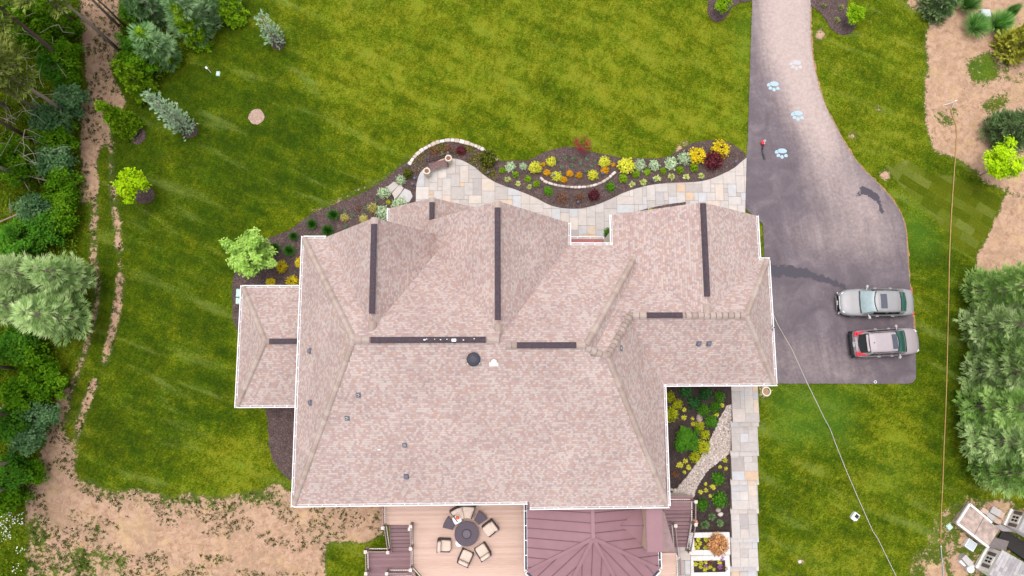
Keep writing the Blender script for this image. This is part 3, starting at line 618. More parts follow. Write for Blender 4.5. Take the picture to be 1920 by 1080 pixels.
for pts, out in ((((-10.3, -6.5, z), (-10.3, 8.38, z)), (-1, 0)), (((-10.3, 8.25, z), (-9.05, 8.25, z)), (0, 1)), (((-10.3, -6.37, z), (2.3, -6.37, z)), (0, -1)), (((2.42, -6.69, zs2-.02), (10.15, -6.69, zs2-.02)), (0, -1)),
                 (((10.02, -6.69, z), (10.02, gS-.02, z)), (1, 0)), (((F2E+.05, 7.9, z), (9.17, 7.9, z)), (0, 1)), (((9.03, 7.9, z), (9.03, 7.2, z)), (1, 0)), (((9.0, 7.04, z), (9.55, 7.04, z)), (0, 1)),
                 (((15.3, gN, z), (gE+.14, gN, z)), (0, 1)), (((gE, gS, z), (gE, gN, z)), (1, 0)), (((10.02, gS, z), (gE+.14, gS, z)), (0, -1)), (((qW, 7.9, z), (qW, qN, z)), (-1, 0)), (((qE, 7.15, z), (qE, qN, z)), (1, 0)),
                 (((F2E, 7.7, z), (F2E, f2N, z)), (1, 0)), (((wW, wS-.14, lz), (wW, wN+.14, lz)), (-1, 0)), (((wW, wN, lz), (-10.15, wN, lz)), (0, 1)), (((wW, wS, lz), (-10.15, wS, lz)), (0, -1)), (((lW, 8.2, lz), (lW, lN, lz)), (-1, 0))):
    gutter(pts, out)
# porch strip between the gables: red tiles between two gutters
mb = MB(); pz = 3.0; y1 = G(1100, 448, pz).y; y0 = y1-1.1
xa, xb = F2E+.1, qW-.1
for i in range(5):
    u = xa+(xb-xa)*i/5; v = xa+(xb-xa)*(i+1)/5-.015
    mb.add([(u, y1, pz), (v, y1, pz), (v, y0, pz+.5), (u, y0, pz+.5), (u, y1, pz-.08), (v, y1, pz-.08), (v, y0, pz+.4), (u, y0, pz+.4)], [(0, 1, 2, 3), (4, 7, 6, 5), (0, 4, 5, 1), (0, 3, 7, 4), (1, 5, 6, 2)])
mb.build('porch_roof', [plain('red_porch_metal', (.30, .11, .10), .5, .12, 4)], HOUSE); gutter(((xa-.1, y1, pz), (xb+.1, y1, pz)), (0, 1))
# walls under every roof
def wallbox(x0, y0, x1, y1, z1, z0=-2.9):
    mb = MB(); mb.prism([(x0, y0), (x1, y0), (x1, y1), (x0, y1)], z0, z1); return mb
wm = MB()
for q in ((-9.85, -5.95, 3.0, 7.8, 5.45), (2.9, -6.25, 9.55, 7.45, 5.44), (9.5, -6.26, 9.6, 3, 5.43), (6.1, gS+.45, gE-.45, 6.6, 5.42), (qW+.45, 3.5, qE-.45, qN-.3, 5.41), (F2W+.45, 7, F2E-.45, f2N-.3, 5.40), (F1W+.45, 7, F1E-.45, f1N-.3, 5.39), (lW+.35, 7, lE-.35, lN-.3, 2.75), (wW+.4, wS+.4, -9.8, wN-.4, 2.74)):
    x0, y0, x1, y1, z1 = q; wm.prism([(x0, y0), (x1, y0), (x1, y1), (x0, y1)], -2.9, z1)
for (x0, x1, xr, yy, za, zb) in ((qW+.45, qE-.45, qr, qN-.3, 5.41, qz-.35), (F2W+.45, F2E-.45, f2r, f2N-.3, 5.4, f2z-.5), (F1W+.45, F1E-.45, f1r, f1N-.3, 5.39, f1z-.5), (lW+.35, lE-.35, lr, lN-.3, 2.75, ls-.3)):
    wm.add([(x0, yy, za), (x1, yy, za), (xr, yy, zb), (x0, yy-.2, za), (x1, yy-.2, za), (xr, yy-.2, zb)], [(0, 2, 1), (3, 4, 5), (0, 1, 4, 3), (1, 2, 5, 4), (2, 0, 3, 5)])
wm.build('wall', [WALLM], HOUSE)
def window(c, wd, ht, ax):
    mb = MB(); k = (wd, .08, ht) if ax == 'y' else (.08, wd, ht); mb.box(c, k); f = mb.build('window', [WHITE], HOUSE)
    mb = MB(); k2 = (wd-.14, .1, ht-.14) if ax == 'y' else (.1, wd-.14, ht-.14); mb.box(c, k2); mb.build('pane', [GLASS], f)
GLASS = plain('window_glass', (.03, .04, .045), .08, .1, 2, spec=.6)
for (x, zc, wd, ht) in ((-7.5, 2.2, 1.6, 1.5), (-4, 1.7, 1.8, 2.1), (-1.6, 1.7, 1.8, 2.1), (4.6, 1.8, 2.0, 2.1)): window((x, -5.97 if x < 3 else -6.27, zc), wd, ht, 'y')
for (x, yy) in ((f1r, f1N-.3), (f2r, f2N-.3), (qr, qN-.3)): window((x, yy+.02, 3.9), 1.5, 1.6, 'y')
for y in (-4, -1.5): window((-9.87, y, 2.2), 1.2, 1.5, 'x')
for y in (1.4, 4.6):
    mb = MB()
    for i in range(4): mb.box((gE-.43, y, .38+i*.6), (.08, 2.5, .57))
    mb.build('garage_door', [WHITE], HOUSE)
# vents and pipes on the roof slopes
def on_roof(px, py, z0=5.6, z1=10.9):
    """highest roof point seen at that pixel"""
    dg = bpy.context.evaluated_depsgraph_get(); o = Vector((0, 0, CH)); d = (G(px, py, 0)-o).normalized()
    ok, loc, nor, idx, ob, mx = SC.ray_cast(dg, o, d); return loc, nor
dgs = bpy.context.view_layer.update()
for (x, y) in ((672, 741), (651, 784), (759, 835), (1165, 653), (1447, 615)):
    p, n = on_roof(x, y); mb = MB(); mb.lathe(p-Vector((0, 0, .1)), [(.055, 0), (.055, .42), (.045, .43)], 12, m=0); mb.lathe(p-Vector((0, 0, .1)), [(.045, .435), (.03, .437)], 12, m=1)
    q = Vector((0, 0, 1)).rotation_difference(n).to_matrix(); mb.box(p, (.26, .3, .02), M=q, m=2); mb.build('vent_pipe', [WHITE, BLACK, GREYP], HOUSE)
for (x, y) in ((582, 658), (583, 755), (762, 893), (1310, 644), (1329, 644)):
    p, n = on_roof(x, y); q = Vector((0, 0, 1)).rotation_difference(n).to_matrix(); mb = MB(); mb.rbox(p+n*.07, (.2, .24, .16), .05, M=q); mb.box(p+n*.01, (.28, .32, .02), M=q); mb.build('roof_vent', [GREYP], HOUSE)
p, n = on_roof(888, 674); q = Vector((0, 0, 1)).rotation_difference(n).to_matrix()
mb = MB(); mb.box(p+n*.012, (.62, .5, .02), M=q, m=1); mb.lathe(p, [(.2, -.1), (.2, .22), (.335, .2), (.345, .26), (.3, .36), (.16, .41), (.01, .42)], 24); mb.build('exhaust_fan', [plain('charcoal_fan_hood', (.035, .035, .05), .55, .2, 8), WHITE], HOUSE, smooth=False)
p, n = on_roof(926, 683); q = Vector((0, 0, 1)).rotation_difference(n).to_matrix()
mb = MB(); mb.box(p+n*.012, (.44, .2, .02), M=q); mb.lathe(p+Vector((0, .1, 0)), [(.12, -.1), (.12, .3), (.14, .3), (.13, .4), (.05, .46)], 14); mb.build('white_vent_cap', [WHITE], HOUSE)
for (x, y) in ((661, 640), (668, 636), (711, 842)):
    p, n = on_roof(x, y); q = Vector((0, 0, 1)).rotation_difference(n).to_matrix(); mb = MB(); mb.rbox(p+n*.06, (.16, .06, .02), .02, M=q); mb.build('white_patch', [WHITE], HOUSE)
# ================================================================ DECK, STAIRS, PORCH ROOF
def board_material(name, cols, wd=.14, axis='y'):
    m, t, b = newmat(name); co = coords(t)
    sx = nd(t, 'ShaderNodeSeparateXYZ'); t.links.new(co, sx.inputs[0]); k = {'x': 0, 'y': 1}[axis]
    row = mth(t, 'DIVIDE', sx.outputs[k], wd); fr = mth(t, 'FRACT', row); wn = nd(t, 'ShaderNodeTexWhiteNoise', noise_dimensions='1D'); t.links.new(mth(t, 'FLOOR', row), wn.inputs['W'])
    gsc = (.5, 9, 1) if axis == 'y' else (9, .5, 1); gr = noise(t, coords(t, scale=gsc), 3, 5, .65)
    r = ramp(t, [(.25, cols[0]), (.5, cols[1]), (.8, cols[2])]); t.links.new(mth(t, 'ADD', mth(t, 'MULTIPLY', gr, .75), mth(t, 'MULTIPLY', wn.outputs['Value'], .25)), r.inputs[0])
    gap = mth(t, 'LESS_THAN', fr, .05); c = mixc(t, mth(t, 'MULTIPLY', gap, .22), r.outputs[0], [v*.25 for v in cols[0]])
    t.links.new(c, b.inputs['Base Color']); b.inputs['Roughness'].default_value = .75; bump(t, b, mth(t, 'SUBTRACT', gr, gap), .3, .01); return m
TANB = board_material('tan_deck_board', ((.42, .275, .22), (.50, .345, .285), (.555, .40, .34)))
MAUB = board_material('mauve_stair_board', ((.155, .085, .095), (.215, .125, .135), (.27, .165, .17)), .13)
MAUR = plain('mauve_rail', (.27, .18, .18), .6, .15, 6); MAUD = plain('dark_baluster', (.06, .04, .045), .5, .2, 8)
CREAM = plain('cream_cap', (.66, .58, .53), .6, .08, 5)
DZ = .62
DECK = world(empty('deck', GT(850, 1030, 0))); tag(DECK, 'tan board deck behind the house carrying the patio furniture', 'deck')
def gz2(pts, z): return [tuple(G(p[0], p[1], z)[:2]) for p in pts]
mb = MB(); mb.prism(gz2([(722,936),(722,984),(775,984),(775,1062),(800,1090),(850,1160),(1150,1160),(1268,1085),(1268,1037),(1240,1037),(1240,936)][::-1], DZ), DZ-.12, DZ)
mb.build('deck_floor', [TANB], DECK)
mb = MB(); mb.prism(gz2([(722,936),(722,984),(777,984),(777,1062),(800,1088),(1260,1120),(1268,1085),(1268,1037),(1240,936)][::-1], DZ), DZ-.45, DZ-.125); 
for p in ((728, 980), (780, 1058), (985, 1060), (1240, 1060)):
    q = G(p[0], p[1], DZ-.4); mb.box((q.x, q.y+.15, -1.3), (.15, .15, 2.4))
mb.build('deck_frame', [MAUR], DECK)
def railing(a, b, za, zb=None, h=.92, parent=DECK, sp=.13, posts=(True, True), cap=CREAM, top=MAUR):
    """posts with pale caps, a cream top board and dark balusters from a to b (pixels at deck level)"""
    zb = za if zb is None else zb; A = G(a[0], a[1], za); B = G(b[0], b[1], zb); L = (B-A).length; t = (B-A)/L; H = Vector((0, 0, h))
    mb = MB(); mb.bar(A+H, B+H, .055, .04, m=2); mb.bar(A+H*.12, B+H*.12, .06, .05, m=0); mb.bar(A+H*.9, B+H*.9, .04, .05, m=2)
    n = int(L/sp)
    for i in range(1, n): mb.tube([A+t*L*i/n+H*.12, A+t*L*i/n+H*.9], .014, 5, m=1)
    r = mb.build('railing', [cap, MAUD, top], parent)
    for p, k in ((A, posts[0]), (B, posts[1])):
        if k:
            mb = MB(); mb.box(p+Vector((0, 0, h*.5)), (.12, .12, h+.06), m=0); mb.rbox(p+Vector((0, 0, h+.05)), (.19, .19, .06), .02, m=1); mb.box(p+Vector((0, 0, h+.1)), (.13, .13, .05), m=1, taper=.4)
            mb.box(p+Vector((0, 0, .06)), (.17, .17, .12), m=0); mb.build('railing_post', [MAUR, CREAM], parent)
railing((722, 946), (722, 984), DZ, posts=(False, True)); railing((773, 981), (773, 1022), DZ); railing((773, 1022), (773, 1061), DZ, posts=(False, True)); railing((773, 1062), (800, 1093), DZ, posts=(False, True))
def stair(name, lab, a0, a1, ztop, n, run, tread=.26, rise=.165, dirn=(0, -1)):
    o = world(empty(name, (a0[0], a0[1], ztop-n*rise))); tag(o, lab, 'stairs'); x0, x1, y = a0[0], a1[0], a0[1]
    for i in range(n):
        mb = MB(); z = ztop-(i+1)*rise; mb.box(((x0+x1)/2, y-(i+.5)*tread, z-.02), (x1-x0, tread-.045, .045)); mb.box(((x0+x1)/2, y-i*tread-.005, z+rise/2-.05), (x1-x0-.02, .07, rise-.05), m=1); mb.build('step', [MAUB, MAUD], o)
    mb = MB()
    for x in (x0+.03, x1-.03): mb.bar((x, y, ztop-.2), (x, y-n*tread, ztop-n*rise-.12), .05, .26)
    mb.build('stringer', [MAUR], o); return o
A = G(729, 984, DZ); B = G(771, 984, DZ)
st = stair('deck_stairs', 'narrow mauve wooden stairs going down from the deck on its west side', (A.x, A.y), (B.x, B.y), DZ, 7, 0); zl = DZ-7*.165-.01
ly = A.y-7*.26
lo = G(690, 1035, zl); mbx = MB(); mbx.box(((lo.x+B.x)/2, ly-.72, zl-.03), (B.x-lo.x, 1.44, .06)); mbx.build('landing', [MAUB], st)
for x in (lo.x+.1, B.x-.1):
    for y in (ly-.1, ly-1.35):
        mb = MB(); mb.box((x, y, zl-.8), (.14, .14, 1.5)); mb.build('landing_post', [MAUR], st)
for i in range(6):
    mb = MB(); mb.box((lo.x+.62, ly-1.44-(i+.5)*.26, zl-(i+1)*.165), (1.2, .29, .045)); mb.box((lo.x+.62, ly-1.44-i*.26, zl-(i+.5)*.165-.02), (1.18, .02, .12)); mb.build('step', [MAUB], st)
railing((725, 986), (731, 1029), DZ-.1, zl, .9, st, posts=(False, True)); railing((771, 986), (774, 1024), DZ-.1, zl, .9, st, posts=(True, False))
railing((690, 1028), (731, 1028), zl, None, .9, st, posts=(True, False)); railing((690, 1028), (691, 1068), zl, None, .9, st, posts=(False, True)); railing((691, 1068), (690, 1100), zl, zl-.9, .9, st, posts=(False, False)); railing((729, 1068), (768, 1068), zl, None, .9, st, posts=(True, False)); railing((727, 1068), (722, 1100), zl, zl-.9, .9, st, posts=(False, False))
# east stairs
eA = G(1244, 957, DZ); eB = G(1300, 957, DZ)
e2 = stair('deck_stairs', 'wide mauve wooden stairs between the porch chimney and the planting bed', (eA.x, eA.y), (eB.x, eB.y), DZ, 10, 0); ze = DZ-10*.165
top = G(1250, 935, DZ); mb = MB(); mb.box(((eA.x+eB.x)/2, (top.y+eA.y)/2+.1, DZ-.03), (eB.x-eA.x, top.y-eA.y+.2, .06)); mb.build('landing', [MAUB], e2)
mb = MB(); mb.box(((eA.x+eB.x)/2, (top.y+eA.y)/2+.1, -.9), (eB.x-eA.x-.1, top.y-eA.y, 2.8)); mb.build('landing_base', [WALLM], e2)
railing((1252, 936), (1296, 936), DZ, None, .92, e2, posts=(False, True)); railing((1296, 938), (1296, 978), DZ, DZ-.35, .92, e2, posts=(False, True)); railing((1296, 979), (1287, 1030), DZ-.35, ze, .92, e2, posts=(False, True)); railing((1259, 980), (1264, 1040), DZ-.3, ze, .92, e2)
sheet('lower_patio', gz2([(1262,1026),(1296,1026),(1296,1150),(1262,1150)], ze), .0, JOINT, .5, .4, zf=lambda x, y: 0*x+ze-.06)
mb = MB(); ashlar(mb, gz2([(1262,1026),(1294,1026),(1294,1150),(1262,1150)], ze), ze, seed=9); tag(mb.build('lower_flagstones', [STONE]), kind='structure')
mb = MB(); p0 = gz2([(722, 1064), (776, 1064), (800, 1160), (722, 1160)], -1.6); mb2 = MB(); ashlar(mb2, p0[::-1], -1.55, seed=11); tag(mb2.build('lower_flagstones', [STONE]), kind='structure')
railing((1268, 1040), (1270, 1090), DZ, None, .92, DECK, posts=(False, False))

# covered porch with a standing seam roof
MAUV = plain('mauve_metal_sheet', (.235, .126, .142), .55, .06, 1.3, spec=.35); SEAM = plain('mauve_seam', (.14, .07, .088), .55, .08, 5)
PO = world(empty('covered_porch', GT(1110, 1050))); tag(PO, 'covered porch under a mauve standing seam metal roof with fanned hips', 'porch')
pe, pt = 3.1, 4.75
ap = G(1112, 1009, pt); rb = G(1112, 950, pt); L0 = G(988, 945, pe); L1 = G(988, 1071, pe); R1 = G(1231, 1067, pe); R0 = G(1231, 1032, pe); Rn = G(1231, 945, pe)
ap = Vector(ap); rb = Vector((ap.x, rb.y+.4, pt)); L0.y = rb.y; Rn.y = rb.y; L1 = Vector((L0.x, (L1.y+R1.y)/2, pe)); R1 = Vector((Rn.x, L1.y, pe))
dL = G(1050, 1128, pe); dx = (ap.x-L1.x)*.55; D1 = Vector((L1.x+dx*.95, L1.y-1.75, pe)); D2 = Vector((R1.x-dx*.95, L1.y-1.75, pe))
V = [rb, L0, L1, D1, D2, R1, Rn, ap]
pr = roof('porch_roof', V, [(1, 2, 7, 0), (2, 3, 7), (3, 4, 7), (4, 5, 7), (5, 6, 0, 7)], .12, PO, MAUV, MAUR)
mb = MB()
def seam(a, b, wd=.035, h=.05):
    a, b = Vector(a), Vector(b)
    mb.bar(a+Vector((0, 0, h*.4)), b+Vector((0, 0, h*.4)), wd, h)
def onplane(p, a, b, c):
    n = (b-a).cross(c-a); return a.z-(n.x*(p[0]-a.x)+n.y*(p[1]-a.y))/n.z
for s, (E0, E1) in ((0, (L0, L1)), (1, (Rn, R1))):
    y = rb.y-.75; c = L1
    while y > L1.y+.1:
        e = Vector((E0.x, y, pe))
        if y >= ap.y: f = Vector((ap.x, y, pt))
        else:
            k = (ap.y-y)/(ap.y-L1.y); f = ap+(E1-ap)*k
        seam(e, f); y -= .54
for (P, Q) in ((L1, D1), (D1, D2), (D2, R1)):
    t = (Q-P).normalized(); L = (Q-P).length; m_ = (P+Q)/2; dn = Vector((ap.x-m_.x, ap.y-m_.y, 0)); foot = P+t*t.dot(ap-P)
    s = t.dot(ap-P) % .54
    while s < L:
        e = P+t*s; pk = t.dot(ap-P)
        k = s/pk if s <= pk else (L-s)/(L-pk)
        f = e+(ap-foot)*min(1, max(0, k))
        seam(e, f); s += .54
mb.build('standing_seam', [SEAM], pr)
mb = MB()
def hipcap(a, b):
    a, b = Vector(a), Vector(b); mb.bar(a+Vector((0, 0, .05)), b+Vector((0, 0, .05)), .2, .035)
for q in (L1, D1, D2, R1): hipcap(q, ap)
hipcap(rb, ap); mb.build('hip_cap', [MAUV], pr)
for (a, b, o) in ((L0, L1, (-1, 0)), (Vector((R1.x, R0.y, pe)), R1, (1, 0))): gutter(((a.x, a.y, pe), (b.x, b.y, pe)), o, True, .17, parent=PO, sp=.75)
mb = MB()
for (a, b) in ((L1, D1), (D2, R1), (D1, D2)):
    t = (b-a).normalized(); o = Vector((t.y, -t.x, 0)) if (Vector((t.y, -t.x, 0))).dot((a+b)/2-ap) > 0 else Vector((-t.y, t.x, 0))
    mb.bar(a+o*.085-Vector((0, 0, .08)), b+o*.085-Vector((0, 0, .08)), .16, .04, m=1); mb.bar(a+o*.17-Vector((0, 0, .04)), b+o*.17-Vector((0, 0, .04)), .05, .12, m=0)
    n = int((b-a).length/.75)
    for i in range(n+1): p = a+(b-a)*i/max(1, n)+o*.085; mb.bar(p-o*.08, p+o*.08, .035, .02, m=0)
mb.build('gutter', [WHITE, GUTDK], PO)
for q in (L1, R1, D1, D2, L0+Vector((0, -.6, 0))):
    c = q+(ap-q)*.06; mb = MB(); mb.box((c.x, c.y, (pe+DZ)/2-.1), (.2, .2, pe-DZ-.2)); mb.build('porch_post', [CREAM], PO)
# chimney chase with its cricket
ch = world(empty('chimney', (0, 0, 0))); c0 = G(1210, 955, 4.9); c1 = G(1244, 1035, 4.9); 
ch.location = ((c0.x+c1.x)/2, (c0.y+c1.y)/2, DZ); tag(ch, 'flat mauve metal topped chimney box rising at the right edge of the porch roof', 'chimney')
mb = MB(); mb.prism([(c0.x+.05, c1.y+.05), (c1.x-.05, c1.y+.05), (c1.x-.05, c0.y+.3), (c0.x+.05, c0.y+.3)], DZ-1, 4.84); mb.build('chimney_body', [perface('buff_veneer', [(0, (.55, .42, .30)), (1, (.68, .60, .52))], .8)], ch)
mb = MB(); mb.prism([(c0.x, c1.y), (c1.x, c1.y), (c1.x, c0.y+.3), (c0.x, c0.y+.3)], 4.84, 4.92); mb.box(((c0.x+c1.x)/2, (c0.y+c1.y)/2+.1, 4.93), (c1.x-c0.x-.1, c0.y-c1.y+.1, .03)); mb.build('chimney_cap', [MAUV], ch)
cx = c0.x+.05; ym = (c0.y+c1.y)/2+.12; zf_ = lambda x: pt-(x-ap.x)*(pt-pe)/(Rn.x-ap.x)
a = Vector((cx, c1.y+.1, zf_(cx)+.01)); b = Vector((cx, c0.y+.15, zf_(cx)+.01)); tp = Vector((cx, ym, zf_(cx)+.62)); ft = Vector((cx-1.3, ym, zf_(cx-1.3)+.012))
mb = MB(); mb.add([a, b, tp, ft], [(0, 2, 3), (2, 1, 3), (0, 3, 1), (0, 1, 2)]); mb.build('cricket', [MAUV], ch)
mb = MB(); mb.bar(ft+Vector((0, 0, .01)), tp+Vector((0, 0, .01)), .05, .03); mb.build('cricket_seam', [SEAM], ch)

# ---------------------------------------------------------------- furniture on the deck
WICK = plain('dark_wicker', (.085, .065, .085), .7, .3, 60, bmp=.5); CUSH = plain('cream_cushion', (.54, .43, .365), .9, .05, 12, bmp=.15); DKW = plain('dark_frame', (.06, .042, .046), .6, .2, 10)
def pillow(mb, c, d, M=None, rz=0, m=0, seg=6):
    """soft cushion, bulging top"""
    mat = M or Matrix.Rotation(rz, 3, 'Z'); rings = []
    for (k, z) in ((.94, -.5), (1, -.2), (1, .15), (.95, .38), (.8, .5), (.4, .56)):
        ring = []
        for i in range(20):
            a = 2*math.pi*i/20; cx, sx = math.cos(a), math.sin(a); e = .35
            ring.append(mat @ Vector((math.copysign(abs(cx)**e, cx)*d[0]/2*k, math.copysign(abs(sx)**e, sx)*d[1]/2*k, z*d[2]))+Vector(c))
        rings.append(ring)
    mb.loft(rings, m)
def armchair(lab):
    o = empty('patio_armchair'); tag(o, lab, 'armchair', 'armchairs round the fire table')
    mb = MB(); mb.rbox((0, 0, .2), (.74, .74, .26), .04); mb.build('seat_base', [WICK], o)
    for s in (-1, 1):
        mb = MB(); mb.rbox((s*.355, -.02, .42), (.045, .76, .06), .02); mb.rbox((s*.37, -.02, .22), (.05, .72, .38), .02); mb.build('armrest', [DKW], o)
    mb = MB(); mb.rbox((0, -.4, .44), (.74, .05, .7), .02); mb.build('backrest', [WICK], o)
    mb = MB(); pillow(mb, (0, .06, .41), (.64, .68, .17)); mb.build('seat_cushion', [CUSH], o, smooth=True)
    mb = MB(); pillow(mb, (0, -.29, .62), (.64, .22, .42)); mb.build('back_cushion', [CUSH], o, smooth=True)
    for sx in (-1, 1):
        for sy in (-1, 1):
            mb = MB(); mb.tube([(sx*.34, sy*.35, .1), (sx*.35, sy*.37, 0)], .025, 6); mb.build('leg', [DKW], o)
    return o
pc = armchair('cream cushioned armchair left of the round table, facing right')
FC = G(875, 1001, DZ+.6)
def place(o, px, py, deg, h=.4): p = G(px, py, DZ+h); o.location = (p.x, p.y, DZ+.002); o.rotation_euler = (0, 0, R(deg)); return o
place(pc, 833, 1023, -92)
for (x, y, a, lab) in ((873, 1045, -25, 'cream cushioned armchair below the round table, seen from behind'), (905, 1034, 33, 'cream cushioned armchair at the lower right of the round table'), (919, 991, 128, 'cream cushioned armchair at the upper right, beside the wedge table')):
    c = copy_tree(pc); c['label'] = lab; place(c, x, y, a)
so_ = empty('curved_sofa', (0, 0, 0)); tag(so_, 'curved two seat cream cushioned sofa against the house wall', 'sofa')
fc = Vector((FC.x, FC.y)); so_.location = (FC.x, FC.y, DZ+.002)
def arc(mb, r0, r1, a0, a1, z0, z1, n=10, m=0, bul=0.0):
    rings = []
    for i in range(n+1):
        a = R(a0+(a1-a0)*i/n); c, s = math.cos(a), math.sin(a); e = 1.0
        k = 1-bul*(abs(i/n-.5)*2)**6
        zz = z0+(z1-z0)*k
        rings.append([Vector((r*c, r*s, z)) for r, z in ((r0, z0), (r1, z0), (r1, zz-.03), (r1-.04, zz), (r0+.04, zz), (r0, zz-.03))])
    mb.loft(rings, m)
mb = MB(); arc(mb, .9, 1.62, 72, 128, .04, .33); mb.build('seat_base', [WICK], so_)
mb = MB(); arc(mb, 1.6, 1.67, 71, 129, .04, .75); mb.build('backrest', [DKW], so_)
for a0, a1 in ((73, 99.5), (100.5, 127)):
    mb = MB(); arc(mb, .88, 1.5, a0, a1, .32, .48, bul=.3); mb.build('seat_cushion', [CUSH], so_, smooth=False)
    mb = MB(); arc(mb, 1.36, 1.6, a0, a1, .46, .8, bul=.25); mb.build('back_cushion', [CUSH], so_)
for a in (72, 128):
    mb = MB(); mb.bar((.9*math.cos(R(a)), .9*math.sin(R(a)), .45), (1.6*math.cos(R(a)), 1.6*math.sin(R(a)), .45), .06, .4); mb.build('armrest', [DKW], so_)
th = empty('throw_pillow', G(857, 974, DZ+.5)); tag(th, 'white patterned throw pillow lying on the left sofa seat', 'pillow'); mb = MB(); pillow(mb, (0, 0, .06), (.5, .46, .16), rz=.5); mb.build('pillow_cover', [plain('white_print_fabric', (.78, .74, .76), .9, .3, 14)], th, smooth=True)
th.location.z = DZ+.48
mb = MB(); cb = G(858, 970, DZ+.68); mb.lathe((0, 0, -.11), [(.03, .0), (.085, .04), (.115, .11), (.085, .19), (.03, .22)], 16); o = mb.build('orange_ball', [plain('orange_rubber', (.80, .12, .03), .5, .06, 10)], smooth=True); o.location = (cb.x, cb.y, DZ+.77); tag(o, 'small orange ball resting on the white throw pillow', 'ball')
for (a, lab) in ((47, 'dark woven wedge table at the right end of the sofa'), (153, 'dark woven wedge table at the left end of the sofa')):
    o = empty('wedge_table', (FC.x, FC.y, DZ+.002)); tag(o, lab, 'side table', 'wedge tables beside the sofa')
    mb = MB(); arc(mb, .86, 1.5, a-13.5, a+13.5, .40, .46); mb.build('table_top', [WICK], o)
    for (r, d) in ((.92, -11), (.92, 11), (1.43, -12), (1.43, 12)):
        mb = MB(); q = Vector((r*math.cos(R(a+d)), r*math.sin(R(a+d)), 0)); mb.box(q+Vector((0, 0, .2)), (.05, .05, .4)); mb.build('leg', [DKW], o)
o = empty('fire_table', (FC.x, FC.y, DZ+.002)); tag(o, 'round dark woven fire table in the middle of the armchairs', 'table')
mb = MB(); mb.lathe((0, 0, 0), [(.72, .55), (.735, .57), (.735, .60), (.72, .62), (.30, .62)], 40, cap=False); mb.lathe((0, 0, 0), [(.72, .55), (.2, .54)], 40, cap=False); mb.build('table_top', [WICK], o)
mb = MB(); mb.lathe((0, 0, 0), [(.36, 0), (.36, .54)], 24); mb.build('table_base', [WICK], o)
mb = MB(); mb.lathe((0, 0, 0), [(.30, .60), (.30, .612)], 28); mb.build('burner_bowl', [plain('burner_bowl', (.03, .025, .03), .6, .3, 30)], o); mb = MB(); mb.lathe((0, 0, 0), [(.235, .612), (.24, .635), (.22, .645)], 28); mb.build('burner_lid', [plain('burner_lid', (.10, .08, .105), .5, .1, 9)], o)
pf = G(861, 1017, DZ+.2); o = empty('round_stool', (pf.x, pf.y, DZ+.002)); tag(o, 'small white round stool half under the fire table', 'stool'); mb = MB(); mb.lathe((0, 0, 0), [(.16, 0), (.2, .1), (.18, .3), (.22, .42), (.2, .45)], 20); mb.build('stool_body', [plain('white_ceramic', (.74, .74, .76), .35, .2, 16)], o, smooth=True)

# ================================================================ STEPPED WALK, CREEK BED, PLANTERS
mb = MB(); seedk = 20
ys = [(714, 790), (790, 799), (799, 845), (845, 854), (854, 899), (899, 908), (908, 954), (954, 962), (962, 1008), (1008, 1016), (1016, 1062), (1062, 1070), (1070, 1130)]
zz = .06; xl = None
for i, (a, b) in enumerate(ys):
    pl = G(1371, a, zz); ql = G(1370, b, zz); pr_ = G(1420 if i % 2 == 0 else 1421.5, a, zz); ww = .04 if i % 2 else 0
    x0 = pl.x; x1 = pr_.x-(.02*i)*0
    y1, y0 = pl.y, ql.y
    mb.prism([(x0-.02, y0-.03), (x1-.04+ww, y0-.03), (x1-.04+ww, y1+.05), (x0-.02, y1+.05)], zz-.5, zz-.028, m=1)
    ashlar(mb, [(x0-ww-.02, y0-.05), (x1+ww, y0-.05), (x1+ww, y1+.03), (x0-ww-.02, y1+.03)], zz, .28, .012, .05, seed=seedk+i); zz -= .155
WK = mb.build('stepped_walk', [STONE, JOINT]); tag(WK, kind='structure')
# wet stains and hand marks on the walk are left to the stone itself
RIV = perface('river_pebble', [(0, (.22, .17, .15)), (.3, (.42, .34, .29)), (.6, (.55, .48, .44)), (.85, (.66, .60, .58)), (1, (.50, .34, .24))], .7, 9, .2, .3)
creek = [(1362,762),(1371,758),(1371,846),(1352,862),(1330,878),(1316,896),(1306,914),(1298,934),(1262,934),(1268,916),(1288,893),(1306,868),(1322,842),(1340,806),(1350,782)]
cp = ground_poly(creek); sheet('creek_bed', cp, .06, plain('creek_sand', (.38, .31, .28), .95, .3, 14), .3, .2, .02)
mb = MB(); lo = np.min(cp, 0); hi = np.max(cp, 0)
def pebble(mb, c, r, m=0, rnd=None, sq=.6):
    a = random.random()*6.3; rings = []; ax = r*random.uniform(.8, 1.35); ay = r*random.uniform(.7, 1.0)
    for (k, z) in ((.7, -.5), (1, 0), (.72, .42), (.25, .6)):
        ring = []
        for i in range(7):
            th = 2*math.pi*i/7; x = math.cos(th)*ax*k*random.uniform(.86, 1.1); y = math.sin(th)*ay*k*random.uniform(.86, 1.1)
            ring.append((c[0]+x*math.cos(a)-y*math.sin(a), c[1]+x*math.sin(a)+y*math.cos(a), c[2]+z*r*sq*2))
        rings.append(ring)
    mb.loft(rings, m, rnd=random.random() if rnd is None else rnd)
n = 0
while n < 1500:
    x, y = rng.uniform(lo, hi)
    if inside(np.array([x]), np.array([y]), cp)[0]:
        pebble(mb, (x, y, float(T(x, y))+.07), random.uniform(.03, .065)); n += 1
tag(mb.build('river_pebbles', [RIV]), 'river pebbles filling the dry creek bed', None, None, 'stuff')
BOUL = perface('boulder_stone', [(0, (.36, .25, .23)), (.5, (.48, .38, .34)), (.8, (.60, .52, .47)), (1, (.62, .30, .16))], .85, 5, .3, .5)
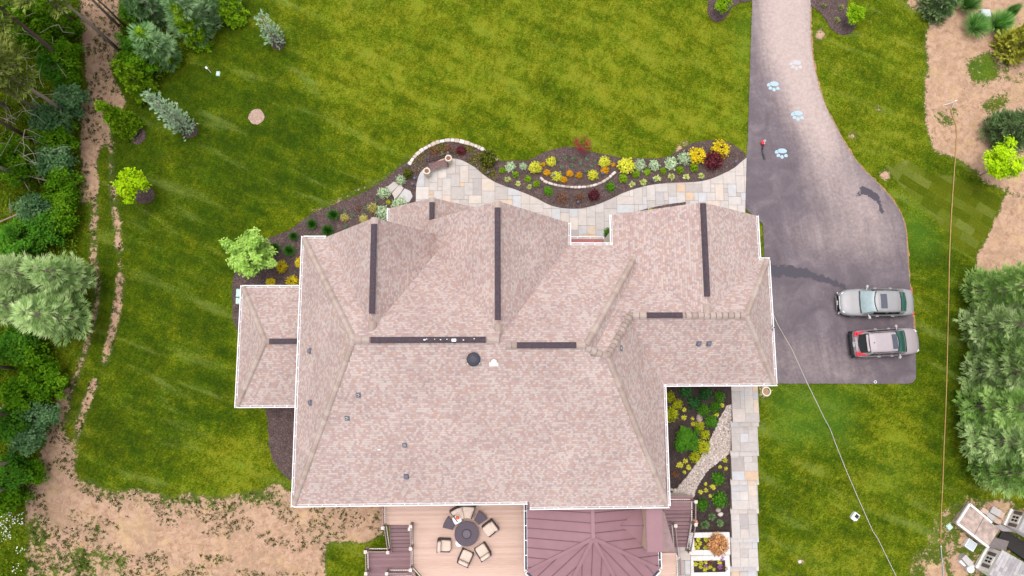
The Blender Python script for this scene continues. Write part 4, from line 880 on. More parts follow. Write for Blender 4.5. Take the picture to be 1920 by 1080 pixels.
for (x, y, r, c, lab) in ((1311, 784, 9, .1, 'flat pinkish boulder among the shrubs beside the gravel strip'), (1346, 956, 6, .2, 'pinkish boulder below the last green shrub near the stepped walk'), (1350, 964, 6, .8, 'cream boulder touching the pinkish one near the stepped walk'), (1302, 979, 8, 1.0, 'orange boulder against the stair railing'), (1299, 927, 5, .6, 'round pale boulder at the foot of the gravel strip by the stair post'), (1259, 918, 5, .45, 'leftmost pale boulder at the lower left corner of the gravel strip'), (1265, 920, 5, .7, 'pale boulder right of the leftmost one at the corner of the gravel strip'), (1261, 927, 6, .6, 'lowest pale boulder beside the roof corner and gravel strip')):
    p = GT(x, y); mb = MB(); pebble(mb, (0, 0, .06), r/29*.85, rnd=c, sq=.4); o = mb.build('boulder', [BOUL], origin=None); o.location = (p.x, p.y, p.z+.02); tag(o, lab, 'boulder')
CAPW = perface('pale_capstone', [(0, (.55, .50, .47)), (.5, (.63, .59, .57)), (1, (.66, .63, .62))], .85, 4, .12, .2)
def planter(x0, y0, x1, y1, z, lab, cap=9):
    a = G(x0, y0, z); b = G(x1, y1, z); cw = cap/29
    o = world(empty('planter_box', ((a.x+b.x)/2, (a.y+b.y)/2, z-.9))); tag(o, lab, 'planter')
    mb = MB()
    for (p0, p1, q0, q1, nn, ax) in ((a.x, b.x, a.y-cw, a.y, 3, 0), (a.x, b.x, b.y, b.y+cw, 3, 0), (a.x, a.x+cw, b.y+cw, a.y-cw, 2, 1), (b.x-cw, b.x, b.y+cw, a.y-cw, 2, 1)):
        for i in range(nn):
            if ax == 0: u0 = p0+(p1-p0)*i/nn; u1 = p0+(p1-p0)*(i+1)/nn-.012; mb.prism([(u0, q0), (u1, q0), (u1, q1), (u0, q1)], z-.06, z)
            else: u0 = q0+(q1-q0)*i/nn+.006; u1 = q0+(q1-q0)*(i+1)/nn-.006; mb.prism([(p0, u0), (p1, u0), (p1, u1), (p0, u1)], z-.06, z)
    mb.build('capstone', [CAPW], o); mb = MB()
    mb.prism([(a.x+.03, a.y-cw+.03), (a.x+.03, b.y+.03), (b.x-.03, b.y+.03), (b.x-.03, a.y-.03), (a.x+.03, a.y-.03)][0:0] or [(a.x+.03, b.y+.03), (b.x-.03, b.y+.03), (b.x-.03, b.y+cw-.03), (a.x+.03, b.y+cw-.03)], z-1.2, z-.065)
    mb.prism([(a.x+.03, a.y-cw+.03), (b.x-.03, a.y-cw+.03), (b.x-.03, a.y-.03), (a.x+.03, a.y-.03)], z-1.2, z-.065)
    mb.prism([(a.x+.03, b.y+cw-.03), (a.x+cw-.03, b.y+cw-.03), (a.x+cw-.03, a.y-cw+.03), (a.x+.03, a.y-cw+.03)], z-1.2, z-.065); mb.prism([(b.x-cw+.03, b.y+cw-.03), (b.x-.03, b.y+cw-.03), (b.x-.03, a.y-cw+.03), (b.x-cw+.03, a.y-cw+.03)], z-1.2, z-.065)
    mb.build('planter_wall', [perface('stacked_stone', [(0, (.3, .25, .22)), (1, (.5, .45, .42))])], o)
    mb = MB(); mb.prism([(a.x+cw-.04, b.y+cw-.04), (b.x-cw+.04, b.y+cw-.04), (b.x-cw+.04, a.y-cw+.04), (a.x+cw-.04, a.y-cw+.04)], z-1.0, z-.12); mb.build('planter_soil', [MULCHD], o); return z-.12
P1Z, P2Z = -1.15, -1.55
PS1 = planter(1292, 999, 1370, 1040, P1Z, 'upper white capped stone planter holding the bronze maple')
PS2 = planter(1291, 1042, 1370, 1082, P2Z, 'lower white capped stone planter full of yellow perennials')
# dry laid stone edgings
def edging(pts, wd, lab, seed, hh=.14):
    rr = random.Random(seed); P = [GT(*p) for p in catmull(pts, False, 6)]; mb = MB(); acc = 0; step = .0
    cum = [0]
    for i in range(len(P)-1): cum.append(cum[-1]+(P[i+1]-P[i]).length)
    s = 0
    while s < cum[-1]-.12:
        L = rr.uniform(.2, .38); m_ = min(s+L/2, cum[-1]); i = max(k for k in range(len(cum)) if cum[k] <= m_); i = min(i, len(P)-2)
        t = (P[i+1]-P[i]).normalized(); c = P[i]+t*(m_-cum[i]); w_ = wd*rr.uniform(.85, 1.15)
        mb.rbox(c+Vector((0, 0, hh*.5+.02)), (L-.015, w_, hh*rr.uniform(.8, 1.15)), .05, rz=math.atan2(t.y, t.x)+rr.uniform(-.08, .08), n=2); s += L
    tag(mb.build('stone_edging', [EDG]), lab, 'stone edging')
EDG = perface('edging_stone', [(0, (.46, .37, .31)), (.5, (.58, .49, .44)), (1, (.66, .60, .55))], .85, 6, .25, .4)
edging([(767,310),(775,298),(788,285),(803,276),(820,268),(840,264),(858,265),(875,269),(892,275),(905,281),(914,288)], .24, 'pale curved stone edging round the outside of the bench bed', 3)
edging([(928,297),(934,303)], .2, 'short pale stone edging piece right of the dark evergreen', 8)
edging([(1013,333),(1020,340),(1035,346),(1055,350),(1080,352),(1105,350),(1125,344),(1140,335),(1150,326),(1156,322)], .16, 'low pale curved stone edging inside the flower bed below the orange flowers', 5)
# ================================================================ PLANTS
def rv(n):
    v = rng.normal(size=(n, 3)); return v/np.linalg.norm(v, axis=1, keepdims=True)
def nrm(v): return v/np.maximum(np.linalg.norm(v, axis=1, keepdims=True), 1e-6)
def diam(C, D, L, W, S=None):
    D = nrm(D); n = len(C)
    S = nrm(np.cross(D, rv(n))) if S is None else S
    L = np.broadcast_to(np.asarray(L, float), (n,))[:, None]; W = np.broadcast_to(np.asarray(W, float), (n,))[:, None]
    return np.stack([C, C+D*L*.45+S*W*.5, C+D*L, C+D*L*.45-S*W*.5], 1)
def leafmesh(name, Q, rnd):
    n = len(Q); me = bpy.data.meshes.new(name); me.vertices.add(n*4); me.vertices.foreach_set('co', Q.reshape(-1).astype(np.float32))
    me.loops.add(n*4); me.loops.foreach_set('vertex_index', np.arange(n*4)); me.polygons.add(n); me.polygons.foreach_set('loop_start', np.arange(0, n*4, 4))
    me.update(calc_edges=True); a = me.attributes.new('rnd', 'FLOAT', 'FACE'); a.data.foreach_set('value', np.asarray(rnd, np.float32)); return me
def globe(r=.35, h=.45, n=420, L=.09, W=.05, up=.3, lump=.12):
    d = rv(n*2); d = d[d[:, 2] > -.35][:n]; k = 1+lump*np.sin(d[:, 0]*7+1)*np.sin(d[:, 1]*6+2)+lump*np.sin(d[:, 2]*9); rr = rng.uniform(.62, 1.0, len(d))*k
    C = d*rr[:, None]*np.array([r, r, h*.55])+np.array([0, 0, h*.42]); nn = nrm(d+[0, 0, .5]+rv(len(d))*.35); D = nrm(np.cross(nn, rv(len(d))))+nn*(.25+up*.5); S = nrm(np.cross(nn, D)); return diam(C, D, L*rng.uniform(.7, 1.3, len(d)), W*1.15, S), rng.random(len(d))
def spiky(r=.4, h=.5, n=150, W=.022, droop=.5):
    Q = []; az = rng.uniform(0, 6.283, n); sp = rng.uniform(.15, 1.0, n)**.6; a = np.stack([np.cos(az), np.sin(az), 0*az], 1); s = np.stack([-np.sin(az), np.cos(az), 0*az], 1)
    base = a*rng.uniform(0, .12, n)[:, None]*r; P = [base]
    for t in (.4, .75, 1.0):
        P.append(base+a*(sp*r*t)[:, None]+np.array([0, 0, 1])*(h*(1.15-sp*.55)*(t*1.5-droop*1.6*t*t*sp))[:, None])
    for i, (w0, w1) in enumerate(((1, .95), (.95, .7), (.7, .08))):
        Q.append(np.stack([P[i]-s*W*w0/2, P[i]+s*W*w0/2, P[i+1]+s*W*w1/2, P[i+1]-s*W*w1/2], 1))
    return np.concatenate(Q), np.tile(rng.random(n), 3)
def hosta(r=.25, h=.22, n=46, W=.075): return spiky(r, h, n, W, .7)
def clusters(cent, nl, rad, L, W, out=None):
    n = len(cent)*nl; C0 = np.repeat(cent, nl, 0); d = rv(n); C = C0+d*(rad*rng.uniform(.35, 1, n))[:, None]*np.array([1, 1, .75])
    o = d*.5+[0, 0, .8]+rv(n)*.4
    if out is not None: o = o+np.repeat(out, nl, 0)*.35
    o = nrm(o); D = nrm(np.cross(o, rv(n)))+o*.2; S = nrm(np.cross(o, D))
    rn = np.clip(np.repeat(rng.random(len(cent)), nl)*.55+rng.random(n)*.45, 0, 1)
    return diam(C, D, L*rng.uniform(.7, 1.35, n), W*rng.uniform(.9, 1.3, n), S), rn
def crown_round(R_=1.4, H=2.2, z0=1.2, nc=60, nl=50, rad=.3, L=.17, W=.10):
    d = rv(nc); k = rng.uniform(.3, 1.0, nc)**.6*(1+.24*np.sin(d[:, 0]*5+d[:, 1]*4+rng.uniform(0, 6)))
    cent = d*k[:, None]*np.array([R_, R_, H*.5])*.86+np.array([0, 0, z0+H*.5]); return clusters(cent, nl, rad, L, W, d), cent
def crown_cone(R_=.9, H=4, z0=.1, nc=110, nl=26, rad=.24, L=.17, W=.09):
    t = 1-np.sqrt(rng.random(nc)); az = rng.uniform(0, 6.283, nc); rr = R_*(1-t)**.85*rng.uniform(.6, 1.05, nc)
    cent = np.stack([rr*np.cos(az), rr*np.sin(az), z0+t*(H-z0)], 1); d = np.stack([np.cos(az), np.sin(az), 0*az+.6], 1); return clusters(cent, nl, rad, L, W, d), cent
def tuft(P, D, k=7, L=.32, W=.045, spread=.42, br=None, tip=None):
    n = len(P)*k; C = np.repeat(P, k, 0); d = nrm(np.repeat(nrm(D), k, 0)+rv(n)*spread); S = nrm(np.cross(d, np.array([0, 0, 1.0])+rv(n)*.45))
    rn = np.repeat(.5*br+.3*tip+.1*rng.random(len(P)), k)+rng.random(n)*.2 if br is not None else rng.random(n)
    return diam(C, d, L*rng.uniform(.7, 1.25, n), W, S), np.clip(rn, 0, 1)
def crown_pine(R_=2.3, H=9, z0=.6, levels=9, nb=8, droop=-.12, up=.35, tl=.32, tw=.05, k=7, step=.2, sub=.55, top=.25, jit=.25, sparse=0.0):
    """whorls of branches carrying flat sprays of needle tufts; returns tufts and branch centre lines"""
    P = []; D = []; BR = []; B_ = []; TP = []
    for l in range(levels):
        f = l/max(1, levels-1); z = z0+(H-z0)*f; Lb = R_*(1-f)**.75*(1-.15*rng.random())+top*f+.15
        m_ = max(4, int(nb*(1-f*.4)))
        for j in range(m_):
            if rng.random() < sparse: continue
            az = 6.283*(j+rng.uniform(-.3, .3))/m_+l*1.1; L = Lb*rng.uniform(.72, 1.15); a = np.array([math.cos(az), math.sin(az), 0]); s = np.array([-a[1], a[0], 0]); zj = z+rng.uniform(-jit, jit)
            BR.append((np.array([0, 0, zj]), np.array([0, 0, zj])+a*L*.9+[0, 0, droop*L+up*L*.3]))
            t = .22*L; bk = rng.random()
            while t <= L:
                c = np.array([0, 0, zj])+a*t+np.array([0, 0, droop*t+up*t*t/L*.55]); wd = sub*min(1, 1.25-t/L)*min(1, t/(.3*L+.01)*.8)
                for q in np.linspace(-1, 1, max(1, int(wd*2/.2)*2+1)):
                    P.append(c+s*q*wd+a*abs(q)*wd*.55+rng.normal(0, .05, 3)); D.append(a*1.0+s*q*.75+[0, 0, up+.15]); B_.append(bk); TP.append(min(1, t/L))
                t += step
    for i in range(8): P.append([0, 0, H-.1*i]); D.append([*rng.normal(0, .4, 2), 1]); B_.append(.6); TP.append(.8)
    return tuft(np.array(P), np.array(D, float), k, tl, tw, .33, np.array(B_), np.array(TP)), BR
BARK = plain('grey_brown_bark', (.29, .215, .19), .9, .3, 14, bmp=.6); BARKD = plain('dark_bark', (.13, .085, .07), .9, .35, 12, bmp=.6); TWIG = plain('pale_dead_twig', (.42, .35, .29), .9, .2, 10)
def treeobj(name, leaf, mat, trunkpts, r0, limbs=(), bark=BARK, parent=None):
    """Empty > trunk (with its limbs), crown, built at the origin"""
    o = empty(name); Q, rn = leaf; me = leafmesh('crown', Q, rn); link('crown', me, o, [mat])
    mb = MB(); n = len(trunkpts); mb.tube(trunkpts, [r0*(1-.75*i/(n-1)) for i in range(n)], 8)
    for (a, b) in limbs:
        a, b = Vector(a), Vector(b); m_ = (a+b)/2+Vector((0, 0, -.05)); mb.tube([a, m_, b], [r0*.3, r0*.2, r0*.07], 5)
    mb.build('trunk', [bark], o, smooth=True); return o
LM = lambda nm, a, b, c, tr=.25, cl=.5: leafmat(nm, [(0, a), (.5, b), (1, c)], tr, cl)
L_DKGRASS = LM('dark_grass_blade', (0.0279, 0.101, 0.0124), (0.0543, 0.186, 0.0186), (0.109, 0.279, 0.0465)); L_PALEGRASS = LM('pale_grass_blade', (0.093, 0.217, 0.0543), (0.186, 0.341, 0.109), (0.403, 0.527, 0.264)); L_TANGRASS = LM('tan_grass_blade', (0.186, 0.232, 0.0775), (0.31, 0.341, 0.109), (0.512, 0.496, 0.217))
L_GOLD = LM('golden_leaf', (0.492, 0.328, 0.00984), (0.8, 0.59, 0.0197), (0.8, 0.787, 0.0492)); L_YEL = LM('yellow_leaf', (0.538, 0.538, 0.0316), (0.8, 0.791, 0.0554), (0.8, 0.8, 0.126)); L_YELG = LM('yellow_green_leaf', (0.186, 0.232, 0.0093), (0.395, 0.419, 0.0174), (0.6, 0.581, 0.0349)); L_PALEY = LM('pale_yellow_leaf', (.42, .36, .08), (.55, .48, .13), (.64, .58, .25))
L_LIME = LM('lime_leaf', (0.116, 0.232, 0.00697), (0.221, 0.395, 0.0093), (0.349, 0.523, 0.0232)); L_BRIGHT = LM('bright_green_leaf', (0.0581, 0.209, 0.00697), (0.116, 0.326, 0.0116), (0.198, 0.419, 0.0232)); L_MID = LM('mid_green_leaf', (0.0279, 0.101, 0.0093), (0.0697, 0.209, 0.0155), (0.132, 0.31, 0.0279)); L_DEEP = LM('deep_green_leaf', (0.0124, 0.0543, 0.0155), (0.031, 0.124, 0.031), (0.0775, 0.217, 0.062))
L_VAR = LM('cream_edged_leaf', (0.248, 0.403, 0.186), (0.465, 0.62, 0.341), (0.8, 0.8, 0.651)); L_HOS = LM('striped_hosta_leaf', (.26, .36, .05), (.50, .55, .16), (.68, .68, .38), .2, .2); L_HOSY = LM('yellow_hosta_leaf', (0.383, 0.404, 0.0159), (0.585, 0.552, 0.0425), (0.701, 0.637, 0.128), .2, .2)
L_ORG = LM('orange_bloom', (0.264, 0.211, 0.0197), (0.68, 0.29, 0.0105), (0.68, 0.369, 0.0158), .2, .2); L_BURG = LM('burgundy_leaf', (0.0388, 0.0109, 0.0155), (0.116, 0.0202, 0.031), (0.248, 0.0465, 0.0543)); L_BRON = LM('bronze_leaf', (0.139, 0.0543, 0.031), (0.248, 0.101, 0.0543), (0.372, 0.186, 0.093)); L_RED = LM('crimson_leaf', (0.214, 0.0107, 0.032), (0.384, 0.0191, 0.064), (0.511, 0.064, 0.0852)); L_RUST = LM('rust_leaf', (0.341, 0.139, 0.0465), (0.558, 0.264, 0.109), (0.713, 0.434, 0.217))
L_GRAYG = LM('grey_green_leaf', (0.093, 0.171, 0.093), (0.186, 0.295, 0.171), (0.31, 0.434, 0.264)); L_EVG = LM('dark_evergreen_leaf', (0.031, 0.0543, 0.0093), (0.0775, 0.109, 0.0155), (0.232, 0.217, 0.031)); L_PINK = LM('pink_petal', (.10, .15, .03), (.45, .14, .42), (.6, .25, .55)); L_WHITE = LM('white_petal', (.6, .6, .55), (.75, .75, .7), (.8, .8, .76), .2, .1)
KIND = {  # kind: (object name, category, template builders, material, base radius)
 'dk': ('grass_clump', 'ornamental grass', [lambda: spiky(.42, .55, 260, .026, .45)], L_DKGRASS, .40), 'pg': ('grass_clump', 'ornamental grass', [lambda: spiky(.42, .5, 170, .022, .5)], L_PALEGRASS, .40), 'tg': ('grass_clump', 'ornamental grass', [lambda: spiky(.42, .5, 150, .02, .5)], L_TANGRASS, .4),
 'gold': ('golden_shrub', 'shrub', [lambda: globe(.38, .55, 620, .09, .05, .4)], L_GOLD, .36), 'yel': ('yellow_shrub', 'shrub', [lambda: globe(.38, .5, 430, .11, .07)], L_YEL, .36), 'yg': ('yellow_green_shrub', 'shrub', [lambda: globe(.38, .42, 260, .16, .08, .2, .2)], L_YELG, .38), 'py': ('yellow_shrub', 'shrub', [lambda: globe(.38, .42, 380, .12, .05, .3, .2)], L_PALEY, .38),
 'lime': ('green_mound', 'shrub', [lambda: globe(.36, .42, 420, .09, .06)], L_LIME, .34), 'br': ('green_mound', 'shrub', [lambda: globe(.36, .42, 330, .13, .06, .2, .25)], L_BRIGHT, .35), 'mid': ('green_shrub', 'shrub', [lambda: globe(.38, .48, 460, .12, .06, .3, .2)], L_MID, .37), 'deep': ('green_shrub', 'shrub', [lambda: globe(.38, .48, 480, .12, .06, .3, .2)], L_DEEP, .37),
 'var': ('variegated_shrub', 'shrub', [lambda: globe(.38, .4, 430, .11, .06, .2, .16)], L_VAR, .37), 'hos': ('hosta', 'hosta', [lambda: hosta(.26, .2, 48, .062)], L_HOS, .26), 'hosy': ('hosta', 'hosta', [lambda: hosta(.26, .2, 44, .075)], L_HOSY, .26),
 'org': ('orange_flower', 'flower', [lambda: globe(.34, .4, 300, .11, .07, .4, .12)], L_ORG, .33), 'burg': ('burgundy_shrub', 'shrub', [lambda: globe(.38, .5, 480, .09, .05, .3, .2)], L_BURG, .37), 'bron': ('bronze_shrub', 'shrub', [lambda: globe(.38, .42, 240, .1, .04, .4, .3)], L_BRON, .37), 'gg': ('herb_tuft', 'plant', [lambda: globe(.36, .34, 150, .12, .06)], L_GRAYG, .36), 'evg': ('dark_evergreen', 'shrub', [lambda: globe(.38, .8, 620, .15, .07, .5, .1)], L_EVG, .37), 'pink': ('pink_flower', 'flower', [lambda: globe(.3, .3, 110, .1, .07, .5)], L_PINK, .3), 'rust': ('rust_maple', 'shrub', [lambda: globe(.4, .5, 620, .13, .05, .3, .1)], L_RUST, .38),
}
TPL = {}
def shrub(kind, px, py, r, label, group=None, dz=None, z=None):
    nm, cat, bl, mat, br = KIND[kind]
    if kind not in TPL:
        TPL[kind] = []
        for f in bl*2:
            Q, rn = f(); TPL[kind].append(leafmesh(nm, Q, rn))
    lst = TPL[kind]; me = random.choice(lst); rad = r/29.0; s = rad/br
    hgt = .3*s; p = GT(px, py, hgt) if z is None else G(px, py, z+hgt*.6)
    o = bpy.data.objects.new(nm, me); COL.objects.link(o)
    if not me.materials: me.materials.append(mat)
    zb = (float(T(p.x, p.y))+.03 if z is None else z); o.location = (p.x, p.y, zb)
    o.scale = (s*random.uniform(.94, 1.06), s*random.uniform(.94, 1.06), s*random.uniform(.9, 1.1)); o.rotation_euler = (0, 0, random.uniform(0, 6.28)); tag(o, label, cat, group); return o
ORD = ['first', 'second', 'third', 'fourth', 'fifth', 'sixth', 'seventh', 'eighth', 'ninth', 'tenth', 'eleventh', 'twelfth']
def row(kind, pts, fmt, group, z=None):
    for i, p in enumerate(pts): shrub(kind, p[0], p[1], p[2], fmt.format(o=ORD[i]), group, z=z)
G1 = 'plants in the mulch bed west of the house'
row('dk', [(515,466,12),(550,443,10),(542,470,12),(584,420,11),(614,432,12),(624,403,12)], 'round dark green grass clump, {o} from the left in the bed west of the gables', G1)
shrub('dk', 579, 444, 6, 'dark green grass clump peeking out at the roof corner gutter', G1)
for a in (('gold',528,500,10,'golden shrub beside the large pale green tree'),('gold',563,492,9,'orange gold shrub half hidden by the roof edge'),('gold',507,530,8,'smaller golden shrub above the low wing gutter'),('gold',548,528,11,'larger golden shrub above the low wing gutter'),('py',646,407,8,'pale yellow shrub beside the last dark grass clump'),('py',699,390,10,'pale yellow shrub next to the variegated shrub by the small gable'),('py',681,410,8,'pale yellow shrub cut by the gable edge'),
          ('var',719,361,11,'cream green variegated shrub at the lower left of the stepping stones'),('var',717,398,13,'variegated shrub tucked into the corner of the small gable'),('var',748,382,13,'variegated shrub below the stepping stones'),('var',751,337,9,'variegated shrub above the stepping stones'),
          ('gg',661,405,4,'tiny blue green tuft right of the pale yellow shrub'),('gg',685,390,4,'tiny blue green tuft left of the yellow shrub by the small gable'),('gg',705,377,4,'tiny blue green tuft between the yellow and variegated shrubs'),('gg',682,402,4,'tiny blue green tuft just above the gable edge'),('gg',648,424,4,'tiny blue green tuft nearest the first dark grass clumps'),('gg',647,397,4,'tiny blue green tuft above the pale yellow shrub'),('yg',728,379,4,'tiny yellow tuft left of the stepping stones'),('bron',673,390,5,'thin reddish green tuft near the mulch edge')): shrub(a[0], a[1], a[2], a[3], a[4], G1)
shrub('br', 466, 590, 4, 'small green weed beside the green utility boxes', G1)
G2 = 'plants in the front flower bed'
for a in (('bron',814,283,9,'brown red shrub left of the garden bench back'),('bron',842,279,9,'brown red shrub behind the upper urn'),('burg',864,281,9,'wine red shrub right of the upper urn'),('evg',915,297,14,'large dark evergreen shrub at the end of the curved edging'),('evg',765,325,8,'narrow dark evergreen shrub left of the lower urn'),
          ('var',957,312,9,'leftmost round variegated shrub beside the dark evergreen'),('var',981,312,7,'small variegated shrub left of the yellow shrubs'),('lime',942,319,6,'leftmost lime green mound by the dark evergreen'),('lime',967,327,6,'lime green mound below the round variegated shrub'),('lime',990,335,6,'lime green mound left of the stone edging end'),('lime',1006,344,6,'lime green mound at the left end of the stone edging'),('br',1028,357,8,'bright green leafy plant below the stone edging, left side'),('br',1145,350,8,'bright green leafy plant below the stone edging, right side'),
          ('yel',1004,314,11,'larger yellow shrub at the left end of the orange flowers'),('yel',1034,302,9,'yellow shrub above the orange flowers'),('yel',1044,330,9,'yellow shrub in the curve of the stone edging, left'),('yel',1134,303,10,'yellow shrub right of the red maple'),('yel',1112,328,9,'yellow shrub in the curve of the stone edging, right'),('yel',1175,310,14,'largest yellow shrub, at the start of the variegated row'),
          ('gold',1308,291,15,'golden globe shrub left of the dark burgundy shrub'),('gold',1351,280,17,'golden globe shrub behind the dark burgundy shrub'),('burg',1340,299,19,'large dark burgundy shrub between two golden globes'),('bron',1054,370,10,'dark brown shrub near the walk, leftmost of three'),('bron',1087,371,9,'dark brown shrub near the walk, middle of three'),('burg',1114,365,11,'burgundy shrub near the walk, rightmost of three')): shrub(a[0], a[1], a[2], a[3], a[4], G2)
row('org', [(1025,323,6),(1058,336,6),(1068,325,6),(1086,328,6),(1135,318,7)], 'orange flower clump, {o} from the left in the front bed', 'orange flowers in the front bed')
for a in ((1019,308,'tiny orange flower tuft between the two left yellow shrubs'), (1150,309,'tiny orange flower tuft left of the largest yellow shrub')): shrub('org', a[0], a[1], 4, a[2], 'orange flowers in the front bed')
row('gg', [(1047,300,3),(1053,314,4),(1061,296,4),(1073,311,4),(1076,297,4),(1089,306,4),(1098,321,4),(1100,298,4),(1116,301,3),(1109,311,3)], 'tiny grey green herb tuft round the red maple, {o} from the left', 'small herb tufts round the red maple')
row('hos', [(952,335,7),(972,343,6),(993,349,6)], 'pale striped hosta left of the stone edging, {o} from the left', 'striped hostas in the front bed')
row('hos', [(1187,344,7),(1208,340,8),(1234,333,9),(1261,329,8),(1289,330,8),(1317,328,7)], 'pale striped hosta along the walk, {o} from the left in the long row', 'striped hostas in the front bed')
row('var', [(1201,308,11),(1227,309,10),(1259,305,12),(1284,296,12)], 'variegated shrub, {o} from the left in the row up to the golden globes', 'variegated shrubs in the front bed')
row('lime', [(1169,334,8),(1193,326,7),(1214,322,6),(1244,320,6),(1276,318,7),(1302,314,8)], 'round lime green mound, {o} from the left in the row behind the hostas', 'lime green mounds in the front bed')
row('hos', [(1187,401,4),(1199,398,5),(1220,392,6)], 'hosta in the strip along the garage gable edge, {o} from the left', 'hostas beside the garage gable')
shrub('mid', 1142, 435, 8, 'green leafy plant in the corner beside the porch gutter', G2)
G3 = 'plants in the bed beside the stepped walk'
row('deep', [(1286,735,10),(1302,756,11),(1323,738,11)], 'dark green shrub under the long gutter, {o} from the left', G3)
row('mid', [(1320,769,10),(1335,790,10),(1342,763,9),(1350,744,9)], 'mid green shrub left of the gravel strip top, {o} from the left', G3)
row('mid', [(1317,947,11),(1347,898,11),(1350,937,12)], 'green shrub right of the gravel strip, {o} from the left', G3)
row('yg', [(1256,744,9),(1258,776,12),(1271,758,8),(1304,857,9),(1320,838,11),(1323,815,8),(1312,800,8)], 'yellow green leafy plant left of the gravel strip, {o} from the left', G3)
row('hosy', [(1276,873,7),(1284,768,5),(1284,783,6),(1284,886,4),(1286,865,6),(1293,877,6),(1299,785,4),(1301,795,5),(1316,796,6),(1345,778,5),(1355,760,5)], 'small yellow hosta left of the gravel strip, {o} from the left', 'yellow hostas beside the stepped walk')
row('hosy', [(1315,923,5),(1324,908,4),(1325,920,5),(1333,930,4),(1338,914,6),(1351,876,4),(1361,863,6),(1362,879,4)], 'small yellow hosta right of the gravel strip, {o} from the left', 'yellow hostas beside the stepped walk')
row('pg', [(1322,984,9),(1335,969,8),(1350,981,8)], 'feathery green grass clump above the planters, {o} from the left', G3)
shrub('bron', 1266, 889, 7, 'small brownish shrub by the roof gutter left of the gravel strip', G3)
row('hosy', [(1302,1030,5),(1303,1020,5),(1309,1027,5),(1310,1012,5),(1313,1019,5),(1323,1027,5),(1325,1012,6)], 'yellow perennial in the upper planter, {o} from the left', 'yellow perennials in the upper planter', PS1)
shrub('rust', 1346, 1022, 18, 'rust coloured lace leaf maple overhanging the upper planter', None, z=PS1)
row('hosy', [(1305,1058,5),(1306,1048,6),(1314,1064,4),(1315,1056,6),(1321,1045,4),(1323,1067,6),(1324,1055,4),(1330,1047,5),(1332,1064,4),(1338,1047,5),(1339,1068,4),(1350,1055,5)], 'yellow perennial in the lower planter, {o} from the left', 'yellow perennials in the lower planter', PS2)
row('pink', [(1324,1062,4),(1351,1063,5),(1354,1047,5)], 'pink flower tuft in the lower planter, {o} from the left', 'pink flowers in the lower planter', PS2)
row('bron', [(1333,1055,6),(1360,1066,5)], 'thin dark red plant in the lower planter, {o} from the left', 'dark red plants in the lower planter', PS2)
row('tg', [(1545,10,6),(1570,37,8),(1577,13,7)], 'tan green grass clump in the bed right of the driveway, {o} from the left', 'grass clumps by the driveway')
def small(name, n, a, L, W, mat): return name
# tall ornamental grass, top right
def big_grass(px, py, r, lab, h=1.3):
    rad = r/29; Q, rn = spiky(rad*1.15, h, 420, .035, .5); me = leafmesh('grass_clump', Q, rn); o = link('grass_clump', me, None, [L_BGR]); p = GT(px, py, .4); o.location = (p.x, p.y, 0); tag(o, lab, 'ornamental grass', 'tall grass clumps round the utility box')
L_BGR = LM('tall_grass_blade', (0.062, 0.232, 0.0232), (0.155, 0.372, 0.062), (0.341, 0.558, 0.202))
for a in ((1828,50,27,'tall green grass clump left of the grey utility box'), (1872,45,28,'tall green grass clump right of the grey utility box'), (1815,8,24,'tall green grass clump above, cut by the top edge'), (1893,24,12,'smallest green grass clump at the far right')): big_grass(*a)

# ---------------------------------------------------------------- trees
def put(o, p, s=1.0, label=None, cat='tree', group=None, tilt=(0, 0)):
    o.location = (p[0], p[1], float(T(p[0], p[1]))-.05); o.scale = (s, s, s); o.rotation_euler = (tilt[0], tilt[1], random.uniform(0, 6.28)); tag(o, label, cat, group); return o
def at_h(px, py, h):
    p = GT(px, py, h); return p
def roundtree(name, px, py, h, Rr, Hc, mat, lab, bark=BARK, base=None, nc=60, nl=55, leaf=(.17, .10), rad=.3, tr=.06, group=None, lean=None):
    """h: height of the crown's middle; px, py: where that middle shows"""
    c = at_h(px, py, h); b = GT(*base) if base else Vector((c.x, c.y, float(T(c.x, c.y)))); off = Vector((c.x-b.x, c.y-b.y, 0)); hh = h
    (Q, rn), cent = crown_round(Rr, Hc, hh-Hc/2, nc, nl, rad, *leaf); Q = Q+np.array([off.x, off.y, 0])
    top = Vector((off.x, off.y, hh+Hc*.2)); limbs = []
    for k in range(9):
        q = Vector(cent[k])+off; s_ = top*random.uniform(.35, .75); limbs.append((s_, q))
    o = treeobj(name, (Q, rn), mat, [Vector((0, 0, -.1)), top*.45, top], tr, limbs, bark); o.location = (b.x, b.y, float(T(b.x, b.y))); tag(o, lab, 'tree', group); return o
L_PALEG = LM('pale_green_leaf', (0.139, 0.264, 0.0465), (0.31, 0.512, 0.0853), (0.512, 0.698, 0.186)); L_LIMET = LM('lime_tree_leaf', (0.217, 0.403, 0.0062), (0.419, 0.682, 0.0093), (0.651, 0.8, 0.031))
roundtree('ornamental_tree', 465, 480, 2.6, 1.62, 2.6, L_PALEG, 'large pale green round tree in the bed beside the low west wing', base=(478, 500), nc=90, nl=60)
roundtree('young_tree', 243, 342, 2.2, 1.12, 1.5, L_LIMET, 'small lime green tree above a round mulch ring on the left lawn', base=(270, 364), nc=46, nl=42, tr=.04)
roundtree('young_tree', 1882, 302, 2.6, 1.42, 2.0, L_LIMET, 'lime green tree on the bare soil at the right edge', base=(1838, 329), nc=70, nl=48, tr=.06, bark=TWIG)
roundtree('young_tree', 1357, 3, 1.2, .72, 1.0, L_LIME, 'small yellow green tree in the mulch bed left of the driveway', base=(1345, 22), nc=34, nl=40, tr=.035, rad=.2, leaf=(.13, .08))
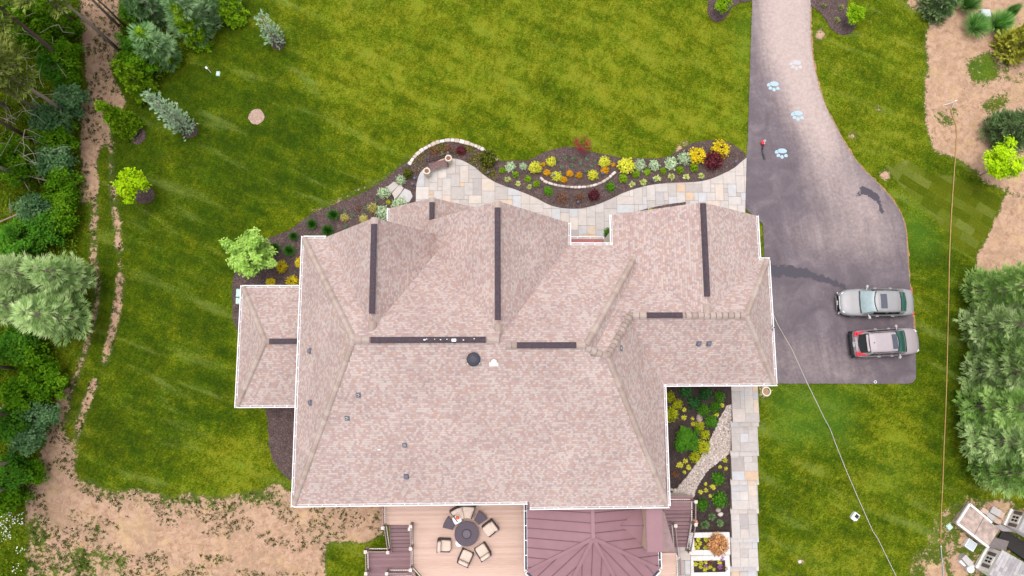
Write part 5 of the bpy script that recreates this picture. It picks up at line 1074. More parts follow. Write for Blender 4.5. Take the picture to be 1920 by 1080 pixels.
roundtree('young_tree', 1603, 25, 1.2, .68, 1.0, L_LIME, 'small yellow green tree in the mulch bed right of the driveway', base=(1583, 46), nc=34, nl=40, tr=.035, rad=.2, leaf=(.13, .08))
roundtree('red_maple', 1091, 270, .9, .78, 1.1, L_RED, 'sparse crimson maple in the middle of the front flower bed', base=(1098, 298), nc=30, nl=10, tr=.03, rad=.2, leaf=(.1, .05), bark=BARKD)
roundtree('leafy_bush', 1289, 824, .6, .88, 1.1, L_MID, 'largest leafy green bush left of the gravel strip', nc=46, nl=40, tr=.04, rad=.22, leaf=(.15, .08))
L_SPR = LM('blue_spruce_needle', (.14, .24, .13), (.34, .48, .30), (.56, .66, .50), .25, .2); L_WPINE = LM('white_pine_needle', (.12, .22, .05), (.38, .54, .20), (.66, .78, .40), .3, .2); L_WPING = LM('green_pine_needle', (.09, .20, .03), (.28, .47, .11), (.54, .70, .26), .3, .2); L_BLUE = LM('blue_pine_needle', (.06, .14, .04), (.19, .35, .13), (.40, .56, .29), .25, .3)
L_OLIVE = LM('olive_pine_needle', (0.112, 0.157, 0.0268), (0.268, 0.334, 0.067), (0.491, 0.559, 0.134), .2, .4); L_CEDAR = LM('cedar_leaf', (0.0482, 0.117, 0.00411), (0.138, 0.262, 0.00825), (0.301, 0.468, 0.0206), .2, .4); L_GOLDC = LM('gold_conifer_leaf', (0.186, 0.232, 0.0232), (0.403, 0.419, 0.0465), (0.651, 0.62, 0.109)); L_CONG = LM('conifer_green_needle', (0.062, 0.124, 0.0465), (0.155, 0.264, 0.093), (0.31, 0.434, 0.171))
def conifer(name, base, leafargs, mat, lab, group=None, r0=.09, H=5, bark=BARK, tilt=(0, 0), s=1.0):
    leaf, BR = crown_pine(H=H, **leafargs)
    o = treeobj(name, leaf, mat, [(0, 0, -.1), (0, 0, H*.5), (0, 0, H*.97)], r0, [(a, b) for a, b in BR], bark); return put(o, base, s, lab, 'tree', group, tilt)
conifer('spruce', GT(349, 240), dict(R_=.74, z0=.35, levels=10, nb=6, tl=.2, tw=.05, k=8, step=.14, sub=.2, top=.1, droop=-.05, up=.45), L_SPR, 'taller blue green young spruce standing in a mulch ring on the left lawn', 'young spruces on the lawn', .06, 5.1)
conifer('spruce', GT(518, 78), dict(R_=.56, z0=.35, levels=7, nb=6, tl=.2, tw=.05, k=8, step=.14, sub=.18, top=.1, droop=-.05, up=.45), L_SPR, 'smaller blue green young spruce in a mulch ring near the top of the lawn', 'young spruces on the lawn', .05, 3.4)
def cedar(bx, by, H, Rr, lab):
    leaf, c = crown_cone(Rr, H, .15, 135, 26, .19, .17, .09); o = treeobj('arborvitae', leaf, L_CEDAR, [(0, 0, -.1), (0, 0, H*.5), (0, 0, H*.9)], .06); put(o, GT(bx, by), 1, lab, 'tree', 'cone shaped evergreens along the woods edge')
cedar(245, 240, 4.3, .85, 'cone shaped yellow green evergreen left of the taller spruce, lowest in the row'); cedar(277, 173, 4.5, .95, 'cone shaped yellow green evergreen above the spruce, second lowest in the row'); cedar(313, 113, 4.4, .95, 'cone shaped yellow green evergreen, third from the bottom of the row'); cedar(375, 74, 4.4, .95, 'cone shaped yellow green evergreen below the blue green pine, fourth in the row'); cedar(440, 30, 3.4, .95, 'cone shaped yellow green evergreen nearest the open lawn at the top of the row')
wp = dict(R_=2.7, z0=3.4, levels=7, nb=7, tl=.42, tw=.042, k=9, step=.2, sub=.5, top=.2, droop=-.05, up=.35)
for (x, y, H, rr, lab) in ((345, 14, 4.4, 1.35, 'large blue green pine crown at the top left beside the cone evergreens'), (288, 84, 3.6, .9, 'smaller blue green pine between the cone evergreens'), (262, -4, 4.4, .95, 'blue green pine at the top edge left of the largest pine'), (402, -20, 4.0, .85, 'blue green pine cut by the top edge')):
    a = dict(wp); a.update(R_=rr, z0=.6); conifer('blue_pine', at_h(x, y, H*.6), a, L_BLUE, lab, 'blue green pines at the woods edge', .12, H)
# the great pale pine clump on the left: four low broad crowns close together
for (x, y, H, rr, lab) in ((45, 512, 5.6, 1.5, 'pale green white pine at the upper left of the big pale clump'), (120, 512, 5.2, 1.25, 'pale green white pine at the upper right of the big pale clump'), (40, 572, 5.0, 1.2, 'pale green white pine at the lower left of the big pale clump'), (98, 590, 5.8, 1.6, 'pale green white pine at the lower right of the big pale clump')):
    a = dict(wp); a.update(R_=rr*.84, z0=1.6, levels=6, nb=7, up=.45); conifer('white_pine', at_h(x-20, y, H*.7), a, L_WPINE, lab, 'white pines in the pale clump on the left', .12, H)
for (x, y, H, rr, m_, lab) in ((1872, 535, 7.5, 2.0, L_WPING, 'fresh green white pine at the top of the right hand row'), (1862, 610, 7, 1.9, L_WPINE, 'grey green white pine, second in the right hand row'), (1895, 665, 8, 2.1, L_WPING, 'green white pine behind the second one in the right hand row'), (1860, 695, 6.5, 1.75, L_WPINE, 'pale white pine in the middle of the right hand row'), (1868, 765, 7.5, 2.0, L_WPING, 'fresh green white pine, fifth in the right hand row'), (1862, 830, 7, 1.9, L_WPINE, 'pale white pine near the lower end of the right hand row'), (1888, 890, 7, 1.9, L_WPING, 'lowest white pine of the right hand row'), (1925, 575, 8, 2.2, L_WPINE, 'white pine cut by the right edge, upper'), (1932, 735, 8, 2.2, L_WPINE, 'white pine cut by the right edge, middle'), (1930, 840, 8, 2.2, L_WPING, 'white pine cut by the right edge, lower')):
    a = dict(wp); a.update(R_=rr*.76, z0=.8, levels=8, nb=7); conifer('white_pine', at_h(x+40, y, H*.55), a, m_, lab, 'white pines along the right edge', .14, H)
conifer('conifer', at_h(1905, 240, 1.6), dict(R_=1.35, z0=.3, levels=8, nb=9, tl=.36, tw=.05, k=7, step=.2, sub=.5, droop=-.12, up=.3), L_CONG, 'dark green conifer at the right edge above the lime tree', None, .08, 3.6)
conifer('conifer', at_h(1917, 75, 1.3), dict(R_=1.2, z0=.2, levels=7, nb=9, tl=.3, tw=.07, k=7, step=.2, sub=.5, droop=-.1, up=.3), L_GOLDC, 'golden green conifer at the upper right edge', None, .08, 3)
conifer('conifer', at_h(1766, 4, 1.0), dict(R_=1.05, z0=.2, levels=6, nb=9, tl=.28, tw=.07, k=7, step=.2, sub=.45, droop=-.05, up=.3), L_CONG, 'dark green conifer at the top edge left of the tall grasses', None, .08, 2.4)
# ---- the woods on the left
def forest_pine(base, H, top, lab, r0=.17, Rr=2.2, z0=.5, bark=BARK, mat=L_OLIVE, sparse=.12):
    b = GT(*base); leaf, BR = crown_pine(R_=Rr, H=H, z0=H*z0, levels=8, nb=6, tl=.36, tw=.06, k=8, step=.3, sub=.6, top=.5, droop=-.02, up=.3, jit=.5, sparse=sparse)
    o = treeobj('forest_pine', leaf, mat, [(0, 0, -.2), (.06, .05, H*.3), (-.05, .04, H*.65), (0, 0, H*.98)], r0, [(a, c) for a, c in BR], bark)
    o.location = (b.x, b.y, b.z); o.rotation_euler = (R(top[0]), R(top[1]), 0); tag(o, lab, 'tree', 'tall pines in the woods on the left'); return o
for a in (((226, 97), 11.5, (-2, -4), 'tall pine whose bare grey trunk leans across the sandy path', .13, 1.9, .62, BARK), ((150, 55), 12, (-3, -2), 'tall dark trunked pine left of the sandy path near the top', .17, 2.2, .55, BARKD), ((139, 130), 12.5, (-3, -1), 'tall dark trunked pine left of the path, below the top one', .17, 2.2, .55, BARKD), ((140, 223), 11, (-1, -1), 'pine with a straight pinkish grey trunk beside the green bushes', .14, 2.0, .6, BARK), ((117, 234), 11.5, (0, -2), 'pine with a thin brown trunk left of the pinkish trunk', .11, 1.9, .58, BARKD), ((60, 262), 12, (0, 0), 'pine with a dark trunk low in the woods', .13, 2.1, .5, BARKD), ((222, 48), 9, (-4, -6), 'leaning grey trunk at the top of the path', .10, 1.5, .7, BARK), ((240, 55), 8, (-4, -6), 'thin leaning brown trunk right of the path top', .07, 1.3, .7, BARKD), ((55, 340), 11, (0, 0), 'pine behind the fallen branch on the left edge', .13, 2.0, .5, BARK), ((52, 863), 11, (0, -2), 'pine with a pale trunk reaching out of the left edge, lower woods', .12, 1.8, .6, BARK), ((40, 909), 11, (2, -2), 'pine with the lowest pale trunk at the left edge', .15, 1.8, .6, BARK), ((30, 690), 11, (0, 0), 'pine below the pale white pine clump', .12, 1.9, .55, BARK), ((50, 776), 11, (0, 0), 'pine with a brown trunk above the pale trunks, lower woods', .12, 1.9, .6, BARKD), ((5, 120), 13, (0, 0), 'pine at the left edge of the upper woods', .16, 2.3, .45, BARKD), ((20, 205), 12.5, (0, 0), 'pine at the left edge beside the brown trunks', .16, 2.3, .45, BARK)): forest_pine(*a)
def bush(name, px, py, h, Rr, mat, lab, nl=46, nc=None, leaf=(.17, .10)):
    c = at_h(px, py, h); (Q, rn), cent = crown_round(Rr*1.08, h*1.5, h*.15, nc or int(40*Rr*Rr)+14, nl, .36, *leaf); o = treeobj(name, (Q, rn), mat, [(0, 0, -.1), (0, 0, h*.5), (0, 0, h)], .05, [((0, 0, h*.3), tuple(q)) for q in cent[:5]])
    put(o, c, 1, lab, 'bush', 'bushes at the edge of the left woods')
L_LUSH = LM('lush_leaf', (0.0306, 0.104, 0.00418), (0.0907, 0.223, 0.00834), (0.196, 0.361, 0.0167)); L_BLG = LM('bluish_bush_leaf', (0.0446, 0.119, 0.0446), (0.119, 0.238, 0.0893), (0.253, 0.402, 0.179))
for a in ((108, 100, 1.7, 1.06, L_LUSH, 'green bush beside the upper part of the sandy path'), (122, 140, 1.3, 0.83, L_LUSH, 'green bush below the crossing trunk left of the path'), (98, 130, 1.8, 0.92, L_MID, 'darker green bush left of the path near the crossing trunk'), (126, 185, 1.6, 0.92, L_BLG, 'bluish green bush touching the path beside the straight trunk'), (95, 225, 1.8, 1.2, L_BLG, 'bluish bush between the two brown trunks'), (117, 232, 1, 0.64, L_LUSH, 'small bright bush at the foot of the straight trunk'), (95, 262, 1.6, 1.01, L_LUSH, 'green bush below the brown trunks'), (100, 300, 1.5, 1.2, L_BLG, 'bluish green bush right of the fallen branch top'), (110, 330, 1.3, 0.92, L_LUSH, 'bright green bush right of the fallen branch end'), (112, 375, 1.2, 0.92, L_LUSH, 'bright green bush level with the lime tree'), (105, 415, 1.2, 1.01, L_LUSH, 'bright green bush above the white pine clump, right'), (85, 430, 1.5, 1.1, L_MID, 'deep green bush above the white pine clump, left'), (60, 395, 1.6, 1.1, L_BLG, 'bluish bush below the fallen branch'), (30, 445, 1.8, 1.2, L_MID, 'deep green bush at the left edge above the white pines'), (22, 650, 1.6, 1.2, L_MID, 'deep green bush just below the white pines at the left edge'), (55, 668, 1.3, 1, L_LUSH, 'bright bush tucked under the white pines'), (82, 720, 1.4, 1.1, L_LUSH, 'yellowish green bush next to the sandy track end'), (30, 735, 1.6, 1.2, L_LUSH, 'green bush at the left edge, middle of the lower woods'), (72, 775, 1.2, 0.9, L_BLG, 'bluish bush beside the start of the bare soil'), (45, 820, 1.5, 1, L_BLG, 'bluish bush above the pale trunks'), (20, 800, 1.7, 1.2, L_MID, 'deep green bush at the left edge above the pale trunks'), (55, 885, 0.9, 0.7, L_LUSH, 'low bright bush between the two pale trunks'), (15, 885, 1.5, 1.1, L_MID, 'deep green bush behind the pale trunks'), (12, 935, 1.3, 1, L_LUSH, 'green bush below the pale trunks at the left edge'), (252, 20, 1.6, 0.85, L_MID, 'deep green bush right of the path top'), (250, 75, 1.6, 0.72, L_MID, 'deep green bush beside the cone evergreens'), (262, 118, 1.6, 0.81, L_LUSH, 'dark leafy bush between path and cone evergreens'), (237, 110, 1, 0.51, L_LUSH, 'small bush on the path edge at the foot of the crossing trunk'), (60, 60, 2, 1.4, L_LUSH, 'yellowish bush in the upper left woods'), (35, 30, 2.2, 1.4, L_LUSH, 'bush at the top left corner of the woods'), (15, 300, 2, 1.3, L_LUSH, 'bush at the left edge beside the fallen branch'), (120, 40, 1.4, 0.74, L_LUSH, 'yellowish bush left of the path near the top edge'), (105, 8, 1.5, 0.92, L_LUSH, 'bush at the top edge left of the path')): bush('woodland_bush', *a)
# one mass of undergrowth on the woodland floor
und = ground_poly([(150,-120),(150,60),(158,110),(150,200),(150,300),(158,340),(150,450),(155,520),(160,600),(105,700),(98,770),(78,830),(58,880),(48,930),(46,985),(60,1040),(40,1120),(-260,1120),(-260,-120)])
und2 = ground_poly([(232,-120),(228,40),(236,120),(262,190),(330,130),(420,40),(440,-120)])
und3 = ground_poly([(1825,520),(1812,600),(1815,780),(1815,850),(1830,930),(1990,955),(1990,500)])
Qs = []; Rn = []
for poly, n, L in ((und, 42000, .20), (und2, 6000, .18)):
    lo = np.min(poly, 0); hi = np.max(poly, 0); C = rng.uniform(lo, hi, (int(n*2.2), 2)); C = C[inside(C[:, 0], C[:, 1], poly)][:n]; m_ = len(C)
    hump = .5+.5*np.sin(C[:, 0]*1.7+np.sin(C[:, 1]*1.1)*2)*np.sin(C[:, 1]*1.9+1); z = T(C[:, 0], C[:, 1])+rng.uniform(.03, .25+.65*hump, m_)
    Qs.append(diam(np.column_stack([C, z]), rv(m_)*.9+[0, 0, .3], L*rng.uniform(.6, 1.3, m_), L*.55)); Rn.append(np.clip(hump*.5+rng.random(m_)*.5, 0, 1))
me = leafmesh('undergrowth', np.concatenate(Qs), np.concatenate(Rn)); tag(link('undergrowth', me, None, [LM('undergrowth_leaf', (.038, .085, .004), (.115, .205, .010), (.24, .34, .022))]), 'leafy undergrowth on the woodland floor', None, None, 'stuff')
# weeds on the bare soil
WD = raster(DIRT, 1); C = rng.uniform((-38, -12), (-2, 27), (60000, 2)); z = T(C[:, 0], C[:, 1]); dv = WD(C[:, 0], C[:, 1], z); nz = np.sin(C[:, 0]*1.3+2*np.sin(C[:, 1]*.7))*np.sin(C[:, 1]*1.6+1.5*np.sin(C[:, 0]*.5))
k = (dv > .45) & (dv < .97) & (nz > -.35) & (rng.random(len(C)) < .5); C = C[k][:5200]; z = z[k][:5200]; n = len(C); kk = 16; c3 = np.repeat(np.column_stack([C, z]), kk, 0); off = rng.normal(0, .06, (n*kk, 3)); off[:, 2] = abs(off[:, 2])*.6; s_ = np.repeat(rng.uniform(.3, 1.05, n), kk)
me = leafmesh('weeds', diam(c3+off*s_[:, None], rv(n*kk)*.8+[0, 0, .35], .10*s_, .05*s_), np.repeat(rng.random(n), kk)); tag(link('weeds', me, None, [LM('weed_leaf', (.03, .065, .008), (.06, .105, .014), (.11, .15, .03))]), 'scattered weeds on the bare soil', None, None, 'stuff')
# yellow green ground cover round the bench
gp = ground_poly([(776,306),(790,289),(815,273),(850,268),(885,275),(905,288),(928,300),(936,325),(930,338),(912,330),(890,312),(862,297),(845,290),(828,292),(803,303),(785,322),(768,340),(762,325)])
lo = np.min(gp, 0); hi = np.max(gp, 0); C = rng.uniform(lo, hi, (9000, 2)); C = C[inside(C[:, 0], C[:, 1], gp)]; C = C[np.sin(C[:, 0]*3.1+1.5*np.sin(C[:, 1]*2.3))*np.sin(C[:, 1]*3.7)+rng.normal(0, .35, len(C)) > .12]; n = len(C)
me = leafmesh('ground_cover', diam(np.column_stack([C, rng.uniform(.05, .1, n)]), rv(n)*.8+[0, 0, .1], .09, .06), rng.random(n)); tag(link('ground_cover', me, None, [LM('ground_cover_leaf', (.10, .13, .01), (.22, .22, .02), (.40, .36, .05))]), 'yellow green ground cover in the bench bed', None, None, 'stuff')
# daisies
C = []
for (x0, y0, x1, y1, n) in ((30, 885, 62, 905, 26), (28, 905, 50, 940, 30), (0, 960, 45, 985, 80), (0, 985, 20, 1015, 40), (30, 1025, 46, 1040, 14), (15, 1055, 40, 1075, 10), (80, 748, 92, 756, 8), (0, 650, 12, 662, 7), (115, 372, 125, 378, 6), (134, 335, 148, 345, 12)):
    for i in range(n):
        p = GT(rng.uniform(x0, x1), rng.uniform(y0, y1), .45); C.append(p[:])
C = np.array(C); n = len(C); kk = 6; c3 = np.repeat(C, kk, 0); az = np.tile(np.arange(kk)*2*np.pi/kk, n); D = np.stack([np.cos(az), np.sin(az), 0*az+.15], 1); S = np.stack([-np.sin(az), np.cos(az), 0*az], 1)
me = leafmesh('daisies', diam(c3, D, .038, .034, S), rng.random(n*kk)); tag(link('daisies', me, None, [L_WHITE]), 'white daisies at the edge of the woods', None, None, 'stuff')
# fallen branches and a log
def branch(pts, r, lab, twigs=(), mat=TWIG, h=.7):
    mb = MB(); P = [GT(p[0], p[1], h) for p in pts]; n = len(P); mb.tube(P, [r*(1-.6*i/(n-1)) for i in range(n)], 6)
    for t in twigs: Q = [GT(p[0], p[1], h+.1) for p in t]; mb.tube(Q, [r*.5]+[r*.2]*(len(Q)-1), 5)
    tag(mb.build('fallen_branch', [mat], smooth=True), lab, 'branch', 'dead branches in the left woods')
branch([(108, 343), (75, 335), (45, 327), (0, 326)], .07, 'pale forked dead branch lying at the left edge above the white pines', [[(50, 329), (38, 335), (28, 345)], [(35, 326), (42, 313)], [(45, 340), (55, 358)]])
branch([(62, 388), (40, 399), (18, 408), (-10, 420)], .09, 'thick bare dead branch just above the white pine clump', [[(20, 400), (18, 372)]], BARK)
branch([(-10, 782), (15, 779), (50, 777)], .11, 'weathered brown log in the lower woods', [[(5, 762), (20, 750), (34, 738)], [(0, 765), (30, 770)]], BARK, .9)
branch([(95, 50), (110, 46), (118, 60), (140, 62)], .03, 'thin pale twigs hanging beside the tall trunks', [[(75, 62), (95, 50)], [(98, 70), (100, 85)]], TWIG, 2.5)
branch([(52, 130), (68, 120)], .03, 'short pale dead twig in the middle of the upper woods', [[(55, 122), (66, 146)]], TWIG, 2.5)
branch([(98, 190), (115, 178), (132, 160)], .03, 'pale dead twig right of the brown trunks', [[(108, 182), (112, 172)]], TWIG, 1.8)
branch([(100, 110), (125, 145)], .03, 'thin pale twig beside the green bush under the tall trunks', [], TWIG, 2)

# a tangle of dead twigs hanging among the tall trunks
mb = MB(); rt = random.Random(5)
for i in range(120):
    p = G(rt.uniform(0, 112), rt.uniform(0, 340), 1.0); h = rt.uniform(1.0, 4.5); a = rt.uniform(0, 6.28); L = rt.uniform(.7, 2.2); q = Vector((p.x, p.y, float(T(p.x, p.y))+h)); dd = Vector((math.cos(a), math.sin(a), rt.uniform(-.3, .5)))
    P = [q]; 
    for k in range(3): dd = (dd+Vector((rt.uniform(-.5, .5), rt.uniform(-.5, .5), rt.uniform(-.4, .2)))).normalized(); P.append(P[-1]+dd*L/3)
    mb.tube(P, [.017, .014, .010, .005], 4)
tag(mb.build('dead_twigs', [TWIG]), 'tangle of dead twigs between the tall pines', None, None, 'stuff')
# ================================================================ CARS
GLASSC = plain('car_glass', (.014, .018, .02), .06, .15, 2, spec=.8); GLASSG = plain('greenish_windscreen', (.03, .095, .075), .06, .15, 2, spec=.8); GLASSB = plain('pale_reflecting_windscreen', (.20, .265, .28), .3, .2, 1.4, spec=.5)
TYRE = plain('tyre_rubber', (.015, .015, .016), .8, .2, 20); RIM = plain('alloy_rim', (.45, .45, .46), .3, .1, 8, metal=.8); CHROME = plain('chrome', (.75, .75, .76), .15, .05, 6, metal=.9); REDL = plain('red_lamp_lens', (.62, .03, .05), .2, .1, 8, coat=.5); HEADL = plain('clear_lamp_lens', (.66, .68, .70), .12, .15, 20, coat=.5); PLATE = plain('licence_plate', (.70, .70, .72), .4, .1, 20)
def carpaint(nm, c): return plain(nm, c, .5, .05, 1.5, metal=.25, spec=.35)
def interp(T_, x):
    for (a, b) in zip(T_[:-1], T_[1:]):
        if x <= b[0]: k = (x-a[0])/(b[0]-a[0]) if b[0] > a[0] else 0; k = min(1, max(0, k)); return [a[i]+(b[i]-a[i])*k for i in range(1, len(a))]
    return list(T_[-1][1:])
def car(name, lab, body, cabin, paint, glassF, glassR, sunroof, suv):
    """+x is the front. body: (x, half width, z low, z shoulder); cabin: (x, half width at belt, half width at roof, z)"""
    o = empty(name); tag(o, lab, 'car')
    xs = np.linspace(body[0][0], body[-1][0], 46); mb = MB(); rings = []
    for x in xs:
        w_, zl, zs = interp(body, x); cr = .045
        half = [(.80, zl), (.97, zl+.06), (1.0, zl+.28), (1.0, zs-.22), (.975, zs-.09), (.93, zs-.025), (.80, zs+.005), (.45, zs+cr*.8), (0, zs+cr)]
        pts = [(-w_*a, z) for a, z in half]+[(w_*a, z) for a, z in half[-2::-1]]
        rings.append([Vector((x, y, z)) for y, z in pts])
    mb.loft(rings); mb.build('body', [paint], o, smooth=True)
    # cabin
    cx = np.unique(np.concatenate([np.linspace(cabin[0][0], cabin[-1][0], 30), [c[0] for c in cabin]]))
    def cab(x, k):
        """point across the cabin section: k from -1 (left belt) to 1"""
        wb, wr_, z = interp(cabin, x); zb = interp(body, min(max(x, body[0][0]), body[-1][0]))[2]-.02
        t = abs(k); s = 1 if k > 0 else -1
        if t <= .6: y = wr_*(t/.6); zz = z-.055*(t/.6)**2
        elif t <= .72: q = (t-.6)/.12; y = wr_+(wb-wr_)*.16*q; zz = z-.055-.06*q
        else: q = (t-.72)/.28; y = wr_+(wb-wr_)*(.16+.84*q); zz = (z-.115)+(zb-(z-.115))*q
        return Vector((x, s*y, max(zz, zb) if z > zb+.12 else zb+(z-zb)*(1-t)))
    ks = [-1, -.86, -.72, -.66, -.6, -.45, -.3, -.15, 0, .15, .3, .45, .6, .66, .72, .86, 1]
    mb = MB(); mb.loft([[cab(x, k) for k in ks] for x in cx], cap=True); mb.build('cabin', [paint], o, smooth=True)
    def patch(nm, x0, x1, k0, k1, mat, off=.012, n=8, parent=o, skew=0.0, bow0=0.0, bow1=0.0):
        V = []; F = []; vx = []
        for i in range(n+1):
            for j in range(n+1):
                k = k0+(k1-k0)*j/n; u = (2*j/n-1)**2
                a = x0+bow0*u; b = x1+bow1*u; x = a+(b-a)*i/n
                p = cab(x, k); e = .01; nn = (cab(x+e, k)-cab(x-e, k)).cross(cab(x, min(1, k+.02))-cab(x, max(-1, k-.02)))
                nn = nn.normalized() if nn.length > 1e-9 else Vector((0, 0, 1))
                if nn.z < 0: nn = -nn
                if nn.y*p.y < 0 and abs(nn.z) < .2: nn = -nn
                V.append(p+nn*off)
        for i in range(n):
            for j in range(n): a = i*(n+1)+j; F.append((a, a+n+1, a+n+2, a+1))
        m_ = MB(); m_.add(V, F); return m_.build(nm, [mat], parent, smooth=True)
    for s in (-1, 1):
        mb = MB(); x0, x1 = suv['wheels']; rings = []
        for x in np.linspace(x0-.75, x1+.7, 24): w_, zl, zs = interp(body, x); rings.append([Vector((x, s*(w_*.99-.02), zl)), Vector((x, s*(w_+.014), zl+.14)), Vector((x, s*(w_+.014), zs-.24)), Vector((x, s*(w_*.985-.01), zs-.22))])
        mb.loft(rings); mb.build('side_shade_strip', [suv['side']], o)  # added flank strips, shade and dark ground reflection painted into their colour
    P = suv['patch']
    patch('windscreen', P['f0'], P['f1'], -.60, .60, glassF, bow0=-P.get('bf', .12), bow1=-P.get('bf1', .05)); patch('rear_window', P['r0'], P['r1'], -.58, .58, glassR, bow0=P.get('br', .08), bow1=.04)
    patch('window_seal', P['f1']-.01, P['f1']+.07, -.6, .6, BLACK, .016, bow0=-.05, bow1=-.05); patch('window_seal', P['f0']-.06, P['f0']+.01, -.6, .6, BLACK, .015, bow0=-P.get('bf', .12), bow1=-P.get('bf', .12))
    patch('window_seal', P['r1']-.01, P['r1']+.05, -.58, .58, BLACK, .015, bow0=.04, bow1=.04)
    for s in (-1, 1):
        for (a, b) in P['side']: patch('side_window', a, b, s*.745, s*.93, GLASSC)
    patch('sunroof', sunroof[0], sunroof[1], -.42, .42, plain('sunroof_glass', (.055, .06, .08), .12, .1, 3, spec=.7), .014)
    wx, rad = suv['wheels'], suv['rad']
    for x in wx:
        for s in (-1, 1):
            w_ = interp(body, x)[0]; M_ = Matrix.Rotation(R(90), 3, 'X'); mb = MB()
            rings = [[M_ @ Vector((r*math.cos(2*math.pi*k/20), r*math.sin(2*math.pi*k/20), z))+Vector((x, s*(w_-.1), rad)) for k in range(20)] for r, z in ((rad*.6, -.115), (rad*.95, -.115), (rad, -.07), (rad, .07), (rad*.95, .115), (rad*.6, .115))]
            mb.loft(rings); tw = mb.build('wheel', [TYRE], o, smooth=True)
            mb = MB(); mb.loft([[M_ @ Vector((r*math.cos(2*math.pi*k/10), r*math.sin(2*math.pi*k/10), -s*.0+z))+Vector((x, s*(w_-.1), rad)) for k in range(10)] for r, z in ((rad*.58, -.12), (rad*.6, 0), (rad*.58, .12))]); mb.build('rim', [RIM], tw)
    for s in (-1, 1):
        x = suv['mirror']; w_ = interp(body, x)[0]; mb = MB(); zb = interp(body, x)[2]
        mb.rbox((x-.02, s*(w_+.11), zb+.06), (.13, .2, .14), .045, rz=s*.25); mb.bar((x+.02, s*(w_-.1), zb), (x, s*(w_+.05), zb+.03), .05, .05); mb.build('mirror', [suv['mir']], o)
        for hx in suv['handles']: w_ = interp(body, hx)[0]; mb = MB(); mb.rbox((hx, s*(w_+.018), interp(body, hx)[2]-.1), (.22, .045, .035), .015); mb.build('door_handle', [CHROME], o)
    for nm, boxes, m_ in suv['extra']:
        for (c, d, rz, sym) in boxes:
            for s in ((-1, 1) if sym else (1,)):
                mb = MB(); mb.rbox((c[0], c[1]*s, c[2]), d, min(d[0], d[1])*.35, rz=rz*s); mb.build(nm, [m_], o)
    return o
GRL = plain('dark_grille', (.02, .02, .022), .4, .3, 30)
bS = [(-2.52, .62, .42, .78), (-2.48, .74, .34, .90), (-2.3, .86, .26, .98), (-1.8, .925, .22, 1.0), (-.8, .935, .2, .98), (.6, .935, .2, .95), (1.3, .925, .22, .91), (1.9, .90, .24, .84), (2.25, .80, .26, .76), (2.45, .62, .30, .66), (2.53, .42, .36, .56)]
cS = [(-2.02, .80, .62, .97), (-1.5, .85, .66, 1.31), (-1.0, .86, .68, 1.43), (-.3, .87, .70, 1.47), (.25, .87, .69, 1.45), (.55, .87, .66, 1.38), (1.0, .86, .72, 1.14), (1.36, .80, .76, .925)]
sed = car('parked_sedan', 'silver grey four door sedan parked facing the house, the upper of the two cars', bS, cS, carpaint('silver_grey_paint', (.27, .262, .268)), GLASSB, GLASSG, (-.32, .1),
          dict(patch=dict(f0=.52, f1=1.24, r0=-1.88, r1=-1.36, side=[(-1.3, -.42), (-.34, .5)], bf=.16), side=carpaint('silver_side_shade', (.07, .068, .07)), wheels=(-1.45, 1.5), rad=.34, mirror=.72, mir=carpaint('mirror_silver', (.5, .5, .5)), handles=(-.95, .1), extra=[
          ('headlight', [((2.2, .66, .70), (.34, .15, .1), -.62, True)], HEADL), ('grille', [((2.47, 0, .50), (.16, .72, .2), 0, False)], GRL), ('chrome_bar', [((2.44, 0, .64), (.16, .86, .035), 0, False), ((2.555, 0, .36), (.05, .95, .04), 0, False)], CHROME), ('fog_light', [((2.4, .66, .36), (.12, .2, .05), -.6, True)], CHROME), ('taillight', [((-2.36, .72, .90), (.22, .2, .08), -.5, True)], REDL), ('front_plate', [((2.56, 0, .47), (.02, .3, .14), 0, False)], PLATE)]))
sp = G(1643, 567, .75); sed.location = (sp.x, sp.y, .052); sed.rotation_euler = (0, 0, R(180)); sed.scale = (.965,)*3
bU = [(-2.26, .70, .46, .74), (-2.2, .82, .38, .92), (-1.95, .88, .30, 1.04), (-1.2, .91, .26, 1.07), (.4, .915, .25, 1.05), (1.1, .90, .26, 1.04), (1.6, .88, .28, 1.0), (1.95, .80, .32, .93), (2.15, .66, .36, .82), (2.26, .44, .42, .68)]
cU = [(-2.1, .76, .58, 1.05), (-1.98, .80, .62, 1.22), (-1.66, .84, .66, 1.60), (-1.2, .85, .68, 1.66), (-.2, .86, .69, 1.68), (.25, .86, .68, 1.65), (.5, .86, .66, 1.57), (.9, .84, .70, 1.28), (1.2, .78, .72, 1.05)]
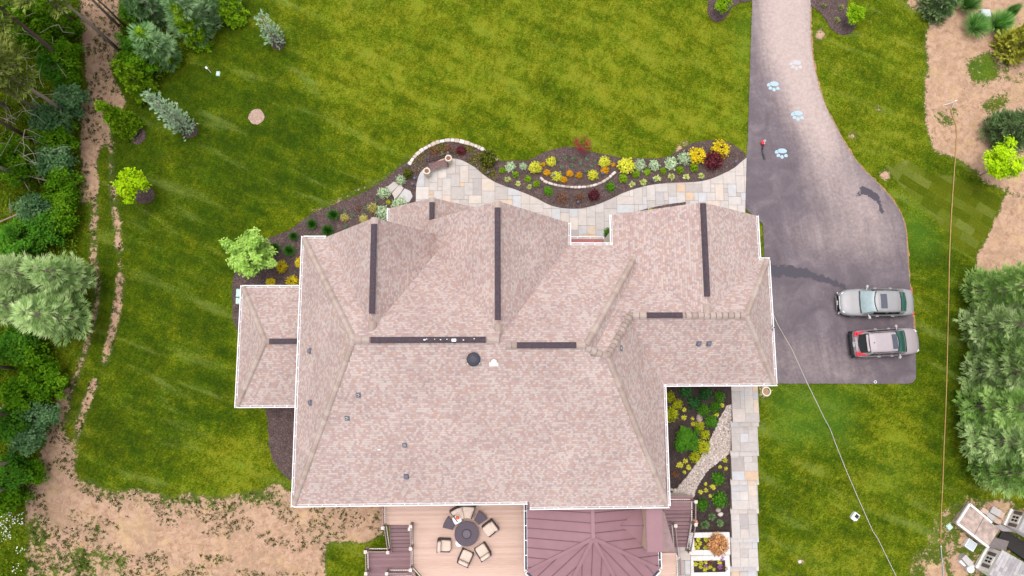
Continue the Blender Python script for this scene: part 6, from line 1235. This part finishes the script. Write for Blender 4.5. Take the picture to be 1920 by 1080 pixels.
suv = car('parked_suv', 'mauve grey compact utility car with red tail lamps, its nose over the lawn', bU, cU, carpaint('mauve_grey_paint', (.34, .29, .305)), GLASSG, GLASSC, (-.12, .24),
          dict(patch=dict(f0=.36, f1=1.12, r0=-2.09, r1=-1.66, side=[(-1.5, -.95), (-.88, -.1), (-.02, .55)], bf=.14), side=carpaint('mauve_side_shade', (.08, .062, .066)), wheels=(-1.35, 1.32), rad=.36, mirror=.62, mir=carpaint('mirror_mauve', (.5, .45, .46)), handles=(-.75, .15), extra=[
          ('taillight', [((-1.9, .71, 1.14), (.56, .13, .2), .2, True), ((-2.15, .66, 1.02), (.2, .34, .12), -.35, True)], REDL), ('rear_bumper', [((-2.26, 0, .50), (.2, 1.5, .26), 0, False), ((-2.05, .80, .48), (.5, .12, .28), -.18, True)], BLACK), ('tailgate_bar', [((-2.2, 0, .97), (.05, .74, .05), 0, False)], CHROME), ('rear_plate', [((-2.27, 0, .80), (.03, .34, .17), 0, False)], PLATE), ('headlight', [((1.98, .66, .86), (.26, .16, .1), -.6, True)], HEADL), ('roof_rail', [((-.65, .66, 1.64), (1.7, .035, .035), 0, True)], GRL), ('roof_spoiler', [((-1.72, 0, 1.585), (.16, 1.1, .03), 0, False)], carpaint('spoiler_paint', (.36, .31, .325))), ('aerial', [((-1.35, 0, 1.70), (.07, .035, .05), 0, False)], BLACK)]))
sp = G(1662, 642, .8); suv.location = (sp.x, sp.y, .052); suv.rotation_euler = (0, 0, R(3)); suv.scale = (.965,)*3
mk = lambda p: (p.x, p.y)
# ---------------------------------------------------------------- painted paw marks
CHALK = plain('pale_blue_chalk', (.32, .43, .50), .9, .16, 9); CHALKF = plain('worn_blue_chalk', (.42, .40, .41), .9, .18, 7)
for (x, y, m_, lab) in ((1450, 161, CHALK, 'pale blue painted paw mark nearest the left lawn edge of the driveway'), (1492, 121, CHALKF, 'faded grey white paw mark, highest up the driveway'), (1495, 216, CHALK, 'pale blue painted paw mark, third down the driveway'), (1465, 287, CHALK, 'pale blue painted paw mark beside the leaf blower')):
    c = G(x, y, .056); o = world(empty('paw_mark', c)); tag(o, lab, 'painted marking', 'paw marks painted on the driveway'); u = 1.12/29.0
    for (dx, dy, a, b, rz, nm) in ((2, 4, 7.3, 5.0, -.25, 'pad'), (-8, 2, 3.7, 3.0, .6, 'toe'), (-5.5, -4.3, 3.5, 3.0, .4, 'toe'), (.8, -7, 3.1, 3.4, 0, 'toe'), (8, -4.6, 3.4, 3.0, .3, 'toe')):
        mb = MB(); pts = []
        for k in range(20):
            t = 2*math.pi*k/20; r = 1-(.16*math.cos(2*t+2.2) if nm == 'pad' else .05*math.cos(3*t)); px, py = a*r*math.cos(t), b*r*math.sin(t); pts.append((c.x+(dx+px*math.cos(rz)-py*math.sin(rz))*u, c.y+(dy+px*math.sin(rz)+py*math.cos(rz))*u))
        mb.prism(pts, .053, .057); mb.build(nm, [m_], o)
# ---------------------------------------------------------------- leaf blower
p = G(1431, 268, .2); o = empty('leaf_blower', (p.x, p.y, .052)); tag(o, 'red and black leaf blower left lying on the driveway', 'leaf blower'); u = 1/29.
mb = MB(); mb.rbox((0, .02, .16), (.24, .3, .24), .08); mb.rbox((-.09, -.03, .2), (.12, .2, .16), .04, rz=.4); mb.build('motor_housing', [plain('red_plastic', (.62, .03, .045), .4, .15, 8, coat=.3)], o)
mb = MB(); mb.rbox((.08, .12, .2), (.16, .14, .2), .05, rz=.3); mb.tube([(-.02, .1, .28), (.03, .0, .36), (0, -.12, .3)], .025, 6); mb.build('engine_cover', [plain('light_grey_plastic', (.42, .42, .45), .5, .15, 10)], o)
mb = MB(); mb.tube([(0, -.12, .15), (-.05, -.3, .13), (-.06, -.5, .1)], [.06, .055, .055], 10); mb.build('blower_elbow', [BLACK], o)
mb = MB(); mb.tube([(-.06, -.5, .1), (-.02, -.72, .08), (.07, -1.1, .06)], [.05, .055, .07], 10); mb.build('blower_tube', [plain('grey_black_tube', (.045, .05, .055), .4, .2, 5)], o)
# ---------------------------------------------------------------- bench and urns
BW = plain('brown_bench_wood', (.17, .095, .09), .6, .2, 9); BI = plain('dark_bench_iron', (.035, .02, .02), .6, .3, 20)
s0 = G(805, 313.5, .5); s1 = G(837, 304.5, .5); c = (s0+s1)/2; d = (s1-s0); L = d.length+.15; a = math.atan2(d.y, d.x)
o = empty('garden_bench', (c.x, c.y, .08), a); tag(o, 'brown garden bench with a dark open back between two urns', 'bench')
mb = MB()
for k in range(5): mb.rbox((0, -.18+k*.09, .42), (L, .08, .035), .012)
mb.build('seat', [BW], o)
mb = MB()
for k in range(2): mb.rbox((0, .31+k*.07, .58+k*.26), (L, .035, .06), .012)
for k in range(11): x = -L/2+.06+(L-.12)*k/10; mb.bar((x, .29, .5), (x+(.05 if k % 2 else -.05), .4, .86), .018, .018)
mb.build('backrest', [BI], o)
for s in (-1, 1):
    mb = MB(); x = s*(L/2-.03); mb.bar((x, -.2, 0), (x, -.2, .6), .05, .05); mb.bar((x, .24, 0), (x, .42, .9), .05, .05); mb.bar((x, -.22, .6), (x, .3, .62), .05, .04); mb.bar((x, -.2, .38), (x, .28, .38), .05, .05); mb.build('leg', [BI], o)
URN = plain('cream_stone_urn', (.56, .51, .44), .85, .12, 9, bmp=.2); SOIL = plain('potting_soil', (.06, .04, .03), .95, .3, 30); SOILR = plain('reddish_soil', (.22, .09, .055), .95, .3, 30)
for (x, y, lab) in ((841, 298, 'cream stone urn at the upper right end of the bench'), (800.5, 322, 'cream stone urn at the lower left end of the bench')):
    p = G(x, y, .65); o = empty('stone_urn', (p.x, p.y, .07)); tag(o, lab, 'urn', 'urns at the ends of the bench')
    mb = MB(); mb.lathe((0, 0, 0), [(.17, 0), (.2, .06), (.22, .3), (.225, .68), (.235, .74), (.225, .78), (.155, .78), (.14, .70)], 24, cap=False); mb.build('urn_body', [URN], o, smooth=True); mb = MB(); mb.lathe((0, 0, 0), [(.15, .66), (.15, .70)], 16); mb.build('urn_soil', [SOILR], o)
# ---------------------------------------------------------------- path lights
pl0 = empty('path_light'); mb = MB(); mb.tube([(0, 0, -.05), (0, 0, .38)], .014, 6); mb.build('stake', [BLACK], pl0); mb = MB(); mb.lathe((0, 0, 0), [(.03, .34), (.03, .40), (.10, .38), (.085, .43), (.02, .46)], 14); mb.build('lamp_hood', [plain('blue_grey_lamp_hood', (.10, .105, .17), .35, .2, 20, metal=.3)], pl0)
for i, (x, y, lab) in enumerate(((840, 287, 'dark path light behind the upper urn'), (915, 323, 'dark path light on the patio curve below the dark evergreen'), (777, 334, 'dark path light below the narrow evergreen by the lower urn'), (773, 345, 'dark path light at the left edge of the round patio'), (1084, 379, 'dark path light at the walk edge between two brown shrubs'), (1039, 329, 'dark path light beside the left yellow shrub in the edging curve'), (1130, 325, 'dark path light at the right end of the stone edging'), (1226, 338, 'dark path light between two striped hostas'), (1380, 303, 'dark path light nearest the driveway'))):
    o = pl0 if i == 0 else copy_tree(pl0); p = GT(x, y, .4); o.location = (p.x, p.y, .04); tag(o, lab, 'path light', 'path lights in the front bed')
# ---------------------------------------------------------------- boxes, hose, cable
UG = plain('pale_green_plastic', (.40, .56, .50), .5, .08, 8); UW = plain('pale_white_plastic', (.68, .70, .70), .5, .1, 8)
def lid(px, py, wx, wy, h, rz, m_, nm, lab, cat):
    p = GT(px, py, h); o = empty(nm, (p.x, p.y, float(T(p.x, p.y)))); tag(o, lab, cat); mb = MB(); mb.rbox((0, 0, h/2-.02), (wx, wy, h), .05, rz=rz); mb.build('box_body', [m_], o); mb = MB(); mb.rbox((0, 0, h), (wx*.86, wy*.86, .03), .04, rz=rz); mb.build('box_lid', [m_], o); return o
lid(449, 549, .46, .52, .7, 0, UG, 'utility_box', 'larger pale green utility box at the corner of the low wing', 'utility box'); lid(446, 564, .30, .40, .4, 0, UG, 'utility_box', 'smaller pale green utility box beside the low wing gutter', 'utility box')
lid(408.5, 137.5, .26, .34, .06, -.1, UG, 'valve_box', 'pale green valve box lid lying flush in the lawn', 'valve box'); lid(1781, 988, .34, .38, .08, .6, UG, 'valve_box', 'pale green valve box lid beside the small white house', 'valve box')
lid(1850, 24, .66, .60, .75, 0, plain('grey_green_metal', (.42, .47, .45), .5, .08, 6), 'utility_box', 'grey utility cabinet between the tall grass clumps', 'utility box')
p = GT(390, 130, .2); o = empty('lawn_marker', (p.x, p.y, 0)); tag(o, 'small white marker flag and pipe standing in the lawn', 'marker'); mb = MB(); mb.tube([(.12, -.12, 0), (0, 0, .32)], .02, 6); mb.build('marker_pipe', [UW], o); mb = MB(); mb.rbox((-.06, .05, .33), (.2, .13, .05), .04, rz=-.8); mb.build('marker_head', [UW], o)
# mailbox-like white junction box with a dark lid, on the lower lawn
p = GT(1604, 968, .2); o = empty('junction_box', (p.x, p.y, float(T(p.x, p.y))), R(-38)); tag(o, 'small white box with a dark square top on the lower right lawn', 'box'); mb = MB(); mb.rbox((0, 0, .14), (.42, .46, .28), .05); mb.box((-.03, -.25, .16), (.3, .1, .2)); mb.build('box_body', [UW], o); mb = MB(); mb.rbox((.03, .03, .29), (.24, .24, .03), .02); mb.build('dark_lid', [BLACK], o)
p = GT(1437, 734, .1); o = empty('white_pipe_ring', (p.x, p.y, 0.02)); tag(o, 'cream ring of a drain pipe end in bare soil by the garage corner', 'pipe')
mb = MB(); n = 24; mb.loft([[Vector(((.27+.035*math.cos(2*math.pi*k/8))*math.cos(2*math.pi*i/n), (.27+.035*math.cos(2*math.pi*k/8))*math.sin(2*math.pi*i/n), .09+.035*math.sin(2*math.pi*k/8))) for k in range(8)] for i in range(n+1)], cap=False); mb.build('pipe_ring', [plain('cream_pipe', (.70, .68, .52), .5, .1, 8)], o, smooth=True); mb = MB(); mb.tube([(.3, .03, .05), (.44, .09, .03)], .02, 6); mb.build('pipe_stub', [plain('yellow_pipe', (.5, .42, .1), .6, .1, 8)], o)
p = GT(1641, 716, .06); mb = MB(); n = 18; mb.loft([[Vector(((.08+.022*math.cos(2*math.pi*k/6))*math.cos(2*math.pi*i/n), (.08+.022*math.cos(2*math.pi*k/6))*math.sin(2*math.pi*i/n), .022*math.sin(2*math.pi*k/6))) for k in range(6)] for i in range(n+1)], cap=False); o = mb.build('drain_ring', [UW]); o.location = (p.x, p.y, .075); tag(o, 'small white ring lying on the lower edge of the driveway', 'ring')
p = GT(1499, 1053); mb = MB(); pebble(mb, (0, 0, .05), .14, rnd=.9, sq=.4); o = mb.build('white_stone', [RIV]); o.location = p; tag(o, 'small whitish stone on the lower right lawn near the walk', 'stone')
for (x, y, s_, c_, lab) in ((1655, 327, .2, .0, 0),): pass
# garden hose with its sprinkler
HOSE = plain('ochre_hose', (.34, .22, .075), .6, .15, 3)
hp = [(1783, 204), (1785, 212), (1788, 222), (1793, 236), (1794, 255), (1793, 275), (1791, 300), (1788, 340), (1784, 400), (1782, 440), (1780, 490), (1779, 560), (1777, 640), (1775, 720), (1773, 780), (1770, 840), (1768, 900), (1765, 960), (1764, 1000), (1764, 1024)]
mb = MB(); mb.tube([GT(x, y, .05) for x, y in hp], .034, 6); o = mb.build('garden_hose', [HOSE], smooth=True); tag(o, 'long ochre hose laid straight down the right lawn from the sprinkler', 'hose')
mb = MB(); mb.tube([GT(x, y, .05) for x, y in ((1764, 1025), (1766, 1045), (1768, 1062), (1769, 1100))], .028, 6); o = mb.build('garden_hose', [plain('grey_blue_hose', (.30, .36, .36), .6, .1, 5)], smooth=True); tag(o, 'short grey blue hose piece at the bottom edge joined to the ochre hose', 'hose')
mb = MB(); p = GT(1764.5, 1024, .06); mb.rbox(p, (.06, .14, .05), .02); o = mb.build('hose_joint', [UW]); tag(o, 'white joint between the ochre and the grey blue hose', 'hose joint')
p = GT(1786, 193, .3); o = empty('sprinkler', (p.x, p.y, 0)); tag(o, 'white tripod sprinkler standing on the bare soil at the hose end', 'sprinkler')
for q in ((-.42, -.04), (.16, .24), (.16, -.22)): mb = MB(); mb.tube([(0, 0, .5), (q[0], q[1], 0)], .022, 6); mb.build('leg', [UW], o)
mb = MB(); mb.tube([(0, 0, .46), (0, 0, .62)], .03, 8); mb.tube([(-.06, 0, .6), (.1, .06, .64)], .03, 8); mb.build('sprinkler_head', [UW], o)
mb = MB(); cab_ = [(1449, 588, 5.3), (1460, 612, 4.2), (1485, 655, 2.8), (1512, 715, 1.6), (1530, 752, .9), (1546, 785, .3), (1556, 803, .06), (1566, 830, .05), (1585, 878, .05), (1605, 925, .05), (1636, 995, .05), (1646, 1010, .05), (1680, 1080, .05), (1700, 1120, .05)]
mb.tube([G(x, y, z_) if z_ > .25 else GT(x, y, z_) for x, y, z_ in cab_], .024, 6); o = mb.build('cable', [plain('pale_grey_cable', (.44, .40, .36), .6, .1, 4)], smooth=True); tag(o, 'thin pale cable running from the garage roof edge down across the lower lawn', 'cable')

# ================================================================ THE SMALL WHITE HOUSE, lower right corner
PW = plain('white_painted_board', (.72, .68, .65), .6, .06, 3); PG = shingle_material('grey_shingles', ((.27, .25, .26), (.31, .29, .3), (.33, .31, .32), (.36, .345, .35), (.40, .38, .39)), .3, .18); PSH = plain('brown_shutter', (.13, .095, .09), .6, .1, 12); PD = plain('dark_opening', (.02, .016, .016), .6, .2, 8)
t0 = float(T(0, -12)); HB = world(empty('small_house', GT(1880, 1050))); tag(HB, 'small white house with grey roof and brown shutters in the lower right corner', 'playhouse')
def wing(a, b, za, ca, cb, zt, depth, nm):
    """front wall with its foot on pixels a-b and its top on ca-cb; roof rising behind it"""
    A, B = GT(*a), GT(*b); t0 = float(T(0, (A.y+B.y)/2))-.05; zt = t0+1.4; A.z = B.z = t0; t = (B-A).normalized(); nrm_ = Vector((-t.y, t.x, 0))
    if nrm_.y > 0 and nrm_.x < 0: nrm_ = -nrm_
    mid = G((ca[0]+cb[0])/2, (ca[1]+cb[1])/2, zt)
    mb = MB(); d = nrm_*depth; mb.prism([tuple(v[:2]) for v in ((A, B, B+d, A+d) if (B-A).cross(d).z > 0 else (A, A+d, B+d, B))], t0, zt); mb.build('wall', [PW], HB)
    mb = MB(); mb.bar(A-nrm_*.06+Vector((0, 0, .12)), B-nrm_*.06+Vector((0, 0, .12)), .16, .2); mb.build('base_trim', [PW], HB)
    e0 = A-nrm_*.05-t*.1; e1 = B-nrm_*.05+t*.1; r0 = A+nrm_*depth*.5-t*.1; r1 = B+nrm_*depth*.5+t*.1; f0 = A+nrm_*(depth+.05)-t*.1; f1 = B+nrm_*(depth+.05)+t*.1
    for v in (e0, e1, f0, f1): v.z = zt+.02
    for v in (r0, r1): v.z = zt+.75
    F = [(0, 1, 3, 2), (2, 3, 5, 4)]; V = [e0, e1, r0, r1, f0, f1]
    nn = (V[1]-V[0]).cross(V[3]-V[0])
    if nn.z < 0: F = [tuple(reversed(f)) for f in F]
    roof('roof', V, F, .06, HB, PG, PW)
    L = (B-A).length; m_ = (A+B)/2; zc = (t0+zt)/2+.05; hh = (zt-t0)*.48; fr = -nrm_*.02
    M_ = Matrix((t, nrm_, Vector((0, 0, 1)))).transposed()
    for s in (-1, 1):
        mb = MB(); mb.box(m_+t*s*.44+fr+Vector((0, 0, zc-m_.z)), (.22, .05, hh), M=M_); mb.build('shutter', [PSH], HB)
    mb = MB(); mb.box(m_+fr+Vector((0, 0, zc-m_.z)), (.56, .05, hh+.04), M=M_); w_ = mb.build('window', [PW], HB); mb = MB()
    for sx in (-1, 1):
        for sz in (-1, 1): mb.box(m_+t*sx*.11-nrm_*.045+Vector((0, 0, zc-m_.z+sz*hh*.2)), (.15, .02, hh*.3), M=M_)
    mb.build('pane', [PD], w_)
wing((1827, 1064), (1853, 1026), t0, (1860, 1070), (1884, 1033), t0+1.45, 3.2, 'a'); wing((1880, 984), (1898, 955), t0, (1906, 998), (1921, 976), t0+1.45, 2.8, 'b')
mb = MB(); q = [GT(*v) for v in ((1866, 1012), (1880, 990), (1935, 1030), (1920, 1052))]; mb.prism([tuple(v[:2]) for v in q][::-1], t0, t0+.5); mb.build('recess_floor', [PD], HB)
q = [G(*v, t0+.75) for v in ((1853, 1026), (1859, 1006), (1892, 1015), (1885, 1034))]; mb = MB(); mb.prism([tuple(v[:2]) for v in q][::-1], t0+.7, t0+.75); mb.build('porch_roof', [plain('grey_brown_panel', (.16, .135, .13), .8, .12, 6)], HB)
q = [G(*v, t0+.95) for v in ((1862, 985), (1878, 984), (1906, 998), (1880, 996))]; mb = MB(); mb.prism([tuple(v[:2]) for v in q][::-1], t0+.9, t0+.95); mb.build('porch_roof', [plain('grey_brown_panel_light', (.26, .23, .225), .8, .12, 6)], HB)
TZ = -1.0; TR = world(empty('terrace', GT(1833, 985))); tag(TR, 'weathered tan wooden terrace with white edge boards in front of the small white house', 'terrace')
q = [G(*v, TZ) for v in ((1816.5, 944.5), (1793, 980.5), (1852, 1026), (1874, 993))]; mb = MB(); mb.prism([tuple(v[:2]) for v in q], TZ-1, TZ); tmat = plain('weathered_tan_plywood', (.36, .275, .24), .9, .38, 2.6, bmp=.2); mb.build('terrace_floor', [tmat], TR)
mb = MB(); 
for a, b in ((q[0], q[1]), (q[1], q[2]), (q[0], q[0]+(q[3]-q[0])*.72)): mb.bar(a+Vector((0, 0, .05)), b+Vector((0, 0, .05)), .13, .14)
mb.build('edge_board', [PW], TR); mb = MB(); m0 = q[0]+(q[3]-q[0])*.5; m1 = q[1]+(q[2]-q[1])*.55; mb.bar(m0+Vector((0, 0, .003)), m1+Vector((0, 0, .003)), .03, .012); mb.build('panel_joint', [PSH], TR)
SLB = plain('grey_concrete_slab', (.40, .37, .36), .85, .12, 7); SLT = plain('tan_concrete_slab', (.46, .34, .28), .85, .14, 7)
for (pts, h, m_, lab) in (([(1824, 1011), (1838, 1022), (1828, 1036), (1813.5, 1025)], .5, UW, None), ([(1803, 1047), (1811, 1040), (1824, 1055), (1815, 1063)], .4, SLB, 'grey tan slab leaning between the white unit and the small house corner'), ([(1798, 1053), (1803, 1050), (1811, 1058), (1808, 1062)], .2, UW, 'narrow pale strip beside the grey tan slab'), ([(1862, 949), (1877, 957), (1871, 969), (1855, 960)], .1, SLB, 'grey paving slab above the recess of the small house'), ([(1844, 951), (1853, 958), (1849, 966), (1837, 958)], .08, SLT, 'tan paving slab touching the terrace edge'), ([(1854, 960), (1866, 969), (1860, 977), (1849, 967)], .07, SLB, 'mauve grey paving slab in the middle of the loose slabs'), ([(1877, 958), (1884, 963), (1878, 973), (1870, 968)], .08, SLT, 'tan paving slab at the right of the loose slabs'), ([(1866, 970), (1878, 977), (1874, 985), (1862, 978)], .08, SLT, 'tan paving slab lowest of the loose slabs')):
    if lab:
        mb = MB(); zb_ = max(float(GT(*v, h).z) for v in pts); mb.prism([tuple(GT(*v, h)[:2]) for v in pts][::-1], zb_-h-.2, zb_); tag(mb.build('paving_slab', [m_]), lab, 'slab', 'loose slabs by the small house')
    else:
        p = [GT(*v, h) for v in pts]; o = world(empty('air_conditioner', GT(1826, 1024))); tag(o, 'grey and white box shaped air conditioning unit beside the terrace', 'air conditioner'); mb = MB(); mb.prism([tuple(v[:2]) for v in p][::-1], t0-.1, t0+h); mb.build('unit_body', [UW], o)
        c_ = sum((Vector(v) for v in p), Vector())/4; mb = MB(); mb.prism([tuple((c_+(Vector(v)-c_)*.86)[:2]) for v in p][::-1], t0+h, t0+h+.02); mb.build('unit_grille', [plain('grey_grille', (.40, .43, .46), .6, .15, 30)], o)
p = GT(1820, 1067, .3); mb = MB(); mb.lathe((0, 0, 0), [(.24, 0), (.27, .25), (.25, .3), (.1, .34), (.03, .3)], 14); mb.rbox((.2, .14, .1), (.3, .2, .2), .06, rz=.5); o = mb.build('covered_bin', [plain('grey_white_tarp', (.55, .56, .58), .6, .3, 6)]); o.location = (p.x, p.y, t0); tag(o, 'rumpled grey white covered bin at the corner of the small house', 'bin')
